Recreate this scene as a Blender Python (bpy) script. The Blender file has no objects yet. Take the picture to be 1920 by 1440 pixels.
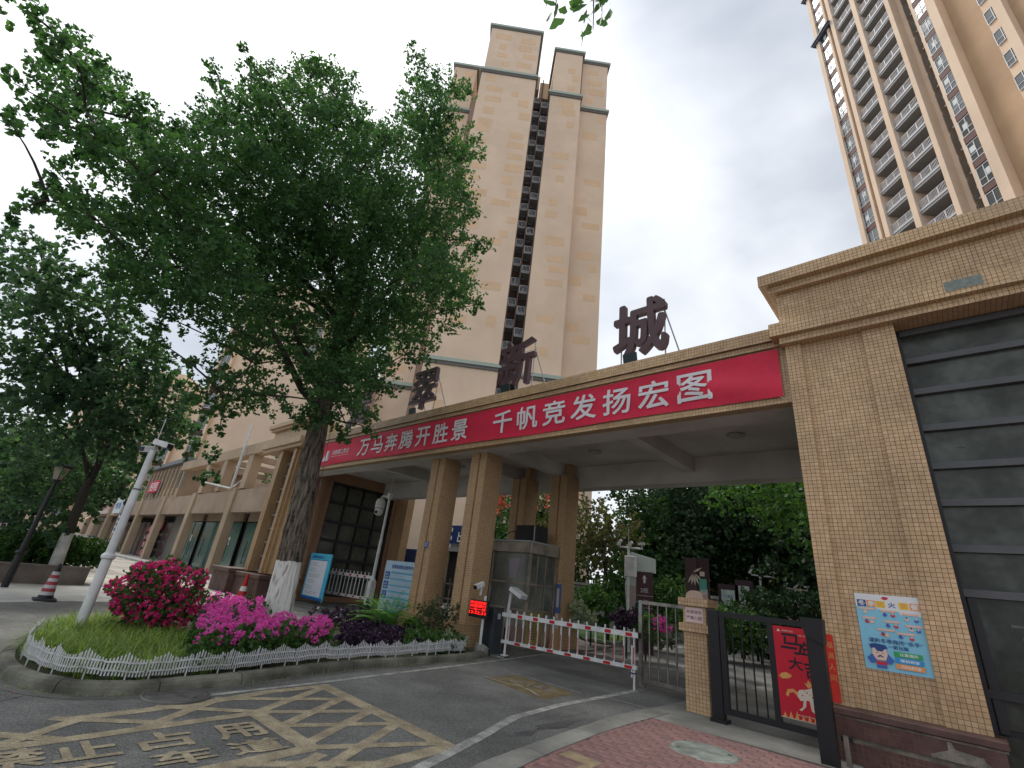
import bpy, math, random
import numpy as np
from math import pi, sin, cos, radians, sqrt
random.seed(7); RNG = np.random.default_rng(7)
SC = bpy.context.scene
COL = SC.collection

# ------------------------------------------------------------------ camera
F_PX = 872.88                       # focal length in photo pixels (1920 wide)
AZ, EL, RO = -0.76863, 0.40151, 0.11628
EYE = np.array([0.0, 0.0, 1.6])
_f = np.array([sin(AZ)*cos(EL), cos(AZ)*cos(EL), sin(EL)])
_r = np.array([cos(AZ), -sin(AZ), 0.0]); _u = np.cross(_r, _f)
CR = _r*cos(RO)+_u*sin(RO); CU = -_r*sin(RO)+_u*cos(RO); CF = _f
cam_d = bpy.data.cameras.new('camera'); cam = bpy.data.objects.new('camera', cam_d); COL.objects.link(cam)
cam_d.sensor_width = 36.0; cam_d.lens = F_PX/1920*36.0; cam_d.clip_end = 2000; cam_d.clip_start = .05
import mathutils
cam.matrix_world = mathutils.Matrix(((CR[0], CU[0], -CF[0], EYE[0]), (CR[1], CU[1], -CF[1], EYE[1]),
                                     (CR[2], CU[2], -CF[2], EYE[2]), (0, 0, 0, 1)))
SC.camera = cam
def ray(x, y): return ((x-960)*CR-(y-720)*CU)/F_PX+CF
def G(x, y, z=0.0): d = ray(x, y); return EYE+d*((z-EYE[2])/d[2])          # where a sight line meets the ground
def PY(x, y, Y): d = ray(x, y); return EYE+d*(Y/d[1])                       # ... a wall parallel to the gate
def PX(x, y, X): d = ray(x, y); return EYE+d*(X/d[0])                       # ... a wall across it
def PD(x, y, D): d = ray(x, y); return EYE+d*(D/math.hypot(d[0], d[1]))     # ... at D metres away

# ------------------------------------------------------------------ world, sun, exposure
SUN_AZ, SUN_EL = radians(-84), radians(58)
world = bpy.data.worlds.new('World'); SC.world = world; world.use_nodes = True
nt = world.node_tree; nt.nodes.clear()
def N(nt, t, **k):
    n = nt.nodes.new(t)
    for a, b in k.items(): setattr(n, a, b)
    return n
out = N(nt, 'ShaderNodeOutputWorld'); sky = N(nt, 'ShaderNodeTexSky', sky_type='NISHITA')
sky.sun_disc = False; sky.sun_elevation = SUN_EL; sky.sun_rotation = SUN_AZ; sky.air_density = 1.0; sky.dust_density = 2.0
bg1 = N(nt, 'ShaderNodeBackground'); bg1.inputs[1].default_value = 0.11
nt.links.new(sky.outputs[0], bg1.inputs[0])
tc = N(nt, 'ShaderNodeTexCoord'); mp = N(nt, 'ShaderNodeMapping'); mp.inputs['Scale'].default_value = (1.0, 1.0, 1.9)
nt.links.new(tc.outputs['Generated'], mp.inputs[0])
no = N(nt, 'ShaderNodeTexNoise'); no.inputs['Scale'].default_value = 1.35; no.inputs['Detail'].default_value = 5; no.inputs['Roughness'].default_value = .48
no.inputs['Distortion'].default_value = .35
nt.links.new(mp.outputs[0], no.inputs['Vector'])
cr = N(nt, 'ShaderNodeValToRGB'); cr.color_ramp.elements[0].position = .36; cr.color_ramp.elements[0].color = (.335, .365, .41, 1)
cr.color_ramp.elements[1].position = .66; cr.color_ramp.elements[1].color = (.75, .765, .785, 1)
nt.links.new(no.outputs[0], cr.inputs[0])
# thin cloud glows round the hidden sun
dt = N(nt, 'ShaderNodeVectorMath', operation='DOT_PRODUCT'); nm = N(nt, 'ShaderNodeVectorMath', operation='NORMALIZE')
nt.links.new(tc.outputs['Generated'], nm.inputs[0]); nt.links.new(nm.outputs[0], dt.inputs[0])
SUN_V = (sin(SUN_AZ)*cos(SUN_EL), cos(SUN_AZ)*cos(SUN_EL), sin(SUN_EL)); dt.inputs[1].default_value = SUN_V
mr = N(nt, 'ShaderNodeMapRange'); mr.inputs[1].default_value = .55; mr.inputs[2].default_value = 1.0; mr.inputs[3].default_value = 0; mr.inputs[4].default_value = 1
nt.links.new(dt.outputs['Value'], mr.inputs[0])
pw = N(nt, 'ShaderNodeMath', operation='POWER'); pw.inputs[1].default_value = 2.0; nt.links.new(mr.outputs[0], pw.inputs[0])
ma = N(nt, 'ShaderNodeMath', operation='MULTIPLY_ADD'); ma.inputs[1].default_value = .30; ma.inputs[2].default_value = .80
nt.links.new(pw.outputs[0], ma.inputs[0])
bg2 = N(nt, 'ShaderNodeBackground'); nt.links.new(cr.outputs[0], bg2.inputs[0]); nt.links.new(ma.outputs[0], bg2.inputs[1])
mx = N(nt, 'ShaderNodeMixShader'); mx.inputs[0].default_value = .93
nt.links.new(bg1.outputs[0], mx.inputs[1]); nt.links.new(bg2.outputs[0], mx.inputs[2]); nt.links.new(mx.outputs[0], out.inputs[0])
sd = bpy.data.lights.new('sun', 'SUN'); sd.energy = 1.5; sd.angle = radians(22); sd.color = (1, .95, .88)
so = bpy.data.objects.new('sun', sd); COL.objects.link(so)
so.rotation_euler = mathutils.Vector(SUN_V).to_track_quat('Z', 'Y').to_euler()
SC.view_settings.view_transform = 'Standard'; SC.view_settings.look = 'None'; SC.view_settings.exposure = 1.02
SC.view_settings.gamma = 1; SC.view_settings.use_curve_mapping = False
SC.cycles.max_bounces = 7; SC.cycles.diffuse_bounces = 4; SC.cycles.transparent_max_bounces = 8

# ------------------------------------------------------------------ materials
MATS = {}
def pm(name, col, rough=.75, var=.12, *a_, speck=0.0, sscale=140, **k_):
    m = pm0(name, col, rough, var, *a_, **k_)
    if speck and not m.get('sp'):
        m['sp'] = 1; nt = m.node_tree; b = nt.nodes['Principled BSDF']; src = b.inputs['Base Color'].links[0].from_socket; tc = N(nt, 'ShaderNodeTexCoord'); v = N(nt, 'ShaderNodeTexVoronoi'); v.inputs['Scale'].default_value = sscale; nt.links.new(tc.outputs['Object'], v.inputs['Vector'])
        sp = N(nt, 'ShaderNodeSeparateColor'); nt.links.new(v.outputs['Color'], sp.inputs[0]); r = N(nt, 'ShaderNodeMapRange'); r.inputs[3].default_value = 1-speck; r.inputs[4].default_value = 1+speck; nt.links.new(sp.outputs[0], r.inputs[0]); q = N(nt, 'ShaderNodeVectorMath', operation='SCALE'); nt.links.new(src, q.inputs[0]); nt.links.new(r.outputs[0], q.inputs['Scale']); nt.links.new(q.outputs[0], b.inputs['Base Color'])
    return m
def pm0(name, col, rough=.75, var=.12, scale=3.0, bump=0.0, bscale=60.0, metal=0.0, spec=.35, emit=None, estr=1.0, grime=0.0, gscale=.8, trans=0.0, alpha=None):
    if name in MATS: return MATS[name]
    m = bpy.data.materials.new(name); m.use_nodes = True; nt = m.node_tree; b = nt.nodes['Principled BSDF']
    b.inputs['Roughness'].default_value = rough; b.inputs['Metallic'].default_value = metal
    b.inputs['Specular IOR Level'].default_value = spec
    tc = N(nt, 'ShaderNodeTexCoord')
    last = None
    def noise(s, d=4):
        n = N(nt, 'ShaderNodeTexNoise'); n.inputs['Scale'].default_value = s; n.inputs['Detail'].default_value = d
        nt.links.new(tc.outputs['Object'], n.inputs['Vector']); return n.outputs[0]
    c = N(nt, 'ShaderNodeRGB'); c.outputs[0].default_value = (*col, 1); last = c.outputs[0]
    def mul(last, fac_socket, lo, hi, a=.3, bb=.7):
        r = N(nt, 'ShaderNodeMapRange'); r.inputs[1].default_value = a; r.inputs[2].default_value = bb; r.inputs[3].default_value = lo; r.inputs[4].default_value = hi
        nt.links.new(fac_socket, r.inputs[0]); v = N(nt, 'ShaderNodeVectorMath', operation='SCALE')
        nt.links.new(last, v.inputs[0]); nt.links.new(r.outputs[0], v.inputs['Scale']); return v.outputs[0]
    if var: last = mul(last, noise(scale), 1-var, 1+var); last = mul(last, noise(scale*9), 1-var*.5, 1+var*.5)
    if grime: last = mul(last, noise(gscale, 8), 1-grime, 1.0, .40, .62)
    nt.links.new(last, b.inputs['Base Color'])
    if bump:
        bp = N(nt, 'ShaderNodeBump'); bp.inputs['Strength'].default_value = min(1, bump); bp.inputs['Distance'].default_value = .01
        nt.links.new(noise(bscale, 6), bp.inputs['Height']); nt.links.new(bp.outputs[0], b.inputs['Normal'])
    if emit: b.inputs['Emission Color'].default_value = (*emit, 1); b.inputs['Emission Strength'].default_value = estr
    if trans: b.inputs['Transmission Weight'].default_value = trans
    if alpha is not None: b.inputs['Alpha'].default_value = alpha
    MATS[name] = m; return m

def tile_mat(name, col, grout, pitch=.057, gw=.10, var=.10, rough=.45, grime=.12, bump=.4, pz=None):
    """small square tiles laid on every face of the object, whatever way the face looks"""
    m = bpy.data.materials.new(name); m.use_nodes = True; nt = m.node_tree; b = nt.nodes['Principled BSDF']
    b.inputs['Roughness'].default_value = rough; b.inputs['Specular IOR Level'].default_value = .4
    tc = N(nt, 'ShaderNodeTexCoord'); ge = N(nt, 'ShaderNodeNewGeometry')
    vt = N(nt, 'ShaderNodeVectorTransform', vector_type='NORMAL', convert_from='WORLD', convert_to='OBJECT')
    nt.links.new(ge.outputs['True Normal'], vt.inputs[0])
    ab = N(nt, 'ShaderNodeVectorMath', operation='ABSOLUTE'); nt.links.new(vt.outputs[0], ab.inputs[0])
    sc = N(nt, 'ShaderNodeVectorMath', operation='DIVIDE'); sc.inputs[1].default_value = (pitch, pitch, pz or pitch)
    of = N(nt, 'ShaderNodeVectorMath', operation='ADD'); of.inputs[1].default_value = (.0137, .0093, .0061)
    nt.links.new(tc.outputs['Object'], of.inputs[0]); nt.links.new(of.outputs[0], sc.inputs[0])
    fr = N(nt, 'ShaderNodeVectorMath', operation='FRACTION'); nt.links.new(sc.outputs[0], fr.inputs[0])
    fl = N(nt, 'ShaderNodeVectorMath', operation='FLOOR'); nt.links.new(sc.outputs[0], fl.inputs[0])
    sf = N(nt, 'ShaderNodeSeparateXYZ'); nt.links.new(fr.outputs[0], sf.inputs[0])
    sn = N(nt, 'ShaderNodeSeparateXYZ'); nt.links.new(ab.outputs[0], sn.inputs[0])
    ls = []
    for i in range(3):
        a = N(nt, 'ShaderNodeMath', operation='LESS_THAN'); nt.links.new(sf.outputs[i], a.inputs[0]); a.inputs[1].default_value = gw
        n_ = N(nt, 'ShaderNodeMath', operation='LESS_THAN'); nt.links.new(sn.outputs[i], n_.inputs[0]); n_.inputs[1].default_value = .6
        p = N(nt, 'ShaderNodeMath', operation='MULTIPLY'); nt.links.new(a.outputs[0], p.inputs[0]); nt.links.new(n_.outputs[0], p.inputs[1]); ls.append((p.outputs[0], n_.outputs[0]))
    m1 = N(nt, 'ShaderNodeMath', operation='MAXIMUM'); nt.links.new(ls[0][0], m1.inputs[0]); nt.links.new(ls[1][0], m1.inputs[1])
    m2 = N(nt, 'ShaderNodeMath', operation='MAXIMUM'); nt.links.new(m1.outputs[0], m2.inputs[0]); nt.links.new(ls[2][0], m2.inputs[1])
    cb = N(nt, 'ShaderNodeCombineXYZ')
    for i in range(3): nt.links.new(ls[i][1], cb.inputs[i])
    mu = N(nt, 'ShaderNodeVectorMath', operation='MULTIPLY'); nt.links.new(fl.outputs[0], mu.inputs[0]); nt.links.new(cb.outputs[0], mu.inputs[1])
    wn = N(nt, 'ShaderNodeTexWhiteNoise', noise_dimensions='3D'); nt.links.new(mu.outputs[0], wn.inputs[0])
    r = N(nt, 'ShaderNodeMapRange'); r.inputs[3].default_value = 1-var; r.inputs[4].default_value = 1+var; nt.links.new(wn.outputs[0], r.inputs[0])
    no = N(nt, 'ShaderNodeTexNoise'); no.inputs['Scale'].default_value = .9; no.inputs['Detail'].default_value = 7; nt.links.new(tc.outputs['Object'], no.inputs['Vector'])
    r2 = N(nt, 'ShaderNodeMapRange'); r2.inputs[1].default_value = .4; r2.inputs[2].default_value = .65; r2.inputs[3].default_value = 1-grime; r2.inputs[4].default_value = 1.02; nt.links.new(no.outputs[0], r2.inputs[0])
    mm = N(nt, 'ShaderNodeMath', operation='MULTIPLY'); nt.links.new(r.outputs[0], mm.inputs[0]); nt.links.new(r2.outputs[0], mm.inputs[1])
    v = N(nt, 'ShaderNodeVectorMath', operation='SCALE'); v.inputs[0].default_value = col; nt.links.new(mm.outputs[0], v.inputs['Scale'])
    mix = N(nt, 'ShaderNodeMix', data_type='RGBA'); nt.links.new(m2.outputs[0], mix.inputs[0]); nt.links.new(v.outputs[0], mix.inputs[6]); mix.inputs[7].default_value = (*grout, 1)
    nt.links.new(mix.outputs[2], b.inputs['Base Color'])
    iv = N(nt, 'ShaderNodeMath', operation='SUBTRACT'); iv.inputs[0].default_value = 1; nt.links.new(m2.outputs[0], iv.inputs[1])
    bp = N(nt, 'ShaderNodeBump'); bp.inputs['Strength'].default_value = bump; bp.inputs['Distance'].default_value = .004
    nt.links.new(iv.outputs[0], bp.inputs['Height']); nt.links.new(bp.outputs[0], b.inputs['Normal'])
    MATS[name] = m; return m

def leaf_mat(name, col, col2, trans=.35, rough=.5):
    """col..col2 by a value stored per leaf; light passes through"""
    m = bpy.data.materials.new(name); m.use_nodes = True; nt = m.node_tree; b = nt.nodes['Principled BSDF']; o = nt.nodes['Material Output']
    at = N(nt, 'ShaderNodeAttribute', attribute_name='rnd')
    mix = N(nt, 'ShaderNodeMix', data_type='RGBA'); nt.links.new(at.outputs['Fac'], mix.inputs[0]); mix.inputs[6].default_value = (*col, 1); mix.inputs[7].default_value = (*col2, 1)
    nt.links.new(mix.outputs[2], b.inputs['Base Color']); b.inputs['Roughness'].default_value = rough; b.inputs['Specular IOR Level'].default_value = .3
    tr = N(nt, 'ShaderNodeBsdfTranslucent'); sc = N(nt, 'ShaderNodeVectorMath', operation='MULTIPLY'); nt.links.new(mix.outputs[2], sc.inputs[0]); sc.inputs[1].default_value = (1.5, 1.6, .8) if col[1] >= col[0] else (1.3, 1.0, 1.2)
    nt.links.new(sc.outputs[0], tr.inputs[0]); ms = N(nt, 'ShaderNodeMixShader'); ms.inputs[0].default_value = trans
    nt.links.new(b.outputs[0], ms.inputs[1]); nt.links.new(tr.outputs[0], ms.inputs[2]); nt.links.new(ms.outputs[0], o.inputs[0])
    MATS[name] = m; return m

# ------------------------------------------------------------------ mesh helpers
class MB:
    def __init__(s): s.v = []; s.f = []; s.n = 0
    def add(s, v, f):
        v = np.asarray(v, float).reshape(-1, 3); s.v.append(v); s.f += [tuple(i+s.n for i in q) for q in f]; s.n += len(v); return s
    def obox(s, c, ax, ay, az):
        c, ax, ay, az = (np.asarray(q, float) for q in (c, ax, ay, az))
        v = [c+i*ax+j*ay+k*az for k in (-1, 1) for j in (-1, 1) for i in (-1, 1)]
        f = [(0, 2, 3, 1), (4, 5, 7, 6), (0, 1, 5, 4), (2, 6, 7, 3), (0, 4, 6, 2), (1, 3, 7, 5)]
        if np.dot(np.cross(ax, ay), az) < 0: f = [q[::-1] for q in f]
        return s.add(v, f)
    def box(s, x0, x1, y0, y1, z0, z1):
        return s.obox(((x0+x1)/2, (y0+y1)/2, (z0+z1)/2), ((x1-x0)/2, 0, 0), (0, (y1-y0)/2, 0), (0, 0, (z1-z0)/2))
    def bbox(s, x0, x1, y0, y1, z0, z1, b=.01):
        """box with chamfered edges"""
        v = []; 
        for k, z in ((0, z0), (1, z0+b), (2, z1-b), (3, z1)):
            i = b if k in (0, 3) else 0
            v += [(x0+b+i*.0, y0+i, z), (x1-b, y0+i, z), (x1-i, y0+b, z), (x1-i, y1-b, z), (x1-b, y1-i, z), (x0+b, y1-i, z), (x0+i, y1-b, z), (x0+i, y0+b, z)]
        f = [tuple(range(7, -1, -1)), tuple(range(24, 32))]
        for k in range(3):
            for i in range(8): j = (i+1) % 8; f.append((k*8+i, k*8+j, k*8+8+j, k*8+8+i))
        return s.add(v, f)
    def tube(s, pts, rad, n=8, cap=True):
        pts = [np.asarray(p, float) for p in pts]; m = len(pts)
        if np.isscalar(rad): rad = [rad]*m
        v = []; up = None
        for i, p in enumerate(pts):
            d = pts[min(i+1, m-1)]-pts[max(i-1, 0)]; d = d/(np.linalg.norm(d)+1e-9)
            if up is None: up = np.array([0, 0, 1.]) if abs(d[2]) < .9 else np.array([1., 0, 0])
            a = np.cross(d, up); a /= np.linalg.norm(a)+1e-9; b = np.cross(d, a); up = -b if False else np.cross(a, d)
            for k in range(n): t = 2*pi*k/n; v.append(p+rad[i]*(cos(t)*a+sin(t)*b))
        f = []
        for i in range(m-1):
            for k in range(n): j = (k+1) % n; f.append((i*n+k, i*n+j, i*n+n+j, i*n+n+k))
        if cap: f += [tuple(range(n-1, -1, -1)), tuple(range((m-1)*n, m*n))]
        return s.add(v, f)
    def lathe(s, c, prof, n=16):
        """prof: (r, z) from bottom to top around the vertical through c"""
        v = [(c[0]+r*cos(2*pi*k/n), c[1]+r*sin(2*pi*k/n), c[2]+z) for r, z in prof for k in range(n)]; f = []
        for i in range(len(prof)-1):
            for k in range(n): j = (k+1) % n; f.append((i*n+k, i*n+j, i*n+n+j, i*n+n+k))
        f += [tuple(range(n-1, -1, -1)), tuple(range((len(prof)-1)*n, len(prof)*n))]
        return s.add(v, f)
    def prism(s, poly, z0, z1):
        n = len(poly); ar = sum(poly[i][0]*poly[(i+1) % n][1]-poly[(i+1) % n][0]*poly[i][1] for i in range(n))
        if ar < 0: poly = poly[::-1]
        v = [(p[0], p[1], z0) for p in poly]+[(p[0], p[1], z1) for p in poly]
        return s.add(v, [tuple(range(n-1, -1, -1)), tuple(range(n, 2*n))]+[(i, (i+1) % n, n+(i+1) % n, n+i) for i in range(n)])
    def slab(s, poly3, t):
        """flat polygon (3-D points) given thickness t along its normal's negative"""
        p = np.asarray(poly3, float); n = len(p); nn = np.zeros(3)
        for i in range(n): nn += np.cross(p[i]-p[0], p[(i+1) % n]-p[0])
        nn /= np.linalg.norm(nn)+1e-12; v = np.vstack([p, p-nn*t])
        return s.add(v, [tuple(range(n)), tuple(range(2*n-1, n-1, -1))]+[(i, n+i, n+(i+1) % n, (i+1) % n) for i in range(n)])
    def quad(s, a, b, c, d): return s.add([a, b, c, d], [(0, 1, 2, 3)])
    def mesh(s, name, loc=(0, 0, 0)):
        me = bpy.data.meshes.new(name); v = np.vstack(s.v)-np.asarray(loc) if s.v else np.zeros((0, 3))
        me.from_pydata(v.tolist(), [], s.f); me.update(); return me
    def build(s, name, mat, parent=None, smooth=False, loc=None, kind=None):
        L = np.array(parent.location) if parent is not None else (np.zeros(3) if loc is None else np.asarray(loc))
        if parent is not None and parent.parent is not None: L = L+np.array(parent.parent.location)
        if parent is not None and parent.parent is not None and parent.parent.parent is not None: L = L+np.array(parent.parent.parent.location)
        me = s.mesh(name, L); o = bpy.data.objects.new(name, me); COL.objects.link(o)
        for mm in (mat if isinstance(mat, (list, tuple)) else [mat]): me.materials.append(mm)
        if parent is not None: o.parent = parent
        elif loc is not None: o.location = loc
        if smooth: me.polygons.foreach_set('use_smooth', [True]*len(me.polygons))
        if kind: o['kind'] = kind
        return o
def tag(o, label=None, cat=None, group=None, kind=None):
    if label: o['label'] = label
    if cat: o['category'] = cat
    if group: o['group'] = group
    if kind: o['kind'] = kind
    return o
def thing(name, label, cat, loc=(0, 0, 0), group=None, rz=0.0):
    o = bpy.data.objects.new(name, None); COL.objects.link(o); o.location = loc; o.rotation_euler = (0, 0, rz); o.empty_display_size = .2
    return tag(o, label, cat, group)
def struct(name, mb, mat, **k): o = mb.build(name, mat, **k); o['kind'] = 'structure'; return o
def copy_tree(o, parent=None):
    c = o.copy(); COL.objects.link(c)
    if parent is not None: c.parent = parent
    for ch in list(o.children): copy_tree(ch, c)
    return c
def inst(name, mesh, loc, parent, rot=None, scale=None):
    o = bpy.data.objects.new(name, mesh); COL.objects.link(o); o.parent = parent; o.location = loc
    if rot is not None: o.rotation_euler = rot
    if scale is not None: o.scale = scale
    return o

def np_mesh(name, V, nper, mats, rnd=None, parent=None, loc=(0, 0, 0), kind=None, matidx=None):
    """V: (F*nper,3) separate faces of nper corners each"""
    L = np.asarray(loc, float)
    if parent is not None: L = np.array(parent.location)
    V = (np.asarray(V).reshape(-1, 3)-L).astype(np.float32); nf = len(V)//nper
    me = bpy.data.meshes.new(name); me.vertices.add(len(V)); me.vertices.foreach_set('co', V.ravel())
    me.loops.add(len(V)); me.loops.foreach_set('vertex_index', np.arange(len(V), dtype=np.int32))
    me.polygons.add(nf); me.polygons.foreach_set('loop_start', np.arange(0, len(V), nper, dtype=np.int32)); me.polygons.foreach_set('loop_total', np.full(nf, nper, dtype=np.int32))
    if rnd is not None:
        a = me.attributes.new('rnd', 'FLOAT', 'POINT'); a.data.foreach_set('value', np.repeat(rnd, nper).astype(np.float32))
    for m in (mats if isinstance(mats, (list, tuple)) else [mats]): me.materials.append(m)
    if matidx is not None: me.polygons.foreach_set('material_index', matidx.astype(np.int32))
    me.update(calc_edges=True)
    o = bpy.data.objects.new(name, me); COL.objects.link(o)
    if parent is not None: o.parent = parent
    else: o.location = L
    if kind: o['kind'] = kind
    return o

def tiles(O, U, V, Nn, W, H, pitch=.057, gap=.005, raise_=.004, start=(0, 0), skip=None):
    """square tiles on a face: returns corner arrays (T,20,3) of five-sided tiles and their centres"""
    O, U, V, Nn = (np.asarray(q, float) for q in (O, U, V, Nn))
    nu = max(1, int(round(W/pitch))); nv = max(1, int(round(H/pitch))); pu = W/nu; pv = H/nv
    ii, jj = np.meshgrid(np.arange(nu), np.arange(nv)); ii = ii.ravel(); jj = jj.ravel()
    u0 = ii*pu+gap/2; u1 = (ii+1)*pu-gap/2; v0 = jj*pv+gap/2; v1 = (jj+1)*pv-gap/2
    jit = (RNG.random(len(ii))-.5)*.0016
    def P(u, v, h): return O+u[:, None]*U+v[:, None]*V+h[:, None]*Nn
    z0 = np.zeros(len(ii))-.001; z1 = np.full(len(ii), raise_)+jit; c = .0012
    a, b, cc, d = P(u0, v0, z0), P(u1, v0, z0), P(u1, v1, z0), P(u0, v1, z0)
    e, f, g, h = P(u0+c, v0+c, z1), P(u1-c, v0+c, z1), P(u1-c, v1-c, z1), P(u0+c, v1-c, z1)
    q = np.stack([e, f, g, h, a, b, f, e, b, cc, g, f, cc, d, h, g, d, a, e, h], axis=1)
    if np.dot(np.cross(U, V), Nn) < 0: q = q.reshape(-1, 5, 4, 3)[:, :, ::-1].reshape(-1, 20, 3)
    ctr = O+((u0+u1)/2)[:, None]*U+((v0+v1)/2)[:, None]*V
    return q, ctr

# ------------------------------------------------------------------ lettering (flat print, made from the built-in font)
_TX = {}
def prep_texts(items):
    """items: (string, weight)"""
    obs = []
    for s, w in [(a, 0.0) for a, b in items]:
        if (s, w) in _TX: continue
        c = bpy.data.curves.new('text', 'FONT'); c.body = s; c.size = 1; c.offset = w; c.resolution_u = 3 if len(s) < 3 else 1; c.align_x = 'LEFT'
        o = bpy.data.objects.new('text', c); COL.objects.link(o); obs.append((s, w, o, c))
    bpy.context.view_layer.update(); dg = bpy.context.evaluated_depsgraph_get()
    for s, w, o, c in obs:
        me = o.evaluated_get(dg).to_mesh(); v = np.array([x.co[:] for x in me.vertices]); f = [tuple(p.vertices) for p in me.polygons]
        _TX[(s, w)] = (v, f); o.evaluated_get(dg).to_mesh_clear()
    for s, w, o, c in obs: bpy.data.objects.remove(o); bpy.data.curves.remove(c)
def text(mb, s, O, U, V, w=None, h=None, weight=0.0, lift=None, thick=0.0):
    if weight and h:
        e = weight*h*.9; O = np.asarray(O, float); Un, Vn = np.asarray(U, float), np.asarray(V, float); Nn = np.cross(Un, Vn); Nn = Nn/(np.linalg.norm(Nn)+1e-9); k = 0
        for du, dv in ((-.7, -.7), (.7, -.7), (-.7, .7), (.7, .7), (1, 0), (-1, 0), (0, 1), (0, -1), (0, 0)):
            ww = (w-2*e) if w else None; text1(mb, s, O+Un*e*(1+du)+Vn*e*(1+dv)+Nn*.00015*k, U, V, ww, h-2*e, 0.0, lift, thick+.00015*k if thick else 0); k += 1
        return mb
    return text1(mb, s, O, U, V, w, h, 0.0, lift, thick)
def text1(mb, s, O, U, V, w=None, h=None, weight=0.0, lift=None, thick=0.0):
    """lay string s in the box from O along U (width w) and V (height h)"""
    if (s, weight) not in _TX: prep_texts([(s, 0.0)])
    v, f = _TX[(s, weight)]
    if len(v) == 0: return mb
    mn = v.min(0); mxx = v.max(0); d = mxx-mn; x = v[:, 0]-mn[0]; y = v[:, 1]-mn[1]
    if w is None: k = h/d[1]; kx = ky = k
    elif h is None: kx = ky = w/d[0]
    else: kx = w/d[0]; ky = h/d[1]
    O, U, V = (np.asarray(q, float) for q in (O, U, V)); P = O+np.outer(x*kx, U)+np.outer(y*ky, V)
    if thick:
        Nn = np.cross(U, V); n = len(P); F = [tuple(q) for q in f]; B = [tuple(i+n for i in q[::-1]) for q in f]
        # rim
        from collections import Counter
        ed = Counter()
        for q in f:
            for i in range(len(q)): ed[(q[i], q[(i+1) % len(q)])] += 1
        rim = [(a, b) for (a, b) in ed if (b, a) not in ed]
        # make sure the front faces look along Nn
        q = f[0]; fn = np.cross(P[q[1]]-P[q[0]], P[q[2]]-P[q[0]])
        W = [(b, a, a+n, b+n) for a, b in rim]
        mb.add(np.vstack([P, P-Nn*thick]), F+B+W)
    else: mb.add(P, f)
    return mb
# ------------------------------------------------------------------ materials used all over
M = {}
M['asphalt'] = pm('asphalt', (.185, .185, .175), .92, .17, .35, 1, 130, grime=.34, gscale=.9, speck=.42, sscale=95)
M['concrete'] = pm('concrete', (.30, .295, .265), .88, .14, 1.4, .6, 90, grime=.35, gscale=1.1)
M['kerb'] = pm('kerb_concrete', (.17, .168, .135), .92, .22, 2.2, .8, 45, grime=.5, gscale=2.1)
M['gutter'] = pm('gutter_concrete', (.15, .15, .135), .92, .2, 1.8, .6, 60, grime=.35, gscale=1.6)
M['plaza'] = pm('plaza_paving', (.40, .375, .33), .85, .10, .5, .3, 40, grime=.2, gscale=.5)
M['sidewalk'] = pm('sidewalk_paving', (.44, .44, .42), .85, .08, 1.0, .3, 40, grime=.2, gscale=.9)
M['yellow_paint'] = pm('worn_yellow_paint', (.42, .355, .24), .88, .12, 4, .8, 130, grime=.30, gscale=5, speck=.25, sscale=95)
M['white_paint'] = pm('worn_white_paint', (.42, .42, .39), .88, .12, 4, .6, 130, grime=.45, gscale=5, speck=.2, sscale=95)
M['soil'] = pm('soil', (.06, .05, .035), 1, .35, 6, 1, 30)
M['brick'] = [pm('brick_red_%d' % i, c, .9, .14, 9, .6, 90, grime=.18, gscale=4) for i, c in enumerate([(.29, .165, .15), (.33, .19, .17), (.26, .155, .145), (.30, .18, .165)])]
M['brick_yellow'] = pm('brick_yellow', (.40, .31, .19), .9, .10, 9, .5, 90, grime=.25, gscale=5)
M['joint'] = pm('sand_joint', (.075, .062, .052), 1, .2, 20, .5, 90)
M['black_metal'] = pm('black_metal', (.012, .012, .014), .45, .1, 8, .1, 80)
M['steel'] = pm('brushed_steel', (.30, .28, .25), .38, .15, 6, .1, 120, metal=.8, grime=.4, gscale=3)
M['grey_metal'] = pm('grey_metal', (.33, .34, .35), .5, .08, 5)
M['white_metal'] = pm('white_metal', (.62, .63, .63), .45, .05, 5, grime=.15, gscale=4)
M['white_plastic'] = pm('white_plastic', (.66, .66, .65), .5, .06, 6, grime=.2, gscale=7)
M['red'] = pm('red_reflector', (.42, .012, .02), .4, .08, 8)
M['white'] = pm('white_print', (.75, .75, .75), .6, .03, 8)
M['dark_print'] = pm('dark_print', (.02, .02, .03), .6, 0)

# ------------------------------------------------------------------ the ground
mb = MB(); mb.quad((-400, -120, 0), (120, -120, 0), (120, 400, 0), (-400, 400, 0)); struct('ground', mb, M['asphalt'])
def flat(name, poly, z, mat, th=None):
    mb = MB()
    if th is None: mb.add([(x, y, z) for x, y in poly], [tuple(range(len(poly)))])
    else: mb.prism(poly, z-th, z)
    return struct(name, mb, mat)
flat('sidewalk', [(-14.9, -8), (-15.86, 1.1), (-16.64, 2.37), (-17.1, 4.0), (-22.2, 4.0), (-20.6, 1.3), (-20.2, -8)], .012, M['sidewalk'], .012)
flat('plaza', [(-20.2, -8), (-20.6, 1.3), (-22.2, 4.0), (-17.1, 4.0), (-17.8, 8.45), (-24, 9.6), (-130, 9.6), (-130, -8)], .010, M['plaza'], .010)
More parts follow.
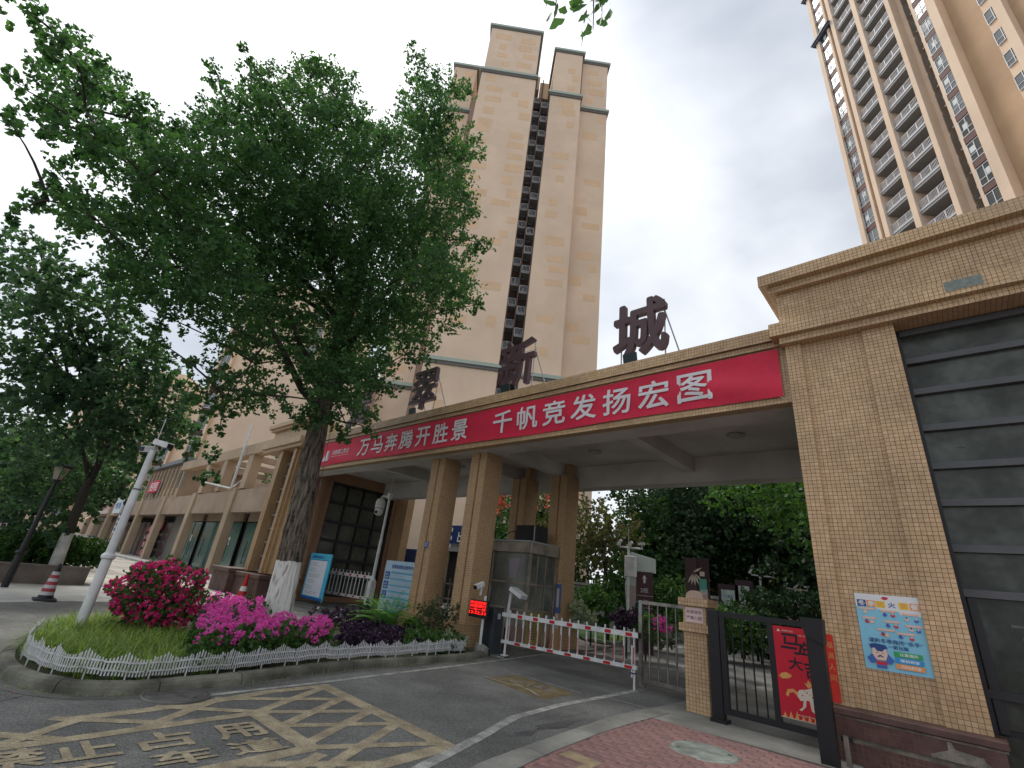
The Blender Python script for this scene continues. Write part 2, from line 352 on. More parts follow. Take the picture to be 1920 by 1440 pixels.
# faint darker band and joints in the plaza
mb = MB()
for k in range(5):
    x = -23-k*7; mb.obox((x, 3+k*.15, .0125), (.03, 0, 0), (.5, 5.5, 0), (0, 0, .0015))
for k in range(5):
    y = 4.6+k*1.0; mb.obox((-50, y, .0115), (28, 0, 0), (0, .012, 0), (0, 0, .0012))
mb.build('paving_joints', M['gutter'], kind='structure')
flat('shop_step', [(-24.6, 9.6), (-24.6, 13), (-130, 13.6), (-130, 9.9)], .15, M['sidewalk'], .15)
flat('gate_apron', [(-3.73, 7.6), (-1.3, 7.78), (-1.3, 16), (-3.9, 16), (-4.07, 8.2)], .014, M['concrete'], .014)
flat('canopy_floor', [(-20, 8.9), (-11.9, 8.9), (-8.7, 8.9), (-8.35, 9.0), (-8.5, 13.5), (-9.0, 15.5), (-20, 15.5)], .05, M['gutter'], .05)

# ------------------------------------------------------------------ painted road markings
mk = MB(); mz = [.003]
def stroke(pts, w, mb, px=True, lift=None):
    P = [G(*p)[:2] if px else np.array(p, float) for p in pts]
    z = mz[0]; mz[0] += .00006
    if mz[0] > .0058: mz[0] = .003
    L = []; R = []
    for i, p in enumerate(P):
        a = P[max(i-1, 0)]; b = P[min(i+1, len(P)-1)]; d = b-a; d = d/(np.linalg.norm(d)+1e-9); n = np.array([-d[1], d[0]])
        L.append((*(p+n*w/2), z)); R.append((*(p-n*w/2), z))
    for i in range(len(P)-1): mb.quad(L[i+1], L[i], R[i], R[i+1])
yl = MB()
S = lambda pts, w: stroke(pts, w*1.18, yl, px=False)
S([(-6.93, 4.17), (-6.84, 3.3), (-6.62, 2.58), (-6.50, 1.9), (-6.42, 1.27)], .13)
S([(-7.0, 4.10), (-4.16, 4.05)], .17)
S([(-4.22, 4.12), (-4.14, 3.1), (-4.05, 1.8), (-4.0, .4)], .16)
S([(-6.02, 2.88), (-5.93, 2.0), (-5.84, 1.2), (-5.78, .3), (-5.7, -.6)], .12)
S([(-6.10, 2.82), (-4.78, 2.84)], .16)
S([(-4.78, 2.86), (-4.70, 2.0), (-4.62, 1.0), (-4.55, 0)], .14)
for a, b in (((-6.80, 4.0), (-6.05, 2.85)), ((-6.28, 4.05), (-5.45, 2.82)), ((-5.62, 4.02), (-4.90, 2.85)), ((-5.05, 4.0), (-4.28, 2.70)), ((-4.60, 2.86), (-4.12, 2.0)),
             ((-6.20, 4.0), (-6.72, 2.62)), ((-5.62, 4.02), (-6.05, 2.80)), ((-5.06, 4.05), (-5.53, 2.80)), ((-4.36, 3.98), (-4.82, 2.78)),
             ((-4.15, 3.2), (-4.74, 2.1)), ((-6.05, 2.86), (-6.60, 2.0)), ((-6.62, 2.58), (-5.92, 1.75)), ((-5.95, 2.05), (-6.50, 1.15)), ((-6.46, 1.42), (-5.83, .75)), ((-5.86, 1.15), (-6.45, .45))):
    S([a, b], .105)
# lettering on the road, read looking along +Y with its top towards the planter
prep_texts([('禁止占用', .018), ('消防车道', .018)])
for s, x0, y0, chs in (('r1', -5.29, .55, '禁止占用'), ('r2', -4.86, .45, '消防车道')):
    for k, ch in enumerate(chs):
        w_ = .40 if s == 'r1' else .42; y = (.60, 1.06, 1.63, 2.24)[k] if s == 'r1' else (.45, .95, 1.63, 2.22)[k]
        n0 = len(yl.v); text(yl, ch, (x0, y, .0060), (0, 1, 0), (-1, 0, 0), w=w_+.04 if s == 'r1' else .47, h=.44 if s == 'r1' else .35, weight=.034)
yl.build('yellow_road_marking', M['yellow_paint'], kind='structure')
wl = MB()
stroke([(-6.86, 2.5), (-6.95, 3.0), (-7.09, 4.0), (-7.38, 5.6), (-7.72, 7.6), (-8.05, 9.3), (-8.3, 10.5), (-8.9, 13.5), (-9.3, 15.5), (-10.2, 18)], .09, wl, px=False)
stroke([(-3.0, 1.0), (-3.45, 2.2), (-3.93, 3.5), (-4.28, 4.55), (-4.67, 5.6), (-4.83, 6.8), (-4.87, 8.1), (-4.93, 9.8)], .13, wl, px=False)
stroke([(-4.88, 8.19), (-4.05, 8.20)], .03, wl, px=False)
stroke([(-7.1, 8.03), (-5.2, 7.96)], .025, wl, px=False)
wl.build('white_road_line', M['white_paint'], kind='structure')
# faded painted company sign on the lane
mb = MB(); mb.add([(-6.68, 7.05, .0022), (-5.15, 6.85, .0022), (-5.22, 7.80, .0022), (-6.62, 7.93, .0022)], [(0, 1, 2, 3)])
mb.build('faded_yellow_patch', pm('faded_yellow', (.20, .155, .075), .9, .25, 3, .5, 120, grime=.35, gscale=3.5), kind='structure')
mb = MB(); stroke([(-6.75, 7.1), (-6.3, 7.15), (-5.95, 7.22), (-5.7, 7.15), (-5.35, 6.98)], .045, mb, px=False); stroke([(-6.7, 7.12), (-6.3, 7.35), (-6.0, 7.3)], .03, mb, px=False)
text(mb, '出入平安', (-6.35, 7.36, .0062), (1, -.05, 0), (.05, 1, 0), w=.9, h=.36, weight=.012)
mb.build('faded_lane_lettering', pm('faded_white', (.33, .30, .26), .9, .2, 5, grime=.4, gscale=9), kind='structure')

# ------------------------------------------------------------------ kerbs
def resample(P, step):
    P = [np.array(p, float) for p in P]; out = [P[0]]; need = step
    for a, b in zip(P[:-1], P[1:]):
        L = np.linalg.norm(b-a); t = 0
        while L-t >= need: t += need; out.append(a+(b-a)*t/L); need = step
        need -= (L-t)
    return out
def smooth(P, n=2):
    P = [np.array(p, float) for p in P]
    for _ in range(n):
        Q = [P[0]]
        for a, b in zip(P[:-1], P[1:]): Q += [a*.75+b*.25, a*.25+b*.75]
        P = Q+[P[-1]]
    return P
KERB = smooth([(-8.42, 9.0), (-8.02, 7.98), (-7.81, 4.97), (-7.38, 3.4), (-7.23, 2.77), (-7.12, 2.07), (-7.11, 1.8), (-7.24, 1.44), (-7.5, 1.17), (-7.84, .98), (-8.2, .87), (-8.8, .80), (-9.9, .92), (-10.9, 1.2), (-12.3, 1.75), (-12.95, 2.7), (-13.2, 4.3), (-13.3, 8.9)], 2)
kp = resample(KERB, .125)
kerb = thing('kerb', None, None, (-8, 3, 0)); kerb['kind'] = 'structure'
prof = [(0, 0), (.012, .07), (.03, .105), (.06, .12), (.15, .122), (.16, .0)]
i = 0
while i < len(kp)-2:
    seg = kp[i:i+8+1]
    if len(seg) < 2: break
    mb = MB(); V = []
    for q, p in enumerate(seg):
        a = kp[max(i+q-1, 0)]; b = kp[min(i+q+1, len(kp)-1)]; d = (b-a)/np.linalg.norm(b-a); n = np.array([-d[1], d[0]]); n = -n
        pp = p.copy()
        if q == 0: pp = p+d*.006
        if q == len(seg)-1: pp = p-d*.006
        jj = random.uniform(-.004, .004)
        for o_, z in prof: V.append((*(pp+n*o_), z+(jj if z > .05 else 0)))
    m_ = len(prof); f = []
    for a in range(len(seg)-1):
        for k in range(m_-1): f.append((a*m_+k, a*m_+k+1, (a+1)*m_+k+1, (a+1)*m_+k))
    f += [tuple(range(m_)), tuple(range((len(seg)-1)*m_, len(seg)*m_))[::-1]]
    mb.add(V, f).build('kerb_stone', M['kerb'], kerb); i += 8
# gutter apron at the kerb's foot, in cast pieces
mb = MB(); gp = kp[:95]
for q in range(len(gp)-1):
    a, b = gp[q], gp[q+1]; d = (b-a)/np.linalg.norm(b-a); n = np.array([-d[1], d[0]]); w = .16 if q > 60 else .13
    aa = kp[max(q-1, 0)]; bb = kp[q+2]; d2 = (bb-a)/np.linalg.norm(bb-a); n2 = np.array([-d2[1], d2[0]])
    d1 = (b-aa)/np.linalg.norm(b-aa); n1 = np.array([-d1[1], d1[0]])
    mb.quad((*a, .0035), (*b, .0035), (*(b+n2*w), .0035), (*(a+n1*w), .0035))
mb.build('gutter', M['gutter'], kind='structure')
# flush kerb on the right of the lane
ko = [(-2.2, .6), (-3.0, 2.2), (-3.55, 3.5), (-3.70, 4.0), (-3.78, 4.63), (-3.93, 5.82), (-4.06, 7.0), (-4.08, 8.2)]; ki = [(-1.8, .8), (-2.7, 2.4), (-3.22, 3.5), (-3.40, 4.1), (-3.54, 4.9), (-3.67, 6.0), (-3.73, 7.0), (-3.74, 8.2)]
kr = thing('flush_kerb', None, None, (-3.8, 6, 0)); kr['kind'] = 'structure'
po = resample(ko, .06); 
def at_y(P, y):
    for a, b in zip(P[:-1], P[1:]):
        if a[1] <= y <= b[1]: t = (y-a[1])/(b[1]-a[1]+1e-9); return a[0]+(b[0]-a[0])*t
    return P[-1][0]
y = .8
while y < 8.15:
    y1 = min(y+.98, 8.18); mb = MB(); n = 6; poly = [(at_y(ko, y+(y1-y)*k/n), y+(y1-y)*k/n) for k in range(n+1)]+[(at_y(ki, y1-(y1-y)*k/n), y1-(y1-y)*k/n) for k in range(n+1)]
    mb.prism(poly, 0, .022+random.uniform(-.002, .002)).build('kerb_stone', M['concrete'], kr); y = y1+.012

# ------------------------------------------------------------------ brick pavement
bp = thing('brick_pavement', None, None, (-2.5, 5.5, 0)); bp['kind'] = 'structure'
mb = MB(); mb.add([(-2.0, .9, .010), (6, .9, .010), (6, 8.3, .010), (-1.3, 8.3, .010), (-1.3, 7.80, .010), (-3.74, 7.62, .010), (-3.67, 6, .010), (-3.54, 4.9, .010), (-3.40, 4.1, .010), (-2.7, 2.4, .010)], [tuple(range(10))])
mb.build('bedding', M['joint'], bp)
cells = []; BW, BH = .205, .103; row = 0; y = 7.60
while y > 2.6:
    x = -3.8+(BW/2 if row % 2 else 0)
    while x < -.9:
        xl = at_y(ki, y-BH/2)+.012; x0, x1 = max(x, xl), x+BW-.005
        yt = 7.62+(x0+3.74)*.065
        if x1-x0 > .03 and math.hypot((x0+x1)/2+2.64, y-BH/2-6.69) > .34 and y-.02 < yt: cells.append((x0, x1, y-BH+.005, min(y, yt)))
        x += BW
    row += 1; y -= BH
SLAB = [(-3.47, -3.06, 7.60-26*BH, 7.60-24*BH), (-3.15, -2.74, 7.60-28*BH, 7.60-26*BH)]
nc = []
for c in cells:
    parts = [c]
    for s in SLAB:
        if s[2] < (c[2]+c[3])/2 < s[3] and c[1] > s[0] and c[0] < s[1]:
            parts = [q for q in ((c[0], s[0]-.005, c[2], c[3]), (s[1]+.005, c[1], c[2], c[3])) if q[1]-q[0] > .015]
    nc += parts
cells = nc
def visible(c):
    v = np.array([(c[0]+c[1])/2, (c[2]+c[3])/2, 0])-EYE; w = v@CF
    return w > 0 and abs(v@CR/w)*F_PX < 985 and abs(v@CU/w)*F_PX < 745
cells.sort(key=lambda c: (not visible(c), math.hypot(c[0], c[2])))
brick_me = []
for m_ in M['brick']:
    t = MB().bbox(-.1, .1, -.049, .049, 0, .012, .003).mesh('brick'); t.materials.append(m_); brick_me.append(t)
for c in cells[:298]:
    k = random.randrange(4); w = c[1]-c[0]; h = c[3]-c[2]
    o = inst('brick', brick_me[k], ((c[0]+c[1])/2+2.5, (c[2]+c[3])/2-5.5, .0105+random.uniform(-.0015, .0015)), bp, rot=(random.uniform(-.006, .006), random.uniform(-.006, .006), random.uniform(-.008, .008)), scale=(w/.2, h/.098, 1))
mb = MB()
for c in cells[298:]: mb.box(c[0], c[1], c[2], c[3], .0105, .022+random.uniform(-.0015, .0015))
if mb.n: mb.build('further_brick', M['brick'][1], bp, kind='stuff')
for x0, x1_, y0, y1_ in SLAB:
    MB().bbox(x0, x1_, y0+.005, y1_, .0105, .0235, .003).build('yellow_paver', M['brick_yellow'], bp)
# rest of the paving towards and behind the viewer
mb = MB(); row = 0
for k in range(0, 72):
    y = 7.6-k*BH; x = -.9+(BW/2 if k % 2 else 0)
    while x < 3.0: mb.box(x, x+BW-.005, y-BH+.005, y, .0105, .0215); x += BW
mb.build('side_brick', M['brick'][1], bp, kind='stuff')

# ------------------------------------------------------------------ manholes
def manhole(name, label, c, r, mat, mat2, rot=0):
    t = thing(name, label, 'manhole cover', (c[0], c[1], 0), 'manhole covers')
    MB().lathe((c[0], c[1], 0), [(r+.03, 0), (r+.03, .019), (r+.022, .024), (r+.006, .024), (r+.004, .012)], 40).build('frame', mat2, t)
    mb = MB().lathe((c[0], c[1], 0), [(r-.002, .006), (r-.002, .023), (r-.012, .026)], 40)
    mb.build('cover', mat, t)
    mb = MB(); n = int(r/.028)
    for i in range(-n, n+1):
        for j in range(-n, n+1):
            x, y = i*.028, j*.028
            if math.hypot(x, y) < r-.05: 
                s = .010 if (i+j) % 2 else .010; a = .009; b = .004
                if (i+j) % 2: a, b = b, a
                mb.obox((c[0]+x, c[1]+y, .0268), (a, 0, 0), (0, b, 0), (0, 0, .0015))
    mb.build('tread_pattern', mat, t, kind='stuff')
    for a in (.6, .6+pi): MB().obox((c[0]+(r-.08)*cos(a), c[1]+(r-.08)*sin(a), .029), (.02, 0, 0), (0, .008, 0), (0, 0, .0015)).build('lift_hole', M['black_metal'], t)
manhole('manhole_cover', 'pale green grey round manhole cover set in the red brick pavement', (-2.64, 6.69), .37, pm('grp_cover', (.30, .33, .29), .8, .12, 5, .3, 60, grime=.3, gscale=6), M['concrete'])
manhole('manhole_cover', 'dark round manhole cover in the asphalt against the planter kerb', (-6.93, 2.28), .32, pm('iron_cover', (.12, .115, .11), .8, .12, 6, .4, 80, grime=.3, gscale=7), M['gutter'])
# ------------------------------------------------------------------ tile materials of the gate
CREAM = (.57, .385, .215); GROUT = (.18, .125, .08)
M['tile'] = pm('cream_tile', CREAM, .42, .13, 11, 0, spec=.4, grime=.26, gscale=.8)
M['tile_b'] = pm('cream_tile_b', (.62, .43, .255), .42, .12, 11, 0, spec=.4, grime=.26, gscale=.8)
M['grout'] = pm('tile_grout', GROUT, .95, .25, 5)
M['tile_sh'] = tile_mat('cream_tile_wall', (.54, .37, .21), GROUT, .057, .11)
M['tile_col'] = tile_mat('cream_tile_column', (.50, .325, .175), (.15, .095, .055), .057, .11, pz=.057)
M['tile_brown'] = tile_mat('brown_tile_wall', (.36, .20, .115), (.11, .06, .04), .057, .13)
M['maroon'] = pm('maroon_stone', (.115, .066, .055), .6, .12, 3, .3, 70, grime=.3, gscale=3)
M['maroon_tile'] = pm('maroon_tile', (.11, .055, .048), .4, .2, 12, 0, grime=.3, gscale=3)
M['mortar'] = pm('pale_mortar', (.23, .21, .17), .95, .2, 8, .6, 60, grime=.5, gscale=5)
M['render'] = pm('white_render', (.62, .60, .57), .9, .05, 1.2, .15, 60, grime=.22, gscale=.7)
M['glass'] = pm('dark_glass', (.070, .083, .070), .20, .40, 1.1, .1, 3, spec=.3, grime=.55, gscale=2.6)  # colour noise paints in blotchy reflections as well as smudges on the panes
M['frame'] = pm('dark_window_frame', (.085, .088, .095), .45, .1, 4)
M['frame_black'] = pm('black_window_frame', (.022, .022, .026), .4, .1, 4)

def tile_faces(root, faces, mat, name='tile', singles=0, key=None, mat_alt=None, stuff='tiling', pitch=.057, gap=.0045):
    """faces: list of (O,U,V,N,W,H). The `singles` tiles that come first by key are objects of their own, the rest one part"""
    Q = []; C_ = []
    for (O, U, V, Nn, W, H) in faces:
        q, c = tiles(O, U, V, Nn, W, H, pitch, gap); Q.append(q); C_.append(c)
        O_, U_, V_, N_ = (np.asarray(w, float) for w in (O, U, V, Nn)); O_ = O_+N_*.0006; bq = MB(); qq = [O_, O_+U_*W, O_+U_*W+V_*H, O_+V_*H]
        if np.dot(np.cross(U_, V_), N_) < 0: qq = qq[::-1]
        bq.quad(*qq).build('mortar_bed', M['grout'], root)
    Q = np.concatenate(Q); C_ = np.concatenate(C_)
    if singles:
        o = np.argsort([key(c) for c in C_]); pick = o[:singles]; rest = o[singles:]
        q0 = None
        for i in pick:
            c = Q[i].mean(0); mb = MB(); V_ = Q[i]
            mb.v = [V_]; mb.n = 20; mb.f = [tuple(range(k, k+4)) for k in range(0, 20, 4)]
            mb.build(name, mat if random.random() < .7 else (mat_alt or mat), root)
        Q = Q[rest]
    mi = (RNG.random(len(Q)*5//1) < -1).astype(int)
    t = (RNG.random(len(Q)) < .28).astype(int)
    np_mesh(stuff, Q.reshape(-1, 3), 4, [mat, mat_alt or mat], parent=root, kind='stuff', matidx=np.repeat(t, 5))
ex, ey, ez = (1, 0, 0), (0, 1, 0), (0, 0, 1); nx, ny, nz = (-1, 0, 0), (0, -1, 0), (0, 0, -1)

# ------------------------------------------------------------------ right gatehouse
gh = thing('gatehouse', 'cream tiled gatehouse pier on the right with dark glazed wall and stepped cornice', 'gatehouse', (1.0, 8.5, 0))
YS, YP = 8.38, 8.435                                   # strips proud of the panel
mb = MB(); mb.box(-1.55, -1.31, YS, 8.9, .60, 5.93); mb.box(-1.31, -.45, YP, 8.9, .60, 5.93); mb.box(-.45, -.04, YS, 8.9, .60, 5.93)
mb.box(-1.55, -.04, 8.9, 14.2, .60, 5.93)
mb.build('pier', M['grout'], gh)
fs = [((-1.55, YS, .60), ex, ez, ny, .24, 5.33), ((-.45, YS, .60), ex, ez, ny, .41, 5.33), ((-1.31, YP, .60), ex, ez, ny, .86, 5.33),
      ((-1.31, YS, .60), ey, ez, ex, .055, 5.33), ((-.45, YP, .60), ny, ez, nx, .055, 5.33)]
tile_faces(gh, fs, M['tile'], 'tile', 298, key=lambda c: c[2]*1.0-.35*(c[0]+1.5)+(.9 if (-1.17 < c[0] < -.42 and 1.05 < c[2] < 2.0) else 0), mat_alt=M['tile_b'])
# entablature: lower cornice, attic, top cornice
lv = [(-1.60, 8.25, 5.93, 6.06), (-1.72, 8.15, 6.06, 6.31), (-1.58, 8.36, 6.31, 7.00), (-1.68, 8.25, 7.00, 7.14), (-1.80, 8.13, 7.14, 7.37)]
for k, (x0, y0, z0, z1) in enumerate(lv):
    nm = ('lower_cornice', 'lower_cornice', 'attic', 'top_cornice', 'top_cornice')[k]
    mb = MB().box(x0, 9.5, y0, 14.2+.002*k, z0+.0005, z1-.0005); mb.build(nm, M['tile_sh'] if k in (0, 3) else M['tile_sh'], gh)
fs = []
for k, (x0, y0, z0, z1) in enumerate(lv): fs.append(((x0, y0, z0), ex, ez, ny, 3.0, z1-z0))
tile_faces(gh, fs, M['tile'], mat_alt=M['tile_b'], stuff='cornice_tiling')
mb = MB().box(.62, 1.02, 8.142, 8.149, 6.14, 6.30)
mb.build('bare_patch', pm('bare_cement', (.20, .23, .21), .9, .2, 14, .5, 60), gh)
# maroon base
mb = MB(); mb.bbox(-1.62, .06, 8.16, 8.9, .515, .598, .012); mb.build('base_ledge', M['maroon'], gh)
MB().box(-1.60, .04, 8.19, 8.9, .49, .515).build('pale_joint', M['mortar'], gh)
MB().box(-1.58, .02, 8.195, 8.9, .30, .49).build('base_band', M['maroon'], gh)
tile_faces(gh, [((-1.58, 8.195, .30), ex, ez, ny, .88, .19)], M['maroon_tile'], stuff='base_band_tiling')
mb = MB().box(-1.57, .02, 8.235, 8.9, 0.0, .30); mb.build('base', M['mortar'], gh)
tile_faces(gh, [((-1.57, 8.235, 0.02), ex, ez, ny, 1.6, .22)], M['maroon_tile'], stuff='base_tiling', gap=.006)
mb = MB()
mb.add([(-.62, 8.188, .30), (-.10, 8.188, .30), (-.10, 8.188, .33), (-.16, 8.188, .36), (-.17, 8.188, .40), (-.40, 8.188, .42), (-.42, 8.188, .48), (-.46, 8.188, .48), (-.46, 8.188, .40), (-.62, 8.188, .33)], [tuple(range(10))])
mb.build('mortar_patch', M['mortar'], gh)
# glazed wall
GY = 8.70
zt = [5.86, 5.38, 4.87, 4.30, 3.74, 3.23, 2.64, 2.10, 1.01, .62]
MB().box(-.04, 9.4, GY+.055, GY+.12, .30, 5.93).build('backing', M['frame_black'], gh)
for k in range(len(zt)-1):
    z1, z0 = zt[k]-.045, zt[k+1]+.045
    for x0, x1 in (((-.0, 1.9), (1.96, 3.9)) if k < 7 else ((.10, .9), (.98, 1.9))):
        MB().box(x0, x1, GY+.02, GY+.03, z0, z1).build('pane', M['glass'], gh)
for z in zt[:8]: MB().box(-.035, 9.4, GY-.05, GY+.03, z-.045, z+.045).build('transom', M['frame'], gh)
MB().box(.0, 9.4, GY-.045, GY+.03, .965, 1.055).build('transom', M['frame_black'], gh)
for x in (1.93, 3.95): MB().box(x-.03, x+.03, GY-.04, GY+.028, .6, 5.8).build('mullion', M['frame'], gh)
MB().box(-.038, .0, GY-.06, GY+.034, .6, 5.9).build('mullion', M['frame_black'], gh)
for x in (.06, .94): MB().box(x-.04, x+.04, GY-.03, GY+.026, .62, 2.05).build('door_frame', M['frame_black'], gh)
MB().box(-.04, 9.4, GY-.02, GY+.05, .0, .60).build('sill_wall', M['glass'], gh)
# items dimly seen behind the glass: pale boards
mb = MB()
for (x, z, w, h) in ((.35, 1.75, .25, .03), (.42, 1.35, .12, .3), (.9, 3.05, .5, .03), (1.1, 2.45, .22, .04), (.3, 4.0, .1, .02), (.8, 2.2, .06, .5)): mb.box(x, x+w, GY+.012, GY+.0195, z, z+h)
mb.build('window_clutter', pm('clutter', (.12, .125, .11), .8, .2, 12), gh)

# ------------------------------------------------------------------ canopy
cp = thing('gate_canopy', 'long tiled gate canopy spanning the driveway with white coffered underside', 'canopy', (-10, 10.5, 0))
MB().box(-20.2, -1.56, 8.50, 8.72, 4.93, 6.36).build('fascia', M['tile_sh'], cp)
MB().box(-20.2, -1.60, 8.38, 8.499, 6.11, 6.36).build('cap_band', M['grout'], cp)
MB().box(-20.2, -1.60, 8.44, 8.498, 6.00, 6.109).build('cap_step', M['tile_sh'], cp)
tile_faces(cp, [((-18.6, 8.38, 6.11), ex, ez, ny, 17.0, .25), ((-18.6, 8.50, 4.93), ex, ez, ny, 17.03, .12), ((-1.95, 8.50, 5.05), ex, ez, ny, .39, .95), ((-18.6, 8.44, 6.00), ex, ez, ny, 17.0, .11)], M['tile'], mat_alt=M['tile_b'], stuff='fascia_tiling')
MB().box(-20.1, -1.56, 8.73, 13.2, 5.35, 6.2).build('ceiling', M['render'], cp)
MB().box(-20.1, -1.56, 8.725, 9.35, 4.93, 5.349).build('front_beam', M['render'], cp)
MB().box(-20.1, -1.56, 12.72, 13.24, 4.66, 5.348).build('back_beam', M['render'], cp)
MB().box(-20.1, -1.60, 13.245, 13.40, 4.70, 6.3).build('back_fascia', M['tile_sh'], cp)
for x in (-5.2, -9.3, -11.35, -15.4): MB().box(x, x+.28, 9.352, 12.718, 4.95, 5.347).build('cross_beam', M['render'], cp)
for (x, y) in ((-3.3, 11.1), (-7.2, 11.2), (-13.0, 11.2), (-17.2, 11.1)):
    pos = {-3.3: 'nearest the gatehouse pier', -7.2: 'above the barrier lane', -13.0: 'behind the left front column', -17.2: 'near the brown glazed wall'}[x]
    t = thing('ceiling_light', 'round flush ceiling lamp under the canopy, '+pos, 'lamp', (x, y, 5.35), 'ceiling lamps under the canopy')
    MB().lathe((x, y, 5.27), [(.13, .0), (.16, .02), (.17, .078)], 20).build('diffuser', pm('lamp_glass', (.40, .39, .38), .4, .05), t)
    MB().lathe((x, y, 5.30), [(.19, .0), (.2, .02), (.19, .048)], 20).build('ring', M['grey_metal'], t)

# columns
def column(x, y, label, grp):
    t = thing('gate_column', label, 'column', (x, y, 0), grp)
    zt_ = 4.94
    mb = MB(); W, D = .62, .66
    mb.box(x, x+.30, y, y+D, .56, zt_); mb.box(x+.37, x+W, y, y+D, .56, zt_); mb.box(x+.30, x+.37, y+.06, y+D-.06, .56, zt_)
    mb.box(x+.37, x+W-.02, y+.18, y+.42, zt_, 5.34)
    mb.build('shaft', M['tile_col'], t)
    MB().box(x-.14, x+W+.12, y-.14, y+D+.14, .0, .55).build('plinth', M['tile_col'], t)
    MB().box(x-.15, x+W+.13, y-.15, y+D+.15, .535, .56).build('plinth_cap', M['tile_col'], t)
    return t
column(-9.97, 9.0, 'front tiled column standing right behind the red display board', 'columns under the canopy')
column(-11.78, 9.0, 'front tiled column carrying the small blue number plate, left of the pair', 'columns under the canopy')
column(-9.35, 12.05, 'back tiled column behind the booth, its right one by the maple tree', 'columns under the canopy')
column(-11.05, 12.05, 'back tiled column behind the booth, rising behind the black box', 'columns under the canopy')
# number plate on the left front column
t = thing('number_plate', 'small blue house number plate on the tiled column', 'sign', (-11.32, 8.99, 2.35))
c0 = PY(801, 1021, 8.99); MB().bbox(c0[0]-.11, c0[0]+.05, 8.975, 8.997, c0[2]-.08, c0[2]+.08, .004).build('plate', pm('plate_blue', (.03, .09, .32), .4, .05), t)
mb = MB(); text(mb, '附锦', (c0[0]-.09, 8.973, c0[2]+.01), ex, ez, w=.12, h=.05); text(mb, '185', (c0[0]-.09, 8.973, c0[2]-.055), ex, ez, w=.12, h=.05); mb.build('lettering', M['white'], t)

# ------------------------------------------------------------------ left wing: pier with window strip, inner wall with the big dark window
lg = thing('left_gatehouse', 'cream tiled gatehouse at the canopy\'s left end with slit window and big gridded window', 'gatehouse', (-21.5, 9, 0))
YL = 8.38
mb = MB(); mb.box(-23.2, -22.55, 8.62, 13.2, .9, 6.02); mb.box(-22.55, -21.85, YL, 13.2, .9, 6.02); mb.box(-21.85, -20.75, YL+.35, 13.2, .9, 6.02); mb.box(-20.75, -20.35, YL, 9.0, .9, 6.02); mb.box(-20.35, -20.0, YL+.12, 9.4, .9, 6.02)
mb.build('pier', M['tile_col'], lg)
MB().box(-22.15, -21.86, YL-.10, YL+.3, .9, 6.0).build('pilaster', M['tile_col'], lg); MB().box(-20.74, -20.5, YL-.10, YL+.3, .9, 6.0).build('pilaster', M['tile_col'], lg)
for k in range(9):
    z0 = .95+k*.562; MB().box(-21.84, -20.76, YL+.28, YL+.34, z0+.03, z0+.53).build('pane', pm('slit_glass', (.10, .10, .115), .3, .15, 4), lg)
    MB().box(-21.85, -20.75, YL+.22, YL+.349, z0-.03, z0+.03).build('transom', pm('slit_transom', (.30, .30, .31), .5, .1), lg)
for (x0, x1, y0, z0, z1) in ((-23.9, -19.9, 8.15, 6.02, 6.18), (-24.1, -19.9, 8.05, 6.18, 6.45), (-23.7, -19.9, 8.36, 6.45, 7.08), (-23.9, -19.9, 8.2, 7.08, 7.2), (-24.0, -19.9, 8.1, 7.2, 7.38)):
    MB().box(x0, x1, y0, 13.1, z0+.001, z1).build('cornice' if y0 < 8.3 else 'attic', M['tile_sh'], lg)
mb = MB(); mb.bbox(-24.1, -22.2, 7.75, 9.5, .0, .78, .02); mb.build('base_block', M['maroon'], lg); MB().bbox(-24.2, -22.1, 7.65, 9.6, .78, .94, .02).build('base_ledge', M['maroon'], lg)
MB().bbox(-22.19, -19.75, 8.0, 9.5, .0, .70, .02).build('base_block', M['maroon'], lg); MB().bbox(-22.09, -19.65, 7.92, 9.6, .70, .86, .02).build('base_ledge', M['maroon'], lg)
# inner wall across the canopy's end, looking towards the columns
XI = -20.0
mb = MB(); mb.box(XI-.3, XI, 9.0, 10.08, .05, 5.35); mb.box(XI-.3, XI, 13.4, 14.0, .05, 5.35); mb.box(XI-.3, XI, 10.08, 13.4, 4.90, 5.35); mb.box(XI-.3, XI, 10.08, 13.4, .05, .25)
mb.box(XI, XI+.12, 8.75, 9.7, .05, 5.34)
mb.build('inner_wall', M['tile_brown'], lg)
MB().box(XI, XI+.85, 13.6, 14.0, .05, 5.1).build('corner_pier', M['tile_col'], lg)
MB().box(XI-.28, XI-.2, 10.08, 13.4, .25, 4.9).build('window_backing', M['frame_black'], lg)
zr = [4.86, 4.05, 3.24, 2.45, 1.70, .95, .28]; yr = [10.12, 10.94, 11.76, 12.58, 13.36]
for i in range(len(zr)-1):
    for j in range(4): MB().box(XI-.19, XI-.17, yr[j]+.05, yr[j+1]-.05, zr[i+1]+.06, zr[i]-.06).build('pane', pm('big_glass', (.085, .085, .07), .15, .4, 1.1, spec=.5), lg)
for z in zr: MB().box(XI-.2, XI-.04, 10.09, 13.39, z-.05, z+.05).build('transom', M['frame_black'], lg)
for y in yr: MB().box(XI-.2, XI-.06, y-.03, y+.03, .26, 4.88).build('mullion', M['frame_black'], lg)
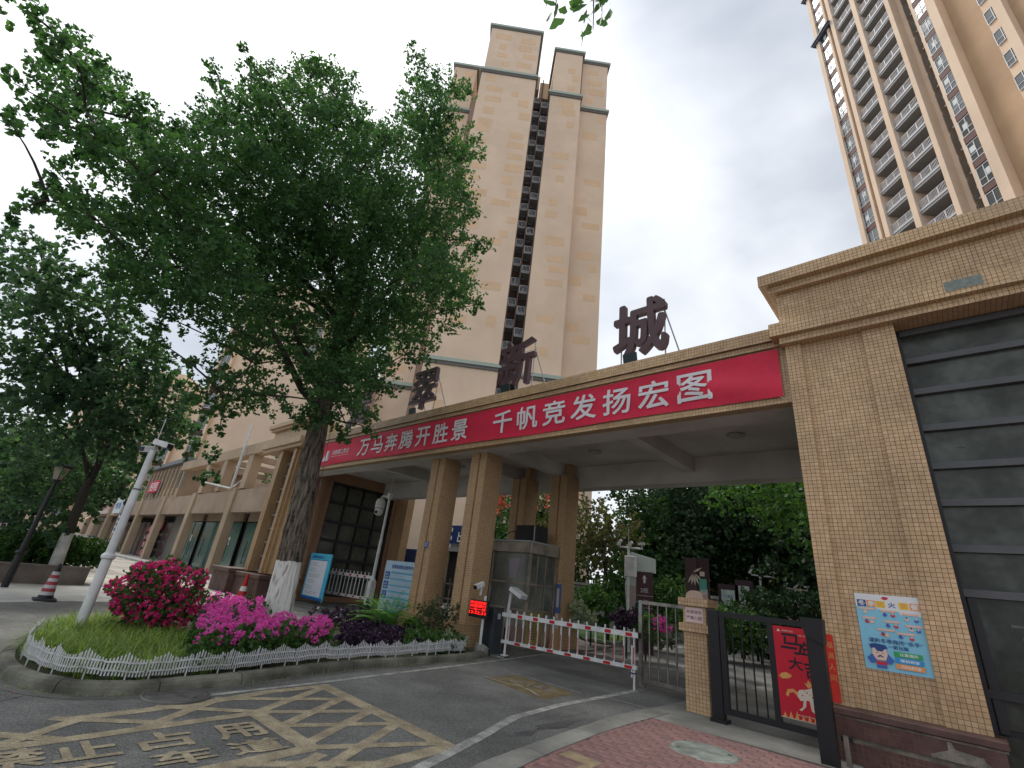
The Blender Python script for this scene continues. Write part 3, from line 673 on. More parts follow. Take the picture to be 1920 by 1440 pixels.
# blue plate on its front
t = thing('street_plate', 'blue street name plate on the left gatehouse beside the tree trunk', 'sign', (-20.2, 8.3, 4.6))
c0 = PY(559, 897, 8.37); MB().bbox(c0[0]-.22, c0[0]+.30, 8.35, 8.375, c0[2]-.30, c0[2]+.28, .006).build('plate', MATS['plate_blue'], t)
mb = MB(); text(mb, '庆云', (c0[0]-.16, 8.347, c0[2]-.02), ex, ez, w=.36, h=.20, weight=.01); text(mb, '125', (c0[0]-.14, 8.347, c0[2]-.24), ex, ez, w=.3, h=.14); mb.build('lettering', M['white'], t)

# ------------------------------------------------------------------ banner
prep_texts([(c, .028) for c in '万马奔腾开胜景千帆竞发扬宏图']+[('成都建工物业', .01), ('CHENGDU', 0)])
bn = thing('banner', 'long red cloth banner with white characters hung along the canopy fascia', 'banner', (-10, 8.45, 5.5))
nx_, nz_ = 420, 18; x = np.linspace(-18.45, -1.68, nx_+1); s = np.linspace(0, 1, nz_+1)
def by(x, s): return 8.462-.006*np.sin(x*1.9)-.016*np.abs(np.sin(x*.9+s*2.2))**6-.013*np.sin(s*7+x*.35)-.006*np.sin(x*2.3+s*9+2*np.sin(x*.7))-.003*np.sin(x*7.3+s*5)
V = [(xx, by(xx, ss)-.012, 5.055+.915*ss+.016*math.sin(xx*1.1)*(1-ss)-.012*abs(math.sin(xx*.75))*ss) for xx in x for ss in s]
F = [(i*(nz_+1)+j, (i+1)*(nz_+1)+j, (i+1)*(nz_+1)+j+1, i*(nz_+1)+j+1) for i in range(nx_) for j in range(nz_)]
mb = MB().add(V, F); mb.build('cloth', pm('banner_red', (.58, .022, .060), .6, .10, 1.2, .3, 7, spec=.3), bn, smooth=True)
bw = pm('banner_white', (.66, .64, .66), .7, .04, 4)
def on_cloth(mb, nm):
    v = np.vstack(mb.v); off = v[:, 1]-8.41; v[:, 1] = by(v[:, 0], (v[:, 2]-5.055)/.915)-.034+off; mb.v = [v]; mb.build(nm, bw, bn)
for x_, ss in ((-8.68, '千帆竞发扬宏图'), (-15.52, '万马奔腾开胜景')):
    for k, ch in enumerate(ss): mb = MB(); text(mb, ch, (x_+k*.856, 8.41, 5.20), ex, ez, w=.69, h=.62, weight=.020); on_cloth(mb, 'character')
mb = MB(); text(mb, '成都建工物业', (-17.45, 8.41, 5.42), ex, ez, w=1.25, h=.20, weight=.01); on_cloth(mb, 'lettering')
mb = MB(); mb.box(-17.5, -16.15, 8.409, 8.4105, 5.35, 5.362)
mb.add([(-18.15, 8.41, 5.22), (-17.72, 8.41, 5.22), (-17.80, 8.41, 5.60), (-17.88, 8.41, 5.66)], [(0, 1, 2, 3)]); mb.add([(-17.69, 8.41, 5.22), (-17.66, 8.41, 5.22), (-17.70, 8.41, 5.6), (-17.74, 8.41, 5.64)], [(0, 1, 2, 3)])
on_cloth(mb, 'logo')
for xx in (-1.75, -18.3): MB().tube([(xx, 8.44, 5.06), (xx+.08, 8.495, 4.99)], .006, 6).build('tie', M['white'], bn)

# ------------------------------------------------------------------ characters on the roof
signm = pm('sign_maroon', (.085, .045, .052), .5, .1, 4, spec=.4)
prep_texts([(c, .03) for c in '翡翠新城'])
for ch, x0, w, where in (('翡', -17.3, 1.38, 'mostly hidden by the tree crown'), ('翠', -13.18, 1.36, 'between the tree and the tower\'s dark slot'), ('新', -8.95, 1.34, 'in front of the tower'), ('城', -5.15, 1.36, 'against open sky, nearest the gatehouse')):
    t = thing('roof_character', 'maroon metal character %s on the canopy roof, %s' % (ch, where), 'sign letter', (x0+w/2, 8.8, 6.36), 'roof sign characters')
    mb = MB(); text(mb, ch, (x0, 8.60, 6.62), ex, ez, w=w, h=1.46, weight=(.017 if ch != '城' else .024), thick=.13); mb.build('character', signm, t)
    for xx in (x0+.15, x0+w-.12):
        MB().tube([(xx, 8.76, 6.36), (xx, 8.76, 8.0)], .016, 6).build('post', M['grey_metal'], t)
        MB().tube([(xx, 8.78, 7.7), (xx+.25, 9.35, 6.2)], .016, 6).build('brace', M['grey_metal'], t)
    for z in (6.95, 7.7): MB().tube([(x0+.05, 8.755, z), (x0+w-.05, 8.755, z)], .012, 6).build('rail', M['grey_metal'], t)
    f = thing('floodlight', 'small dark floodlight on the canopy roof below the %s character' % {'翡': 'hidden first', '翠': 'second', '新': 'third', '城': 'last'}[ch], 'floodlight', (x0+.55, 8.45, 6.4), 'floodlights on the canopy roof')
    MB().obox((x0+.55, 8.44, 6.50), (.16, 0, 0), (0, .02, -.10), (0, -.03, -.006)).build('housing', pm('flood_dark', (.03, .045, .045), .4, .1), f)
    MB().tube([(x0+.40, 8.5, 6.36), (x0+.40, 8.46, 6.5), (x0+.70, 8.46, 6.5), (x0+.70, 8.5, 6.36)], .010, 6).build('bracket', M['grey_metal'], f)

# ------------------------------------------------------------------ gate pillar between the two lanes
gp_ = thing('gate_pillar', 'cream tiled gate pillar with rounded pale stone top and pink notice', 'pillar', (-3.48, 8.95, 0))
core = MB(); PXs = [(-3.71, -3.32, 8.76, 9.12, .0, 1.27), (-3.77, -3.26, 8.70, 9.18, 1.17, 1.29), (-3.71, -3.32, 8.76, 9.12, 1.29, 1.57), (-3.77, -3.26, 8.70, 9.18, 1.57, 1.69)]
for k, (a, b, c, d, e, f) in enumerate(PXs): core.box(a, b, c, d, e if k != 0 else 0, f if k != 0 else 1.17)
core.build('core', M['grout'], gp_)
fs = []
for (a, b, c, d, e, f) in [(-3.71, -3.32, 8.76, 9.12, .0, 1.17)]+PXs[1:]:
    fs += [((a, c, e), ex, ez, ny, b-a, f-e), ((b, c, e), ey, ez, ex, d-c, f-e)]
for (a, b, c, d, e, f) in (PXs[1], PXs[3]): fs += [((a, c, f), ex, ey, ez, b-a, d-c)]
tile_faces(gp_, fs, M['tile'], 'tile', 290, key=lambda c: -c[2]*.1+(c[1]-8.7), mat_alt=M['tile_b'])
mb = MB(); n = 14; prof = [(-.155+.31*k/n, .13*math.sqrt(max(0, 1-((k-n/2)/(n/2))**2))**.75) for k in range(n+1)]
V = [(-3.52+a, y_, 1.692+b) for y_ in (8.80, 9.06) for a, b in prof]
mb.add(V, [tuple(range(n+1)), tuple(range(2*n+1, n, -1))]+[(k, n+1+k, n+2+k, k+1) for k in range(n)]+[(0, n, 2*n+1, n+1)])
mb.build('stone_top', pm('pink_stone', (.42, .30, .24), .8, .08, 8), gp_)
nt_ = thing('pillar_notice', 'pale pink notice plate about shared bicycles on the gate pillar', 'sign', (-3.51, 8.75, 1.44))
MB().box(-3.665, -3.36, 8.744, 8.752, 1.315, 1.545).build('plate', pm('notice_pink', (.62, .47, .46), .6, .04), nt_)
mb = MB(); text(mb, '共享单车', (-3.64, 8.742, 1.45), ex, ez, w=.26, h=.055, weight=.004); text(mb, '严禁入园', (-3.645, 8.742, 1.36), ex, ez, w=.26, h=.055, weight=.004)
mb.build('lettering', pm('print_brown', (.10, .05, .06), .6, 0), nt_)
# ------------------------------------------------------------------ towers
def lpart(mb, name, mat, parent, kind=None, smooth=False):
    me = mb.mesh(name); o = bpy.data.objects.new(name, me); COL.objects.link(o); o.parent = parent
    for mm in (mat if isinstance(mat, (list, tuple)) else [mat]): me.materials.append(mm)
    if smooth: me.polygons.foreach_set('use_smooth', [True]*len(me.polygons))
    if kind: o['kind'] = kind
    return o
M['tw'] = pm('tower_cream', (.72, .555, .415), .85, .04, .12, 0, grime=.09, gscale=.25)
M['tw2'] = pm('tower_panel', (.68, .475, .31), .85, .05, .5, 0)
M['tw_brown'] = pm('tower_tan', (.50, .335, .205), .85, .05, .2, 0, grime=.1, gscale=.3)
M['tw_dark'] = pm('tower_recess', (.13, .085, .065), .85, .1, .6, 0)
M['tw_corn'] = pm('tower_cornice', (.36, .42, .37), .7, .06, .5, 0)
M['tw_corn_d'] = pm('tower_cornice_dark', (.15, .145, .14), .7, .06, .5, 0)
M['slabc'] = pm('balcony_concrete', (.30, .30, .30), .85, .1, .6, 0)
M['rail'] = pm('balcony_rail', (.52, .52, .54), .6, .05, .6, 0)
M['tw_glass'] = pm('tower_glass', (.07, .085, .09), .06, .3, .35, 0, spec=1.0)
M['tw_frame'] = pm('tower_window_frame', (.62, .64, .66), .5, .04, 1, 0)
M['spandrel'] = pm('maroon_spandrel', (.10, .04, .035), .7, .1, .6, 0)
TA = radians(46.5)
def frame_thing(name, label, cat, s, D, rz, group=None):
    t = np.array([cos(rz), sin(rz)]); o = np.array([-sin(rz), cos(rz)]); p = o*D+t*s
    th = thing(name, label, cat, (p[0], p[1], 0), group, rz); return th
tw = frame_thing('apartment_tower', 'tall cream apartment tower behind the canopy with a dark balcony slot down its middle', 'apartment tower', 1.0, 45.0, TA)
def L(s, D): return s-1.0, D-45.0
def wallbox(mb, s0, s1, D0, D1, z0, z1): a = L(s0, D0); b = L(s1, D1); mb.box(a[0], b[0], a[1], b[1], z0, z1)
blocks = [('A', -7.54, .30, 44.5, 58, 79.2, (22.4, 68.7)), ('B', 2.6, 7.0, 45.0, 58.1, 76.8, (22.2, 66.8)), ('C', 7.02, 11.2, 46.3, 58.2, 77.2, (66.3,)), ('D', -12.9, -9.1, 49.6, 62, 76.7, (21.0, 66.4))]
rr = random.Random(5)
panel_me = {}
for nm, s0, s1, D0, D1, zt_, cs in blocks:
    top = max(cs); mb = MB(); wallbox(mb, s0, s1, D0, D1, 0, top); wallbox(mb, s0+.18, s1-.12, D0+.12, D1, top+.002, zt_-.5); lpart(mb, 'wall', M['tw'], tw)
    for c in list(cs)+[zt_]:
        i = .18 if c == zt_ else 0
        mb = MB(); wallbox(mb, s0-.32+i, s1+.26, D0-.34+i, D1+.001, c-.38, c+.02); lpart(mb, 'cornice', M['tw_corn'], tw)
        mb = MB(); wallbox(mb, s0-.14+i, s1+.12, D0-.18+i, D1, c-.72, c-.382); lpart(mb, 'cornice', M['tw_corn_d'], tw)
    z = 6.0 if nm != 'D' else 20
    used = []
    while z < zt_-2.2:
        dens = .92 if (nm == 'A' and 38 < z < 79) else (.62 if z > 30 else .35)
        W = s1-s0; n = 2 if nm == 'A' else 1
        for k in range(n):
            if rr.random() < dens and not any(abs(z+.9-c) < 1.4 for c in cs):
                w = rr.choice([1.1, 1.5, 2.0, 2.3]); h = rr.choice([.95, 1.1, 1.35]); a = s0+.3+k*W/n+rr.random()*max(.05, (W/n-w-.5)); zz = z+rr.random()*1.2
                if a+w > s1-.2: w = s1-.25-a
                x0, y0 = L(a, D0-.014+(.12 if z > top else 0)); mb = MB().box(x0, x0+w, y0, y0+.02, zz, zz+h); lpart(mb, 'wall_panel', M['tw2'], tw)
        z += 2.05
# dark slot with its two stacks of little balconies
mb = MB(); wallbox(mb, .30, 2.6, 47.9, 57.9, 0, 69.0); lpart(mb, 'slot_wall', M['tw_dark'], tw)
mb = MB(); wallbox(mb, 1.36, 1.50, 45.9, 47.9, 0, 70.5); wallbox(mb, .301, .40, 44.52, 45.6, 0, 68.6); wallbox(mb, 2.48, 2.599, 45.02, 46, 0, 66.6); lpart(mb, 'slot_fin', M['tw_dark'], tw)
def balcony_mesh(w, d, h=1.0, nb=9):
    a = MB().box(0, w, 0, d, -.14, .06).mesh('balcony'); a.materials.append(M['slabc'])
    mb = MB(); mb.box(0, w, .0, .05, h-.05, h); mb.box(0, w, .0, .05, .14, .18); 
    for k in range(nb): x = (k+.5)*w/nb; mb.box(x-.018, x+.018, .01, .045, .06, h)
    for k in (0, w-.05): mb.box(k, k+.05, 0, d, h-.05, h); mb.box(k+.001, k+.049, .001, .05, .06, h-.05)
    b = mb.mesh('railing'); b.materials.append(M['rail']); return a, b
bm1 = balcony_mesh(.98, 1.1, 1.0, 6); bm2 = balcony_mesh(.92, .9, 1.0, 6)
dk = MB().box(0, .7, 0, .05, .1, 2.2).mesh('door'); dk.materials.append(pm('dark_door', (.02, .022, .028), .3, .1))
lt = MB().box(0, .16, 0, .04, .9, 1.9).mesh('curtain'); lt.materials.append(pm('pale_curtain', (.4, .42, .45), .8, .1))
for k in range(-12, 9):
    z = 41.6+2.9*k
    for (bm, s, D, dz) in ((bm1, 1.52, 46.0, 0), (bm2, .42, 46.3, 1.15)):
        if z+dz > 67.5: continue
        x, y = L(s, D); b = inst('balcony', bm[0], (x, y, z+dz), tw); r = inst('railing', bm[1], (0, 0, 0), b)
        x, y = L(s+.15, 47.82); inst('door', dk, (x, y, z+dz), tw)
        if (k*7+int(dz*3)) % 3 == 0: inst('curtain', lt, (x+.3, y-.05, z+dz), tw)
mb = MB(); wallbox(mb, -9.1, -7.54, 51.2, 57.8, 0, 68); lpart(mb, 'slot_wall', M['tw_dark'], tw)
mb = MB(); wallbox(mb, -8.75, -8.05, 48.0, 51.19, 0, 67); lpart(mb, 'slot_fin', pm('slot_brown', (.30, .20, .15), .8, .1, .5), tw)
mb = MB(); wallbox(mb, 1.0, 2.3, 46.2, 49, 66.8, 70.2); wallbox(mb, .35, .9, 45.8, 47.8, 68, 70.8); lpart(mb, 'roof_block', M['tw_brown'], tw)
# a low annex to the left below the mid cornice
mb = MB(); wallbox(mb, -24, -12.95, 47.5, 60, 0, 20.2); lpart(mb, 'annex_wall', M['tw'], tw)

# ------------------------------------------------------------------ right tower
TB = radians(-45)
rt = frame_thing('apartment_tower', 'tower at the top right with stacked grey balconies and columns of white framed windows', 'apartment tower', -33, 38, TB)
def LR(s, D): return s+33.0, D-38.0
def wb(mb, s0, s1, D0, D1, z0, z1): a = LR(s0, D0); b = LR(s1, D1); mb.box(a[0], b[0], a[1], b[1], z0, z1)
ZB, ZT = 18, 104
mb = MB(); wb(mb, -39.60, -20, 40.4, 52, 0, ZT-1); lpart(mb, 'core', M['tw_brown'], rt)
for s0, s1, D0, mt in ((-39.65, -39.05, 38.0, 'tw'), (-36.80, -36.26, 38.0, 'tw'), (-33.50, -32.92, 38.0, 'tw'), (-29.80, -29.33, 38.0, 'tw'), (-26.30, -25.50, 38.0, 'tw'), (-21.95, -21.3, 37.9, 'tw')):
    mb = MB(); wb(mb, s0, s1, D0, 40.39, 0, ZT); lpart(mb, 'pier', M[mt], rt)
mb = MB(); wb(mb, -29.329, -28.85, 38.9, 40.395, 0, ZT); lpart(mb, 'wall', M['tw'], rt)
for s0, s1 in ((-37.62, -37.28), (-27.72, -27.45)): mb = MB(); wb(mb, s0, s1, 38.12, 38.45, 0, ZT); lpart(mb, 'pier', M['tw'], rt)
mb = MB(); wb(mb, -39.0, -36.81, 39.7, 40.39, 0, ZT); lpart(mb, 'recess_wall', pm('recess_green', (.12, .12, .10), .8, .2, .6), rt)
mb = MB(); wb(mb, -28.849, -26.4, 39.6, 40.39, 0, ZT); lpart(mb, 'recess_wall', MATS['recess_green'], rt)
mb = MB(); wb(mb, -25.49, -23.2, 38.9, 40.38, 0, ZT); lpart(mb, 'wall', M['tw_brown'], rt)
mb = MB(); wb(mb, -21.29, -14, 38.5, 50, 0, ZT); lpart(mb, 'wall', M['tw_brown'], rt)
mb = MB(); wb(mb, -23.199, -21.951, 38.85, 40.375, 0, ZT); lpart(mb, 'wall', M['tw'], rt)
# repeating pieces
def rail_bay(w, n):
    mb = MB(); mb.box(0, w, 0, .06, 1.0, 1.06); mb.box(0, w, 0, .05, .16, .20)
    for k in range(n): x = (k+.5)*w/n; mb.box(x-.016, x+.016, .01, .04, .2, 1.0)
    for k in range(4): x = k*w/3; mb.box(max(0, x-.03), min(w, x+.03), 0, .058, 0, 1.0)
    m_ = mb.mesh('railing'); m_.materials.append(M['rail']); return m_
def slab_bay(w, d):
    m_ = MB().box(0, w, 0, d, -.42, -.14).mesh('balcony'); m_.materials.append(M['slabc'])
    b = MB().box(0, w, -.06, 0.05, -.12, .04).mesh('slab_edge'); b.materials.append(M['rail']); return m_, b
w1, w2 = 2.74, 3.10
sl1, se1 = slab_bay(w1, 2.2); sl2, se2 = slab_bay(w2, 2.2); ra1 = rail_bay(w1, 22); ra2 = rail_bay(w2, 24)
bd = MB().box(0, 1.5, 0, .05, .0, 2.1).mesh('balcony_door'); bd.materials.append(M['tw_glass'])
sidew = MB().box(0, .05, 0, .1, .25, 2.3).mesh('side_frame'); sidew.materials.append(M['tw_frame'])
def window_mesh(w):
    f = MB(); t = .045
    f.box(0, w, 0, .08, 0, t*1.4); f.box(0, w, 0, .08, 2.0-t, 2.0); f.box(0, w, .005, .075, .70, .70+t)
    for x in (0, w*.5, w-t): f.box(x, x+t, .002, .078, t*1.4, .70); f.box(x, x+t, .002, .078, .70+t, 2.0-t)
    a = f.mesh('window'); a.materials.append(M['tw_frame'])
    g = MB().box(.01, w-.01, .05, .06, .02, 1.98).mesh('pane'); g.materials.append(M['tw_glass']); return a, g
wa = window_mesh(1.40); wb_ = window_mesh(1.14); wc = window_mesh(1.16)
glow = MB().box(0, .45, 0, .02, 0, .62).mesh('blind'); glow.materials.append(pm('white_blind', (.6, .62, .62), .8, .06, 1))
sp1 = MB().box(0, 1.40, 0, .5, -.72, -.06).mesh('spandrel'); sp1.materials.append(M['spandrel'])
sp2 = MB().box(0, 1.14, 0, .5, -.72, -.06).mesh('spandrel'); sp2.materials.append(M['spandrel'])
lat = MB()
for k in range(13): lat.box(0, 1.05, 0, .03, .1+k*.19, .16+k*.19)
lat = lat.mesh('louvre'); lat.materials.append(pm('dark_louvre', (.06, .055, .05), .7, .1))
acb = MB().bbox(.5, .95, -.1, .18, .5, .85, .02).mesh('air_conditioner'); acb.materials.append(pm('ac_white', (.35, .35, .33), .6, .05))
rsl = MB().box(0, .46, 0, .6, -.12, .02).mesh('slab'); rsl.materials.append(M['slabc'])
for k in range(-9, 18):
    z = 47.8+2.9*k
    for (sl, se, ra, s) in ((sl1, se1, ra1, -36.25), (sl2, se2, ra2, -32.91)):
        x, y = LR(s, 38.25); b = inst('balcony', sl, (x, y, z), rt); inst('slab_edge', se, (0, 0, 0), b); inst('railing', ra, (0, 0, 0), b)
        inst('balcony_door', bd, (.9, 2.06, 0), b)
        if rr.random() < .6: inst('side_frame', sidew, (.02, .02, 0), b)
    for (wm, sp, s, D) in ((wa, sp1, -39.04, 38.2), (wb_, sp2, -27.44, 38.12)):
        x, y = LR(s, D); f = inst('window', wm[0], (x, y, z+.35), rt); inst('pane', wm[1], (0, 0, 0), f)
        inst('spandrel', sp, (x, y+.03, z+.35), rt)
        if rr.random() < .7: inst('blind', glow, (.08+rr.random()*.5, .045, .78+rr.random()*.4), f)
    x, y = LR(-23.16, 38.74); f = inst('window', wc[0], (x, y, z+.7), rt, scale=(1, 1, .80)); inst('pane', wc[1], (0, 0, 0), f)
    x, y = LR(-28.80, 38.75); inst('louvre', lat, (x, y, z), rt)
    if rr.random() < .85: inst('air_conditioner', acb, (x+.05, y+.1, z+.6), rt)
    x, y = LR(-37.27, 38.5); inst('slab', rsl, (x, y, z), rt); x, y = LR(-28.2, 38.55); inst('slab', rsl, (x, y, z), rt)
for z in (76.0, 86.5):
    mb = MB(); wb(mb, -40.0, -36.75, 37.75, 38.4, z, z+.35); lpart(mb, 'cornice', pm('blue_cornice', (.06, .065, .10), .6, .05), rt)
    mb = MB(); wb(mb, -40.15, -36.7, 37.6, 38.4, z+.36, z+.6); lpart(mb, 'cornice', MATS['blue_cornice'], rt)

# ------------------------------------------------------------------ pink towers behind the shops
def small_tower(s0, s1, D, zt_, label, wins):
    t = frame_thing('apartment_block', label, 'apartment block', (s0+s1)/2, D, TA, 'blocks behind the shop row'); c = (s0+s1)/2
    mb = MB().box(s0-c, s1-c, 0, 14, 0, zt_); lpart(mb, 'wall', M['tw'], t)
    for (a, b) in wins:
        mb = MB().box(a-c-.3, a-c, -.5, 0, 0, zt_-.01); mb.box(b-c, b-c+.3, -.5, 0, 0, zt_-.01); lpart(mb, 'fin', M['tw'], t) if False else None
        mb1 = MB().box(a-c-.3, a-c, -.5, 0, 0, zt_-.01); lpart(mb1, 'fin', M['tw'], t); mb2 = MB().box(b-c, b-c+.3, -.5, 0, 0, zt_-.01); lpart(mb2, 'fin', M['tw'], t)
        w = b-a; me = window_mesh(w); sp = MB().box(0, w, 0, .1, -.7, -.02).mesh('spandrel'); sp.materials.append(M['spandrel'])
        z = 3.5
        while z < zt_-3: f = inst('window', me[0], (a-c, -.32, z), t); inst('pane', me[1], (0, 0, 0), f); inst('spandrel', sp, (a-c, -.3, z), t); z += 2.9
    return t
small_tower(-36.8, -22.0, 60, 38, 'pink cream apartment block behind the trunk with white framed windows on its right', ((-26.3, -24.6), (-23.6, -22.5), (-36.6, -35.4)))
small_tower(-64, -50.0, 74, 27, 'far pink cream block glimpsed between the camera pole and left tree', ((-60, -58), (-53.5, -52.0)))
small_tower(-48.5, -38.5, 70, 24, 'pale block behind the dark eave of the shop row', ((-46.5, -45.0), (-42.5, -41)))
# ------------------------------------------------------------------ shop row on the left
M['stucco'] = pm('shop_stucco', (.42, .32, .225), .9, .06, .8, .2, 40, grime=.16, gscale=.6)
M['stucco2'] = pm('shop_beam_stucco', (.37, .28, .21), .9, .06, .8, .3, 60, grime=.2, gscale=.5)
M['green_glass'] = pm('green_glass_door', (.085, .16, .135), .12, .12, .4, 0, spec=.5)
M['shop_dark'] = pm('shop_interior', (.03, .028, .03), .7, .3, 1)
sb = thing('shop_building', 'long beige shop row with square columns, green glass fronts and roof pergola', 'shop building', (-40, 11.5, 0))
YF = 10.6
xs = [-26.4, -34.6, -42.9, -51.4, -59.6, -67.6, -74.4, -81.4, -89.0]
for i, x in enumerate(xs):
    yf = YF+.0*i
    MB().box(x, x+.82, yf, yf+.50, .15, 5.3).build('column', M['stucco'], sb)
    if i < len(xs)-1:
        MB().box(xs[i+1]+.821, x-.001, yf+.12, yf+.5, 3.80, 5.2).build('beam', M['stucco2'], sb)
MB().box(-96, -25, YF+.51, YF+3.2, 3.95, 4.3).build('soffit', M['stucco2'], sb)
MB().box(-96, -23.2, YF+.45, YF+6, 5.201, 5.3).build('terrace', M['stucco'], sb)
MB().box(-96, -24, YF+3.3, YF+3.6, .15, 3.95).build('back_wall', M['shop_dark'], sb)
# shop fronts
for i in range(len(xs)-1):
    a, b = xs[i+1]+.83, xs[i]-.01
    if i in (0, 1, 2):
        a2 = a+(2.6 if i == 2 else 0)
        if i == 2: MB().box(a, a2-.1, YF+1.3, YF+1.6, .15, 3.95).build('wall', pm('grey_stone_wall', (.17, .16, .14), .8, .1, 1), sb)
        n = 3; w = (b-a2)/n
        for k in range(n):
            MB().box(a2+k*w+.03, a2+(k+1)*w-.03, YF+1.35, YF+1.37, .2, 3.35).build('glass_door', M['green_glass'], sb)
            MB().box(a2+k*w-.03, a2+k*w+.029, YF+1.32, YF+1.42, .15, 3.42).build('door_post', M['frame'], sb)
            h = MB(); x = a2+(k+.5)*w; h.tube([(x-.12, YF+1.30, .9), (x-.12, YF+1.26, 1.0), (x-.12, YF+1.26, 2.1), (x-.12, YF+1.30, 2.2)], .025, 6); h.build('door_handle', M['frame_black'], sb)
        MB().box(a2, b, YF+1.3, YF+1.5, 3.42, 3.95).build('lintel', M['stucco2'], sb)
        mb = MB(); x = b-1.6; mb.box(x, x+.28, YF+1.33, YF+1.345, 1.9, 2.4); mb.build('paper_notice', M['white_plastic'], sb)
    else:
        for k in range(4):
            w = (b-a)/4; MB().box(a+k*w+.05, a+(k+1)*w-.05, YF+1.5, YF+1.52, .2, 3.3).build('shop_window', pm('shop_glass', (.05, .05, .055), .15, .4, 1.2, spec=.5), sb)
            MB().box(a+k*w-.04, a+k*w+.04, YF+1.46, YF+1.56, .15, 3.3).build('window_post', pm('brown_frame', (.13, .08, .05), .5, .1), sb)
# red goods rack in the fourth shop
rk = thing('goods_rack', 'red and white goods shelves standing inside the shop with red panels', 'shelf', (-47.5, 12.0, .15))
a, b = -50.4, -44.5
if True:
    for k in range(4): MB().box(-57.2+.0, -54.2, 11.55, 11.9, .25+k*.7, .29+k*.7).build('shelf', pm('rack_red', (.28, .02, .03), .6, .1), rk)
    rg = random.Random(3)
    for k in range(4):
        x = -57.1
        while x < -54.4:
            w = rg.uniform(.15, .35); MB().box(x, x+w-.02, 11.52, 11.8, .30+k*.7, .30+k*.7+rg.uniform(.3, .55)).build('box', pm('goods_%d' % rg.randrange(4), rg.choice([(.30, .03, .04), (.5, .48, .45), (.25, .10, .05), (.35, .05, .08)]), .6, .1), rk); x += w
    MB().box(-57.4, -54.0, 11.95, 12.0, 2.6, 3.5).build('red_panel', MATS['rack_red'], rk)
# shop signs on the last bays
def sign(name, label, px0, px1, mats, txt, tcol, yb=None):
    a = PY(*px0, YF-.05); b = PY(*px1, YF-.05)
    t = thing(name, label, 'shop sign', (a[0], YF-.05, 0)); x0, x1 = min(a[0], b[0]), max(a[0], b[0])
    MB().box(x0, x1, YF-.18, YF-.02, 4.0, 5.75).build('board', mats, t)
    mb = MB(); text(mb, txt, (x0+(x1-x0)*.12, YF-.185, 4.45), ex, ez, w=(x1-x0)*.76, h=.75, weight=.02); mb.build('lettering', tcol, t)
sign('shop_sign', 'white shop sign board with blue characters over the shop bay', (212, 962), (233, 945), pm('sign_white', (.6, .66, .7), .5, .03), '博奥', pm('sign_blue', (.03, .15, .4), .5, .03))
sign('shop_sign', 'pale pink shop sign board with red characters at the far end of the shop row', (183, 968), (208, 950), pm('sign_pink', (.6, .5, .48), .5, .03), '百味鲜', pm('sign_redt', (.4, .08, .07), .5, .03))
c = PY(219, 985, YF-.5); bp_ = thing('barber_pole', 'blue and white striped hanging sign below the blue shop sign', 'sign', (c[0], YF-.5, 0))
for k in range(8): MB().box(c[0]-.16, c[0]+.16, YF-.60, YF-.35, 1.9+k*.25, 1.9+k*.25+.249).build('stripe', MATS['sign_blue'] if k % 2 else M['white'], bp_)
# upper pergola and upper storey
up = [-26.2, -33.8, -38.6, -42.4]
for x in up: MB().box(x, x+.8, YF+.15, YF+.75, 5.301, 7.55).build('pergola_post', M['stucco'], sb)
MB().box(-49.5, -23.2, YF+.10, YF+.8, 7.55, 8.25).build('pergola_beam', M['stucco'], sb)
for k in range(5): x = -27.5-k*4.3; MB().box(x, x+.35, YF+.801, YF+5.4, 7.6, 8.0).build('pergola_rib', M['stucco2'], sb)
MB().box(-47, -23.2, YF+5.5, YF+5.9, 5.3, 8.2).build('pergola_wall', M['stucco'], sb)
MB().box(-47, -23.2, YF+3.2, YF+3.5, 6.2, 6.5).build('pergola_rail', M['stucco2'], sb)
us = thing('upper_storey', 'upper storey over the shops with dark slim eave and narrow windows', 'building', (-56, 12, 5.3))
MB().box(-63, -50.2, YF+.6, YF+6, 5.31, 8.35).build('wall', M['stucco'], us)
MB().box(-63.6, -49.2, YF+.1, YF+6.3, 8.36, 8.55).build('eave', pm('eave_grey', (.17, .18, .19), .6, .06), us); MB().box(-63.3, -49.5, YF+.3, YF+6.2, 8.551, 8.85).build('eave', MATS['eave_grey'], us)
for k in range(9):
    x = -62.3+k*1.35
    MB().box(x, x+.34, YF+.45, YF+.60, 5.6, 8.2).build('fin', M['stucco'], us)
    MB().box(x+.5, x+1.15, YF+.585, YF+.60, 6.2, 7.9).build('window', M['tw_glass'], us)
rb = thing('red_hanging_banner', 'small red banner with white lettering on the upper storey railing', 'banner', (-57.5, YF+.2, 5.5))
MB().box(-59.6, -55.8, YF+.20, YF+.22, 5.95, 7.1).build('cloth', MATS['banner_red'], rb)
mb = MB(); text(mb, '招租', (-59.2, YF+.19, 6.1), ex, ez, w=3.0, h=.85, weight=.02); mb.build('lettering', M['white'], rb)
for k in range(3): 
    x = -60+k*2.2; MB().tube([(x, YF+.3, 5.3), (x, YF+.3, 7.2)], .05, 6).build('rail_post', M['grey_metal'], rb)
# white pipe frame on the terrace
pf = thing('white_pipe', 'white pipe rising from the shop terrace in front of the pergola', 'pipe', (-31, YF, 5.2))
p0 = PY(433, 916, YF-.1); p1 = PY(473, 798, YF-.1); p2 = PY(388, 905, YF+.5)
MB().tube([p1, p0], .085, 8).build('upright', M['white_metal'], pf); MB().tube([p0, (p2[0], YF+.2, p2[2])], .06, 8).build('crossbar', M['white_metal'], pf)
MB().tube([(p0[0]-.1, YF, p0[2]+.1), (p0[0]-1.2, YF+1.0, p0[2]+1.2)], .03, 6).build('brace', M['white_metal'], pf)
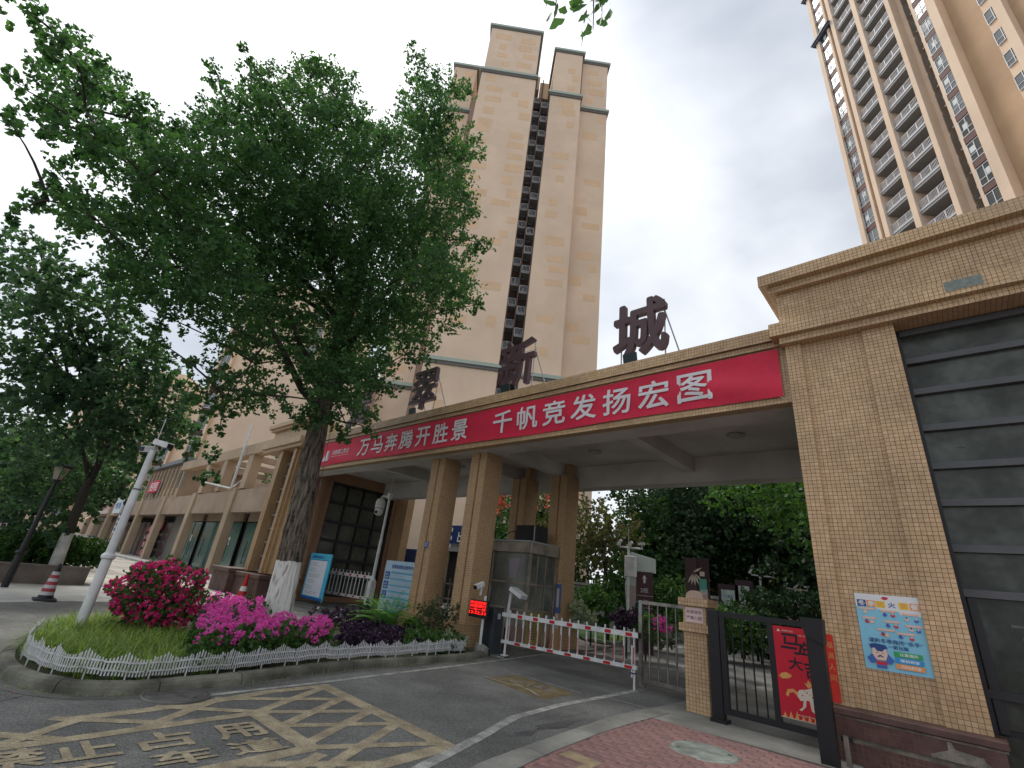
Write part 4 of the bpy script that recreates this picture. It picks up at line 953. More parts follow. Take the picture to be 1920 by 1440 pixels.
# ------------------------------------------------------------------ foliage tools
LG = {'ginkgo': leaf_mat('ginkgo_leaf', (.030, .076, .046), (.092, .200, .062), .48, .55), 'bright': leaf_mat('bright_leaf', (.035, .095, .022), (.09, .19, .04), .42),
      'dark': leaf_mat('dark_leaf', (.016, .040, .020), (.042, .090, .034), .30), 'street': leaf_mat('street_leaf', (.030, .070, .045), (.075, .150, .075), .42), 'maple': leaf_mat('maple_leaf', (.055, .055, .030), (.13, .125, .06), .4),
      'hedge': leaf_mat('hedge_leaf', (.028, .075, .022), (.075, .16, .04), .35), 'grass': leaf_mat('grass_blade', (.07, .15, .03), (.34, .44, .13), .45),
      'fern': leaf_mat('fern_leaf', (.03, .13, .012), (.10, .30, .02), .4), 'purple': leaf_mat('purple_leaf', (.018, .010, .020), (.075, .045, .085), .2),
      'magenta': leaf_mat('magenta_bract', (.50, .015, .15), (.86, .09, .34), .45), 'pink': leaf_mat('pink_petal', (.66, .05, .40), (.88, .24, .66), .45),
      'redfl': leaf_mat('red_petal', (.5, .07, .04), (.6, .18, .10), .4), 'pale': leaf_mat('pale_leaf', (.20, .24, .17), (.38, .42, .30), .3), 'dull': leaf_mat('dull_leaf', (.035, .06, .030), (.10, .13, .07), .35)}
M['bark'] = pm('bark', (.095, .078, .060), .95, .35, 5, .6, 30, grime=.3, gscale=4)
M['bark2'] = pm('bark_dark', (.045, .038, .032), .95, .2, 5, .5, 30)
def unit(v): return v/(np.linalg.norm(v, axis=-1, keepdims=True)+1e-9)
def leaf_quads(P, D, L, W, cup=.0):
    """kite leaves from base points P along D"""
    n = len(P); side = unit(np.cross(D, RNG.normal(size=(n, 3)))); L = np.broadcast_to(L, n)[:, None]; W = np.broadcast_to(W, n)[:, None]
    return np.stack([P, P+D*L*.62+side*W*.5, P+D*L, P+D*L*.62-side*W*.5], axis=1)
def leaf_fans(P, D, L, W):
    """fan shaped leaves on short stalks: wide at the far end"""
    n = len(P); side = unit(np.cross(D, RNG.normal(size=(n, 3)))); L = np.broadcast_to(L, n)[:, None]; W = np.broadcast_to(W, n)[:, None]
    a = P+D*L*.25
    return np.stack([a, P+D*L*.85+side*W*.55, P+D*L*1.0, P+D*L*.85-side*W*.55], axis=1)
def sprays(centers, radii, leaf, dens=1.0, per=14, slen=.6, shell=.45, zs=.8, out=None, fans=False, droop=.35, lsz=None):
    """leaves set along short twigs that fill each clump; denser towards its skin"""
    Q = []; R_ = []; TW = []
    for c, r in zip(centers, radii):
        n = int(dens*6.2*r*r/(leaf*leaf*.42)/per)+2
        d = unit(RNG.normal(size=(n, 3))); rad = r*(shell+(1-shell)*RNG.random(n)**.5)[:, None]; o = c+d*rad*np.array([1, 1, zs])
        td = unit(d*.8+RNG.normal(size=(n, 3))*.55+np.array([0, 0, .12]))
        sl = slen*(.6+.7*RNG.random(n))*min(1.0, r); t = RNG.random((n, per))
        p = o[:, None]+td[:, None]*(t*sl[:, None])[..., None]; tr = RNG.random(n)
        p = p.reshape(-1, 3); dd = unit(np.repeat(td, per, 0)*.5+RNG.normal(size=(n*per, 3))*.7-np.array([0, 0, droop]))
        sz = leaf*(.7+.6*RNG.random(n*per)); Q.append((leaf_fans if fans else leaf_quads)(p, dd, sz, sz*.86))
        R_.append(np.clip(np.repeat(tr, per)*.55+RNG.random(n*per)*.45, 0, 1)); TW.append((o, o+td*sl[:, None]))
    return np.concatenate(Q), np.concatenate(R_), TW
def crown(name, parent, centers, radii, leaf, mat, kind=None, **k):
    Q, R_, TW = sprays(centers, radii, leaf, **k); return np_mesh(name, Q.reshape(-1, 3), 4, mat, R_, parent=parent, kind=kind), TW
def bez(a, b, c, n=7): t = np.linspace(0, 1, n)[:, None]; return list((1-t)**2*a+2*t*(1-t)*b+t*t*c)
def vnoise(x, y, seed=0):
    xi = np.floor(x).astype(int); yi = np.floor(y).astype(int); fx = x-xi; fy = y-yi; fx = fx*fx*(3-2*fx); fy = fy*fy*(3-2*fy)
    def h(a, b): v = np.sin(a*127.1+b*311.7+seed*17.3)*43758.5453; return v-np.floor(v)
    return (h(xi, yi)*(1-fx)+h(xi+1, yi)*fx)*(1-fy)+(h(xi, yi+1)*(1-fx)+h(xi+1, yi+1)*fx)*fy
def trunk_mesh(path, rads, nseg=96, step=.035, bark=.022, seed=1):
    path = [np.asarray(p, float) for p in path]; seg = np.array([0]+[np.linalg.norm(b-a) for a, b in zip(path[:-1], path[1:])]).cumsum()
    s = np.arange(0, seg[-1], step); P = np.stack([np.interp(s, seg, [p[i] for p in path]) for i in range(3)], 1); R_ = np.interp(s, seg, rads)
    th = np.linspace(0, 2*pi, nseg, endpoint=False); T, S_ = np.meshgrid(th, s)
    k = 11
    n1 = vnoise(k*T/(2*pi)*3+.8*np.sin(S_*1.7+seed), S_*1.6, seed); n2 = vnoise(k*T/(2*pi)*6, S_*3.2, seed+3); wrap = np.minimum(T, 2*pi-T)/(pi); 
    ridge = 1-np.abs(2*n1-1)*1.6; ridge = np.clip(ridge, -1, 1)
    rr_ = R_[:, None]*(1+.05*np.sin(T*3+S_*.5+seed)+.03*np.sin(T*5-S_*.9))+bark*(ridge*.8+(n2-.5)*.9)*np.minimum(1, R_[:, None]/.2)
    flare = 1+.35*np.exp(-S_/.25)*(1+.3*np.sin(T*5)); rr_ = rr_*np.where(rads[0] > .2, flare, 1)
    V = np.stack([P[:, 0, None]+rr_*np.cos(T), P[:, 1, None]+rr_*np.sin(T), np.repeat(P[:, 2, None], nseg, 1)], -1).reshape(-1, 3)
    m = len(s); i = np.arange(m-1)[:, None]*nseg; j = np.arange(nseg)[None]; j2 = (j+1) % nseg
    F = np.stack([i+j, i+j2, i+nseg+j2, i+nseg+j], -1).reshape(-1, 4)
    return V, F

# ------------------------------------------------------------------ the big ginkgo
gk = thing('ginkgo_tree', 'large ginkgo street tree with whitewashed trunk foot rising from the flower bed', 'tree', (-12.75, 5.86, .1))
TP = [(-12.75, 5.86, .05), (-12.80, 5.82, 1.5), (-12.88, 5.74, 3.2), (-12.98, 5.62, 5.2), (-12.95, 5.55, 7.5), (-12.7, 5.5, 10.5), (-12.6, 5.4, 14.5)]
V, F = trunk_mesh(TP, [.31, .295, .275, .25, .20, .13, .05], nseg=110, step=.04, bark=.026)
bm = bpy.data.materials.new('ginkgo_bark'); bm.use_nodes = True; nt = bm.node_tree; b = nt.nodes['Principled BSDF']; b.inputs['Roughness'].default_value = .95; b.inputs['Specular IOR Level'].default_value = .15
tc = N(nt, 'ShaderNodeTexCoord'); sx = N(nt, 'ShaderNodeSeparateXYZ'); nt.links.new(tc.outputs['Object'], sx.inputs[0])
no = N(nt, 'ShaderNodeTexNoise'); no.inputs['Scale'].default_value = 16; no.inputs['Detail'].default_value = 6; nt.links.new(tc.outputs['Object'], no.inputs['Vector'])
mp = N(nt, 'ShaderNodeMapping'); mp.inputs['Scale'].default_value = (14, 14, 3.0); nt.links.new(tc.outputs['Object'], mp.inputs[0]); n2 = N(nt, 'ShaderNodeTexNoise'); n2.inputs['Scale'].default_value = 1; n2.inputs['Detail'].default_value = 5; nt.links.new(mp.outputs[0], n2.inputs['Vector'])
rp = N(nt, 'ShaderNodeValToRGB'); rp.color_ramp.elements[0].position = .36; rp.color_ramp.elements[0].color = (.035, .028, .022, 1); rp.color_ramp.elements[1].position = .62; rp.color_ramp.elements[1].color = (.20, .17, .135, 1); nt.links.new(n2.outputs[0], rp.inputs[0])
wr = N(nt, 'ShaderNodeValToRGB'); wr.color_ramp.elements[0].position = .30; wr.color_ramp.elements[0].color = (.25, .23, .19, 1); wr.color_ramp.elements[1].position = .46; wr.color_ramp.elements[1].color = (.66, .66, .63, 1); nt.links.new(n2.outputs[0], wr.inputs[0])
ad = N(nt, 'ShaderNodeMath', operation='MULTIPLY_ADD'); ad.inputs[1].default_value = .14; nt.links.new(no.outputs[0], ad.inputs[0]); nt.links.new(sx.outputs[2], ad.inputs[2])
lt_ = N(nt, 'ShaderNodeMath', operation='LESS_THAN'); lt_.inputs[1].default_value = 1.47; nt.links.new(ad.outputs[0], lt_.inputs[0])
mi = N(nt, 'ShaderNodeMix', data_type='RGBA'); nt.links.new(lt_.outputs[0], mi.inputs[0]); nt.links.new(rp.outputs[0], mi.inputs[6]); nt.links.new(wr.outputs[0], mi.inputs[7]); nt.links.new(mi.outputs[2], b.inputs['Base Color'])
bp2 = N(nt, 'ShaderNodeBump'); bp2.inputs['Strength'].default_value = .8; bp2.inputs['Distance'].default_value = .02; nt.links.new(n2.outputs[0], bp2.inputs['Height']); nt.links.new(bp2.outputs[0], b.inputs['Normal'])
MB().add(V, F.tolist()).build('trunk', bm, gk, smooth=True)
# a thin cable and a net of string lights wound round the trunk
mb = MB(); hl = []
for k in range(330):
    z = 1.5+k*.0113; a = k*.55; r = np.interp(z, [0, 1.5, 3.2, 5.2], [.31, .295, .275, .25])+.026+.004*math.sin(k*1.7); cx_ = np.interp(z, [0, 1.5, 3.2, 5.2], [-12.75, -12.80, -12.88, -12.98]); cy_ = np.interp(z, [0, 1.5, 3.2, 5.2], [5.86, 5.82, 5.74, 5.62])
    hl.append((cx_+r*cos(a), cy_+r*sin(a), z+.03*math.sin(a*2.1)))
mb.tube(hl, .0028, 4); mb.build('light_string', pm('pale_wire', (.20, .18, .15), .7, .2, 9), gk)
mb = MB(); mb.tube([(-12.35, 5.95, .1), (-12.40, 6.0, 1.4), (-12.50, 5.95, 3.3), (-12.62, 5.85, 5.2)], .008, 5); mb.build('cable', M['mortar'], gk)

CL = [(40,20,45),(100,50,45),(150,110,50),(200,160,50),(120,150,60),(250,215,50),(300,250,50),(80,220,50),(160,240,70),(230,300,80),(110,330,45),(60,375,32),(25,400,22),(20,160,24),(25,235,20),(140,390,55),(200,420,70),(300,330,80),(350,300,60),
      (395,215,34),(402,160,20),(405,125,12),(465,150,32),(462,110,16),(520,160,36),(600,120,22),(600,165,50),(560,220,70),(480,240,70),(420,280,70),(640,175,38),(665,215,38),(650,260,60),(735,255,26),(700,310,70),
      (783,95,17),(790,135,32),(842,150,33),(800,200,50),(868,165,20),(780,260,50),(842,250,45),(892,275,24),(830,310,55),(872,385,30),(820,380,60),(895,462,20),(855,460,42),(850,540,50),(892,565,20),(800,500,60),(820,600,45),(775,650,36),
      (740,600,62),(700,560,80),(620,500,90),(560,440,90),(640,400,90),(720,400,80),(760,460,70),(500,360,90),(580,330,80),(430,420,90),(350,420,80),(280,400,70),(330,500,80),(420,520,80),(500,540,80),(250,520,55),(280,590,44),(352,585,42),
      (440,620,50),(520,620,56),(475,690,34),(432,705,22),(560,680,32),(620,620,60),(680,660,60),(715,705,40),(640,720,60),(625,765,40),(690,765,24),(390,742,36),(425,772,22),(470,745,34),(520,745,34),(405,800,13),(450,715,40),(380,690,30),(300,640,34),(650,805,22),(700,812,14),(610,700,50),(548,795,16),(575,790,22)]
rg = np.random.default_rng(11); cs = []; rs = []
for (x, y, r) in CL:
    left = x < 380 and y < 470
    D = rg.uniform(9.5, 11.5) if left else (rg.uniform(10.2, 13.2) if y < 560 else rg.uniform(11.5, 13.6))
    for _ in range(2 if r > 48 else 1):
        DD = D+(rg.uniform(2.0, 4.0) if _ else 0); p = PD(x+rg.uniform(-8, 8), y+rg.uniform(-8, 8), DD); dep = (p-EYE)@CF; cs.append(p); rs.append(r*dep/F_PX*(.68 if left else .86))
o, TW = crown('crown', gk, cs, rs, .098, LG['ginkgo'], fans=True, dens=1.75, per=16, slen=.6, shell=.30, droop=.5)
print('ginkgo leaves', len(o.data.polygons))
tops = [p for p in cs]
tp = np.array(TP)
def trunk_at(z): return np.array([np.interp(z, tp[:, 2], tp[:, i]) for i in range(3)])
order = sorted(range(len(cs)), key=lambda i: -rs[i]); tw = MB()
for n_, i in enumerate(order):
    c = cs[i]; hd = math.hypot(c[0]+12.9, c[1]-5.6); za = min(max(6.4, c[2]-hd*.50), 13.5); a = trunk_at(za); m_ = (a+c)/2+np.array([0, 0, .12*hd]) - (c-a)*np.array([.12, .12, 0])
    pts = bez(a, m_, c, 8); r0 = (.115 if n_ < 14 else .055) if hd > 2 else .05
    if n_ == 0: BP = [trunk_at(z) for z in np.arange(6, 13, .5)]
    if n_ < 14: MB().tube(pts, list(np.linspace(r0, .02, 8)), 8).build('branch', M['bark2'], gk, smooth=True); BP += pts[2:]
    else:
        q = min(BP, key=lambda b_: np.linalg.norm(b_-c)+(1.5 if b_[2] > c[2]+.2 else 0)); pts = bez(np.array(q), (q+c)/2+(0, 0, .15), c, 5); tw.tube(pts, list(np.linspace(.028, .008, 5)), 5); BP += pts[2:4]
# the two heavy forks seen from below
for (px, pts_, r) in ((0, [(585, 790), (566, 730), (535, 665), (500, 600)], .12), (1, [(600, 760), (590, 690), (560, 640), (545, 590)], .09), (2, [(612, 740), (640, 660), (690, 600), (730, 540)], .12)):
    P_ = [PD(x, y, 13.7-.35*k) for k, (x, y) in enumerate(pts_)]; P_[0] = trunk_at(5.6+.5*px); MB().tube(P_, list(np.linspace(r, .05, 4)), 9).build('branch', M['bark2'], gk, smooth=True)
tw.build('twig', M['bark2'], gk, kind='stuff')

# ------------------------------------------------------------------ ordinary trees
def tree(name, label, base, H, R_, mat, leaf=.16, trunk_r=.16, lean=(0, 0), clumps=12, crown_z=.62, zsq=.8, group=None, dens=.8, seed=0, bark='bark2', cs=None, rs=None, dark=None, per=12, slen=.8, cat='tree', white=0):
    t = thing(name, label, cat, tuple(base), group); g = np.random.default_rng(seed+50); base = np.asarray(base, float)
    top = base+np.array([lean[0], lean[1], H*crown_z])
    if cs is None:
        cs = []; rs = []
        for k in range(clumps):
            d = unit(g.normal(size=3)); q = d*(g.random()**.4); cs.append(top+q*np.array([R_, R_, (H*(1-crown_z))*zsq])*.72); rs.append(R_*g.uniform(.34, .5))
    crown('crown', t, cs, rs, leaf, mat, dens=dens, per=per, slen=slen)
    mid = (base+top)/2+g.normal(size=3)*[.15, .15, 0]
    pth = [base, base*.6+mid*.4, mid, top]
    MB().tube(pth, [trunk_r*1.15, trunk_r, trunk_r*.85, trunk_r*.4], 12).build('trunk', M[bark], t, smooth=True)
    if white:
        q = base+(mid-base)*white; MB().tube([base+(0, 0, .01), base*.6+mid*.4 if white > .4 else q, q], [trunk_r*1.2, trunk_r*1.06, trunk_r*1.02], 12).build('whitewash', pm('whitewash', (.55, .55, .52), .9, .12, 6, .3, 30, grime=.2, gscale=5), t, smooth=True)
    bb = MB()
    for k in range(min(len(cs), 9)): a = mid+(top-mid)*g.uniform(0, .8); bb.tube(bez(a, (a+cs[k])/2+(0, 0, .2), cs[k], 5), list(np.linspace(trunk_r*.4, .02, 5)), 6)
    bb.build('branches', M[bark], t, kind='stuff')
    return t
# left street tree in the granite planter
cl2 = [(40,470,45),(70,450,20),(20,540,60),(100,540,60),(60,620,80),(150,600,70),(140,680,90),(30,720,80),(230,660,70),(260,740,75),(180,760,85),(70,800,80),(150,850,70),(250,820,60),(320,760,40),(340,820,34),(300,700,40),(60,890,60),(20,860,60),(230,890,36),(130,930,44),(360,800,26),(60,960,36),(385,850,20),(398,893,13),(375,900,12),(265,868,22),(290,800,50),(20,950,46),(120,985,22),(90,500,40),(105,1000,20),(160,720,60),(200,560,40)]
b0 = G(98, 1062, .55); cs = []; rs = []
for x, y, r in cl2:
    D = math.hypot(b0[0], b0[1])+(rg.uniform(.5, 3) if y > 800 and x < 210 else rg.uniform(-4, 1.5)); p = PD(x, y, D); cs.append(p); rs.append(r*((p-EYE)@CF)/F_PX*.88)
TB_ = PD(92, 1085, 21.7); TB_[2] = .5
tree('street_tree', 'broad dark street tree with whitewashed trunk standing in the granite planter at left', tuple(TB_), 9, 4, LG['street'], leaf=.15, trunk_r=.15, cs=cs, rs=rs, dens=1.5, per=14, slen=.7, white=.42, seed=3, crown_z=.55)
tree('street_tree', 'bright green tree growing behind the shop terrace pergola', (-41, 19.5, 0), 11.8, 4.4, LG['bright'], leaf=.22, clumps=16, seed=4, crown_z=.74, dens=.9)
tree('street_tree', 'bright green tree left of the camera pole above the far shops', (-70, 17, 0), 10, 5.5, LG['bright'], leaf=.30, clumps=14, seed=5, dens=.9)
g_ = 'trees along the far left street'
for k, (x, y, h) in enumerate(((-34, 1.5, 7), (-44, -1, 9), (-58, 2.0, 9.5), (-75, 0, 10), (-95, 4, 10), (-120, 3, 12))):
    tree('street_tree', ['dark tree over the hedge at the left picture edge', 'second dark tree behind the lamp post', 'dark tree shading the parked cars far left', 'far tree behind the far left street hedge', 'hazy far tree at the end of the street', 'farthest tree closing the left street'][k], (x, y, 0), h, 4.2, LG['dark' if k < 4 else 'hedge'], leaf=.26+.03*k, clumps=12, seed=20+k, group=g_, dens=.85, crown_z=.6)
# ---- trees behind the gate
g2 = 'trees inside the estate'
tb = [(-18.5, 24.0, 8.0, 3.2, 'hedge', 'tree with red flowers seen between the two back columns'), (-12.0, 23.5, 7.4, 2.6, 'hedge', 'green tree behind the black box on the booth'), (-11.2, 25.5, 10.5, 4.2, 'dark', 'large dark glossy tree right of the back columns'),
      (-5.9, 26, 9.6, 3.5, 'dark', 'very dark broad tree over the maroon guide sign'), (-2.8, 24, 8.6, 3.2, 'dark', 'dark tree behind the slatted bamboo sign'), (-.5, 27.5, 9.5, 3.6, 'dark', 'dark tree beyond the red car'),
      (2.2, 25, 9, 3.4, 'dark', 'dark tree at the edge of the gatehouse pier'), (-10.5, 33, 13.5, 5.2, 'dark', 'tall dark tree in the back row left'), (-3.5, 33, 13.5, 5.4, 'dark', 'tall dark tree in the back row right'), (-17, 36, 12, 4.5, 'dull', 'tall dull tree beyond the entrance sign'), (6, 32, 12, 5, 'dark', 'tall dark tree hidden behind the pier'), (-23, 25, 7.5, 2.8, 'hedge', 'tree left of the red flowering tree')]
for k, (x, y, h, r, mt, lb) in enumerate(tb): tree('garden_tree', lb, (x, y, 0), h, r, LG[mt], leaf=.17, clumps=15, seed=60+k, group=g2, dens=1.15 if mt == 'dark' else .95, crown_z=.52, zsq=1.15, trunk_r=.15)
rf = bpy.data.objects['garden_tree']
Q, R2, _ = sprays([PD(925+36*i+rg.uniform(-12, 12), 905+20*j+rg.uniform(-8, 8), 26.2) for i in range(5) for j in range(3)], [.34]*15, .13, dens=.5, per=8)
np_mesh('blossom', Q.reshape(-1, 3), 4, LG['redfl'], R2, parent=rf)
bb_ = PY(1440, 960, 15.0)
t = thing('bamboo', 'bright feathery bamboo hanging in the gap beside the gatehouse pier', 'bamboo', (-1.7, 17.5, 0))
cs = [PD(x, y, D) for x, y, D in ((1400, 925, 19), (1450, 915, 19), (1490, 925, 19), (1470, 955, 18.5), (1500, 975, 18.5), (1430, 945, 19.5), (1380, 915, 20), (1500, 1000, 18), (1340, 925, 20))]
crown('crown', t, cs, [.85, .9, .8, .7, .5, .7, .6, .45, .5], .15, LG['bright'], dens=.75, per=10, slen=.9, droop=.9)
for k in range(5): x = -2.6+.45*k; MB().tube([(x, 17.5+.1*k, 0), (x+.1, 17.6, 3), (x+.5-.2*k, 17.2, 6.2)], [.04, .035, .015], 7).build('cane', pm('bamboo_cane', (.10, .14, .05), .5, .1), t)
t = thing('maple_tree', 'reddish brown feathery maple right of the booth and back column', 'tree', (-9.4, 18.2, 0))
cs = [PD(x, y, D) for x, y, D in ((1115, 985, 19), (1150, 1000, 19), (1090, 1010, 19.5), (1130, 1030, 19), (1160, 1020, 19), (1100, 960, 20), (1180, 1015, 19.3), (1020, 965, 21.5), (1010, 990, 21.5))]
crown('crown', t, cs, [.85, .8, .75, .8, .6, .7, .45, .7, .6], .13, LG['maple'], dens=.8, per=12, slen=.8, droop=.15)
b_ = PD(1140, 1130, 19); MB().tube([(b_[0], b_[1], 0), (b_[0]-.1, b_[1], 2), (b_[0]-.3, b_[1], 3.6)], [.1, .08, .04], 8).build('trunk', M['bark2'], t)
# bushes and low planting inside
def bush(name, label, c, r, mat, leaf=.07, zs=.8, group=None, dens=1.0, cat='shrub', n=7):
    t = thing(name, label, cat, (c[0], c[1], 0), group); g = np.random.default_rng(int(abs(c[0]*97+c[1]*31)))
    cs = [np.array([c[0], c[1], c[2]])+unit(g.normal(size=3))*[r*.5, r*.5, r*.35*zs] for _ in range(n)]
    crown('foliage', t, cs, [r*.55]*n, leaf, mat, dens=dens, per=10, slen=.3, zs=zs)
    MB().tube([(c[0], c[1], 0), (c[0], c[1], c[2])], [.03, .02], 6).build('stem', M['bark2'], t); return t
g3 = 'shrubs inside the estate'
for px, py, D, r, mt, lb in ((1110, 1125, 17, .95, 'hedge', 'dark rounded shrub right of the booth'), (1160, 1110, 19, 1.0, 'hedge', 'shrub below the maple tree'), (1085, 1150, 15.5, .5, 'pale', 'variegated pale shrub against the booth side'),
                             (1250, 1120, 19, 1.1, 'hedge', 'large green shrub between guide sign and bamboo sign'), (1175, 1160, 15.5, .45, 'purple', 'purple shrub in front of the camera pole'), (1210, 1175, 15.5, .5, 'bright', 'bright green shrub left of the steel gate'),
                             (1290, 1165, 17, .6, 'hedge', 'green shrub behind the steel gate bars'), (1345, 1165, 15, .5, 'bright', 'leafy green shrub behind the gate pillar'), (1420, 1150, 20, 1.1, 'dark', 'dark shrub below the notice board'),
                             (1540, 1140, 20, 1.0, 'dark', 'round dark shrub beside the gatehouse pier'), (1440, 1135, 26, 1.0, 'hedge', 'shrub beyond the second camera pole'), (1390, 1175, 19, 1.2, 'hedge', 'low hedge shrub behind the black gate bars'), (1425, 1175, 19, .7, 'dark', 'low dark shrub behind the poster frame')):
    p = PD(px, py, D); bush('garden_shrub', lb, (p[0], p[1], max(.3, p[2])), r, LG[mt], .10, group=g3, dens=1.1)
p = PD(1238, 1178, 14.5); t = thing('flower_clump', 'pink flowering clump seen through the steel gate bars', 'flowers', (p[0], p[1], 0))
crown('foliage', t, [p-(0, 0, .15)]*2, [.34, .3], .07, LG['dull'], dens=1, per=8); crown('blossom', t, [p+(0, 0, .1), p+(.12, 0, .06)], [.2, .18], .05, LG['pink'], dens=1.3, per=6, slen=.12)
# ------------------------------------------------------------------ the planted island
mb = MB(); inner = []
for i in range(2, len(kp)-2):
    d = (kp[i+1]-kp[i-1]); d /= np.linalg.norm(d); n = -np.array([-d[1], d[0]]); inner.append(kp[i]+n*.155)
pl = [(p[0], p[1], .085) for p in inner]
mb.add(pl, [tuple(range(len(pl)-1, -1, -1))]) ; o = struct('planting_soil', mb, M['soil'])
def inpoly(P, poly):
    x, y = P[:, 0], P[:, 1]; r = np.zeros(len(P), bool); n = len(poly)
    for i in range(n):
        x1, y1 = poly[i]; x2, y2 = poly[(i+1) % n]
        c = ((y1 > y) != (y2 > y)) & (x < (x2-x1)*(y-y1)/(y2-y1+1e-12)+x1); r ^= c
    return r
def sample(poly, n):
    poly = np.array([p[:2] for p in poly]); lo, hi = poly.min(0), poly.max(0); out = []
    while sum(map(len, out)) < n: P = lo+(hi-lo)*RNG.random((n*2, 2)); out.append(P[inpoly(P, poly)])
    return np.concatenate(out)[:n]
def blades(pts, z0, L, W, up=.9, spread=.9, seg=4, rmin=0):
    """arching grass-like blades as ribbons"""
    n = len(pts); a = RNG.random(n)*2*pi; o = np.stack([np.cos(a), np.sin(a), np.zeros(n)], 1); side = np.stack([-np.sin(a), np.cos(a), np.zeros(n)], 1)
    L = L*(.6+.6*RNG.random(n)); sp = spread*(.3+.9*RNG.random(n)); base = np.column_stack([pts, np.full(n, z0)]); Q = []
    def at(t): return base+o*(L*sp*t**1.6)[:, None]+np.array([0, 0, 1])*(L*(up*t-.55*sp*t**2.6))[:, None]
    for k in range(seg):
        t0, t1 = k/seg, (k+1)/seg; w0, w1 = W*(1-t0**2)*.5, W*(1-t1**2)*.5+.0004
        Q.append(np.stack([at(t0)-side*w0, at(t0)+side*w0, at(t1)+side*w1, at(t1)-side*w1], 1))
    return np.concatenate(Q), np.tile(RNG.random(n), seg)
inner2 = [tuple(p) for p in inner]
def clip_in(P): return P[inpoly(P, np.array(inner2))]
# liriope grass over the near end
def keep_in(P, d=.36): K = np.array(kp); return P[(np.linalg.norm(P[:, None]-K[None], axis=2).min(1) > d) & inpoly(P, np.array(inner2))]
gp1 = [(-7.45, 1.55), (-7.42, 2.6), (-7.6, 3.4), (-8.2, 3.9), (-9.4, 3.6), (-10.8, 3.0), (-12.2, 2.6), (-12.2, 1.9), (-11, 1.45), (-9, 1.08), (-8, 1.2)]
cl = keep_in(sample(gp1, 330), .27); pts = (cl[:, None]+RNG.normal(size=(len(cl), 34, 2))*.022).reshape(-1, 2)
Q, R_ = blades(pts, .09, .38, .013, up=.95, spread=1.0); np_mesh('liriope_grass', Q.reshape(-1, 3), 4, LG['grass'], R_, kind='stuff', loc=(-9, 2, 0))
P = clip_in(sample(inner2, 9000)); Q, R_ = blades(P, .085, .10, .006, spread=1.3, seg=2); np_mesh('low_weeds', Q.reshape(-1, 3), 4, LG['hedge'], R_, kind='stuff', loc=(-9, 4, 0))
P = np.array([kp[i]+(-.02 if k % 2 else .17)*-np.array([0, 0])+RNG.normal(size=2)*.03 for i in range(20, 75) for k in range(6)]); Q, R_ = blades(P, .0, .07, .006, spread=1.2, seg=2); np_mesh('kerb_weeds', Q.reshape(-1, 3), 4, LG['grass'], R_, kind='stuff', loc=(-8, 2, 0))
# magenta bougainvillea mound
bc = G(285, 1195, .1); bg_ = thing('bougainvillea', 'round bougainvillea bush covered in deep magenta bracts beside the white pole', 'flowering shrub', (bc[0], bc[1], .1))
dist = math.hypot(bc[0], bc[1])
cc = [(295,1085,40),(250,1105,34),(345,1095,34),(235,1130,24),(300,1130,50),(360,1120,26),(280,1150,30),(335,1145,34),(265,1075,24),(320,1068,24),(215,1100,16),(222,1135,14),(375,1080,16),(250,1155,16)]
cs = []; rs = []
for x, y, r in cc:
    for dd in (-.25, .35): p = PD(x, y, dist+dd); cs.append(p); rs.append(r*((p-EYE)@CF)/F_PX*.85)
crown('foliage', bg_, cs, [r*1.0 for r in rs], .058, LG['hedge'], dens=.9, per=10, slen=.34)
crown('bract', bg_, cs, rs, .042, LG['magenta'], dens=.85, per=9, slen=.10, shell=.82, zs=.9)
cb = np.mean(cs, 0); mb = MB()
for k in range(9): a = k*.7; mb.tube(bez(np.array([bc[0]+.08*cos(a), bc[1]+.08*sin(a), .08]), (bc+cb)/2+np.array([.1*cos(a), .1*sin(a), .1]), cb+np.array([.35*cos(a), .35*sin(a), 0]), 5), [.018, .015, .012, .01, .006], 5)
mb.build('stems', M['bark2'], bg_, kind='stuff')
# pink geraniums
def flower_bed(name, label, poly_px, zt, mats, n_cl, r, n_fl, fr, leaf=.06, petal=.028, cat='flowers'):
    poly = [G(x, y, zt)[:2] for x, y in poly_px]; c = np.mean(poly, 0); t = thing(name, label, cat, (c[0], c[1], .1))
    P = keep_in(sample(poly, n_cl)); n_cl = len(P); cs = [np.array([x, y, .10+(zt-.1)*RNG.uniform(.35, .80)]) for x, y in P]; crown('foliage', t, cs, list(RNG.uniform(.7, 1.1, n_cl)*r), leaf, mats[0], dens=.8, per=8, slen=.16, droop=-.2)
    P = keep_in(sample(poly, n_fl)); n_fl = len(P); cs = [np.array([x, y, zt*RNG.uniform(.72, 1.12)]) for x, y in P]; crown('blossom', t, cs, list(RNG.uniform(.6, 1.25, n_fl)*fr), petal, mats[1], dens=1.25, per=5, slen=.05, shell=.6)
    return t
flower_bed('geranium_bed', 'bed of bright pink geraniums in front of the tree trunk', [(372, 1195), (380, 1150), (430, 1128), (520, 1150), (600, 1158), (650, 1185), (655, 1212), (560, 1222), (470, 1222), (400, 1212)], .58, (LG['hedge'], LG['pink']), 300, .18, 430, .060)
flower_bed('geranium_bed', 'bed of paler pink flowers behind and left of the tree trunk', [(378, 1150), (395, 1118), (440, 1108), (492, 1120), (485, 1150), (430, 1160)], .62, (LG['dull'], LG['pink']), 80, .22, 190, .065)
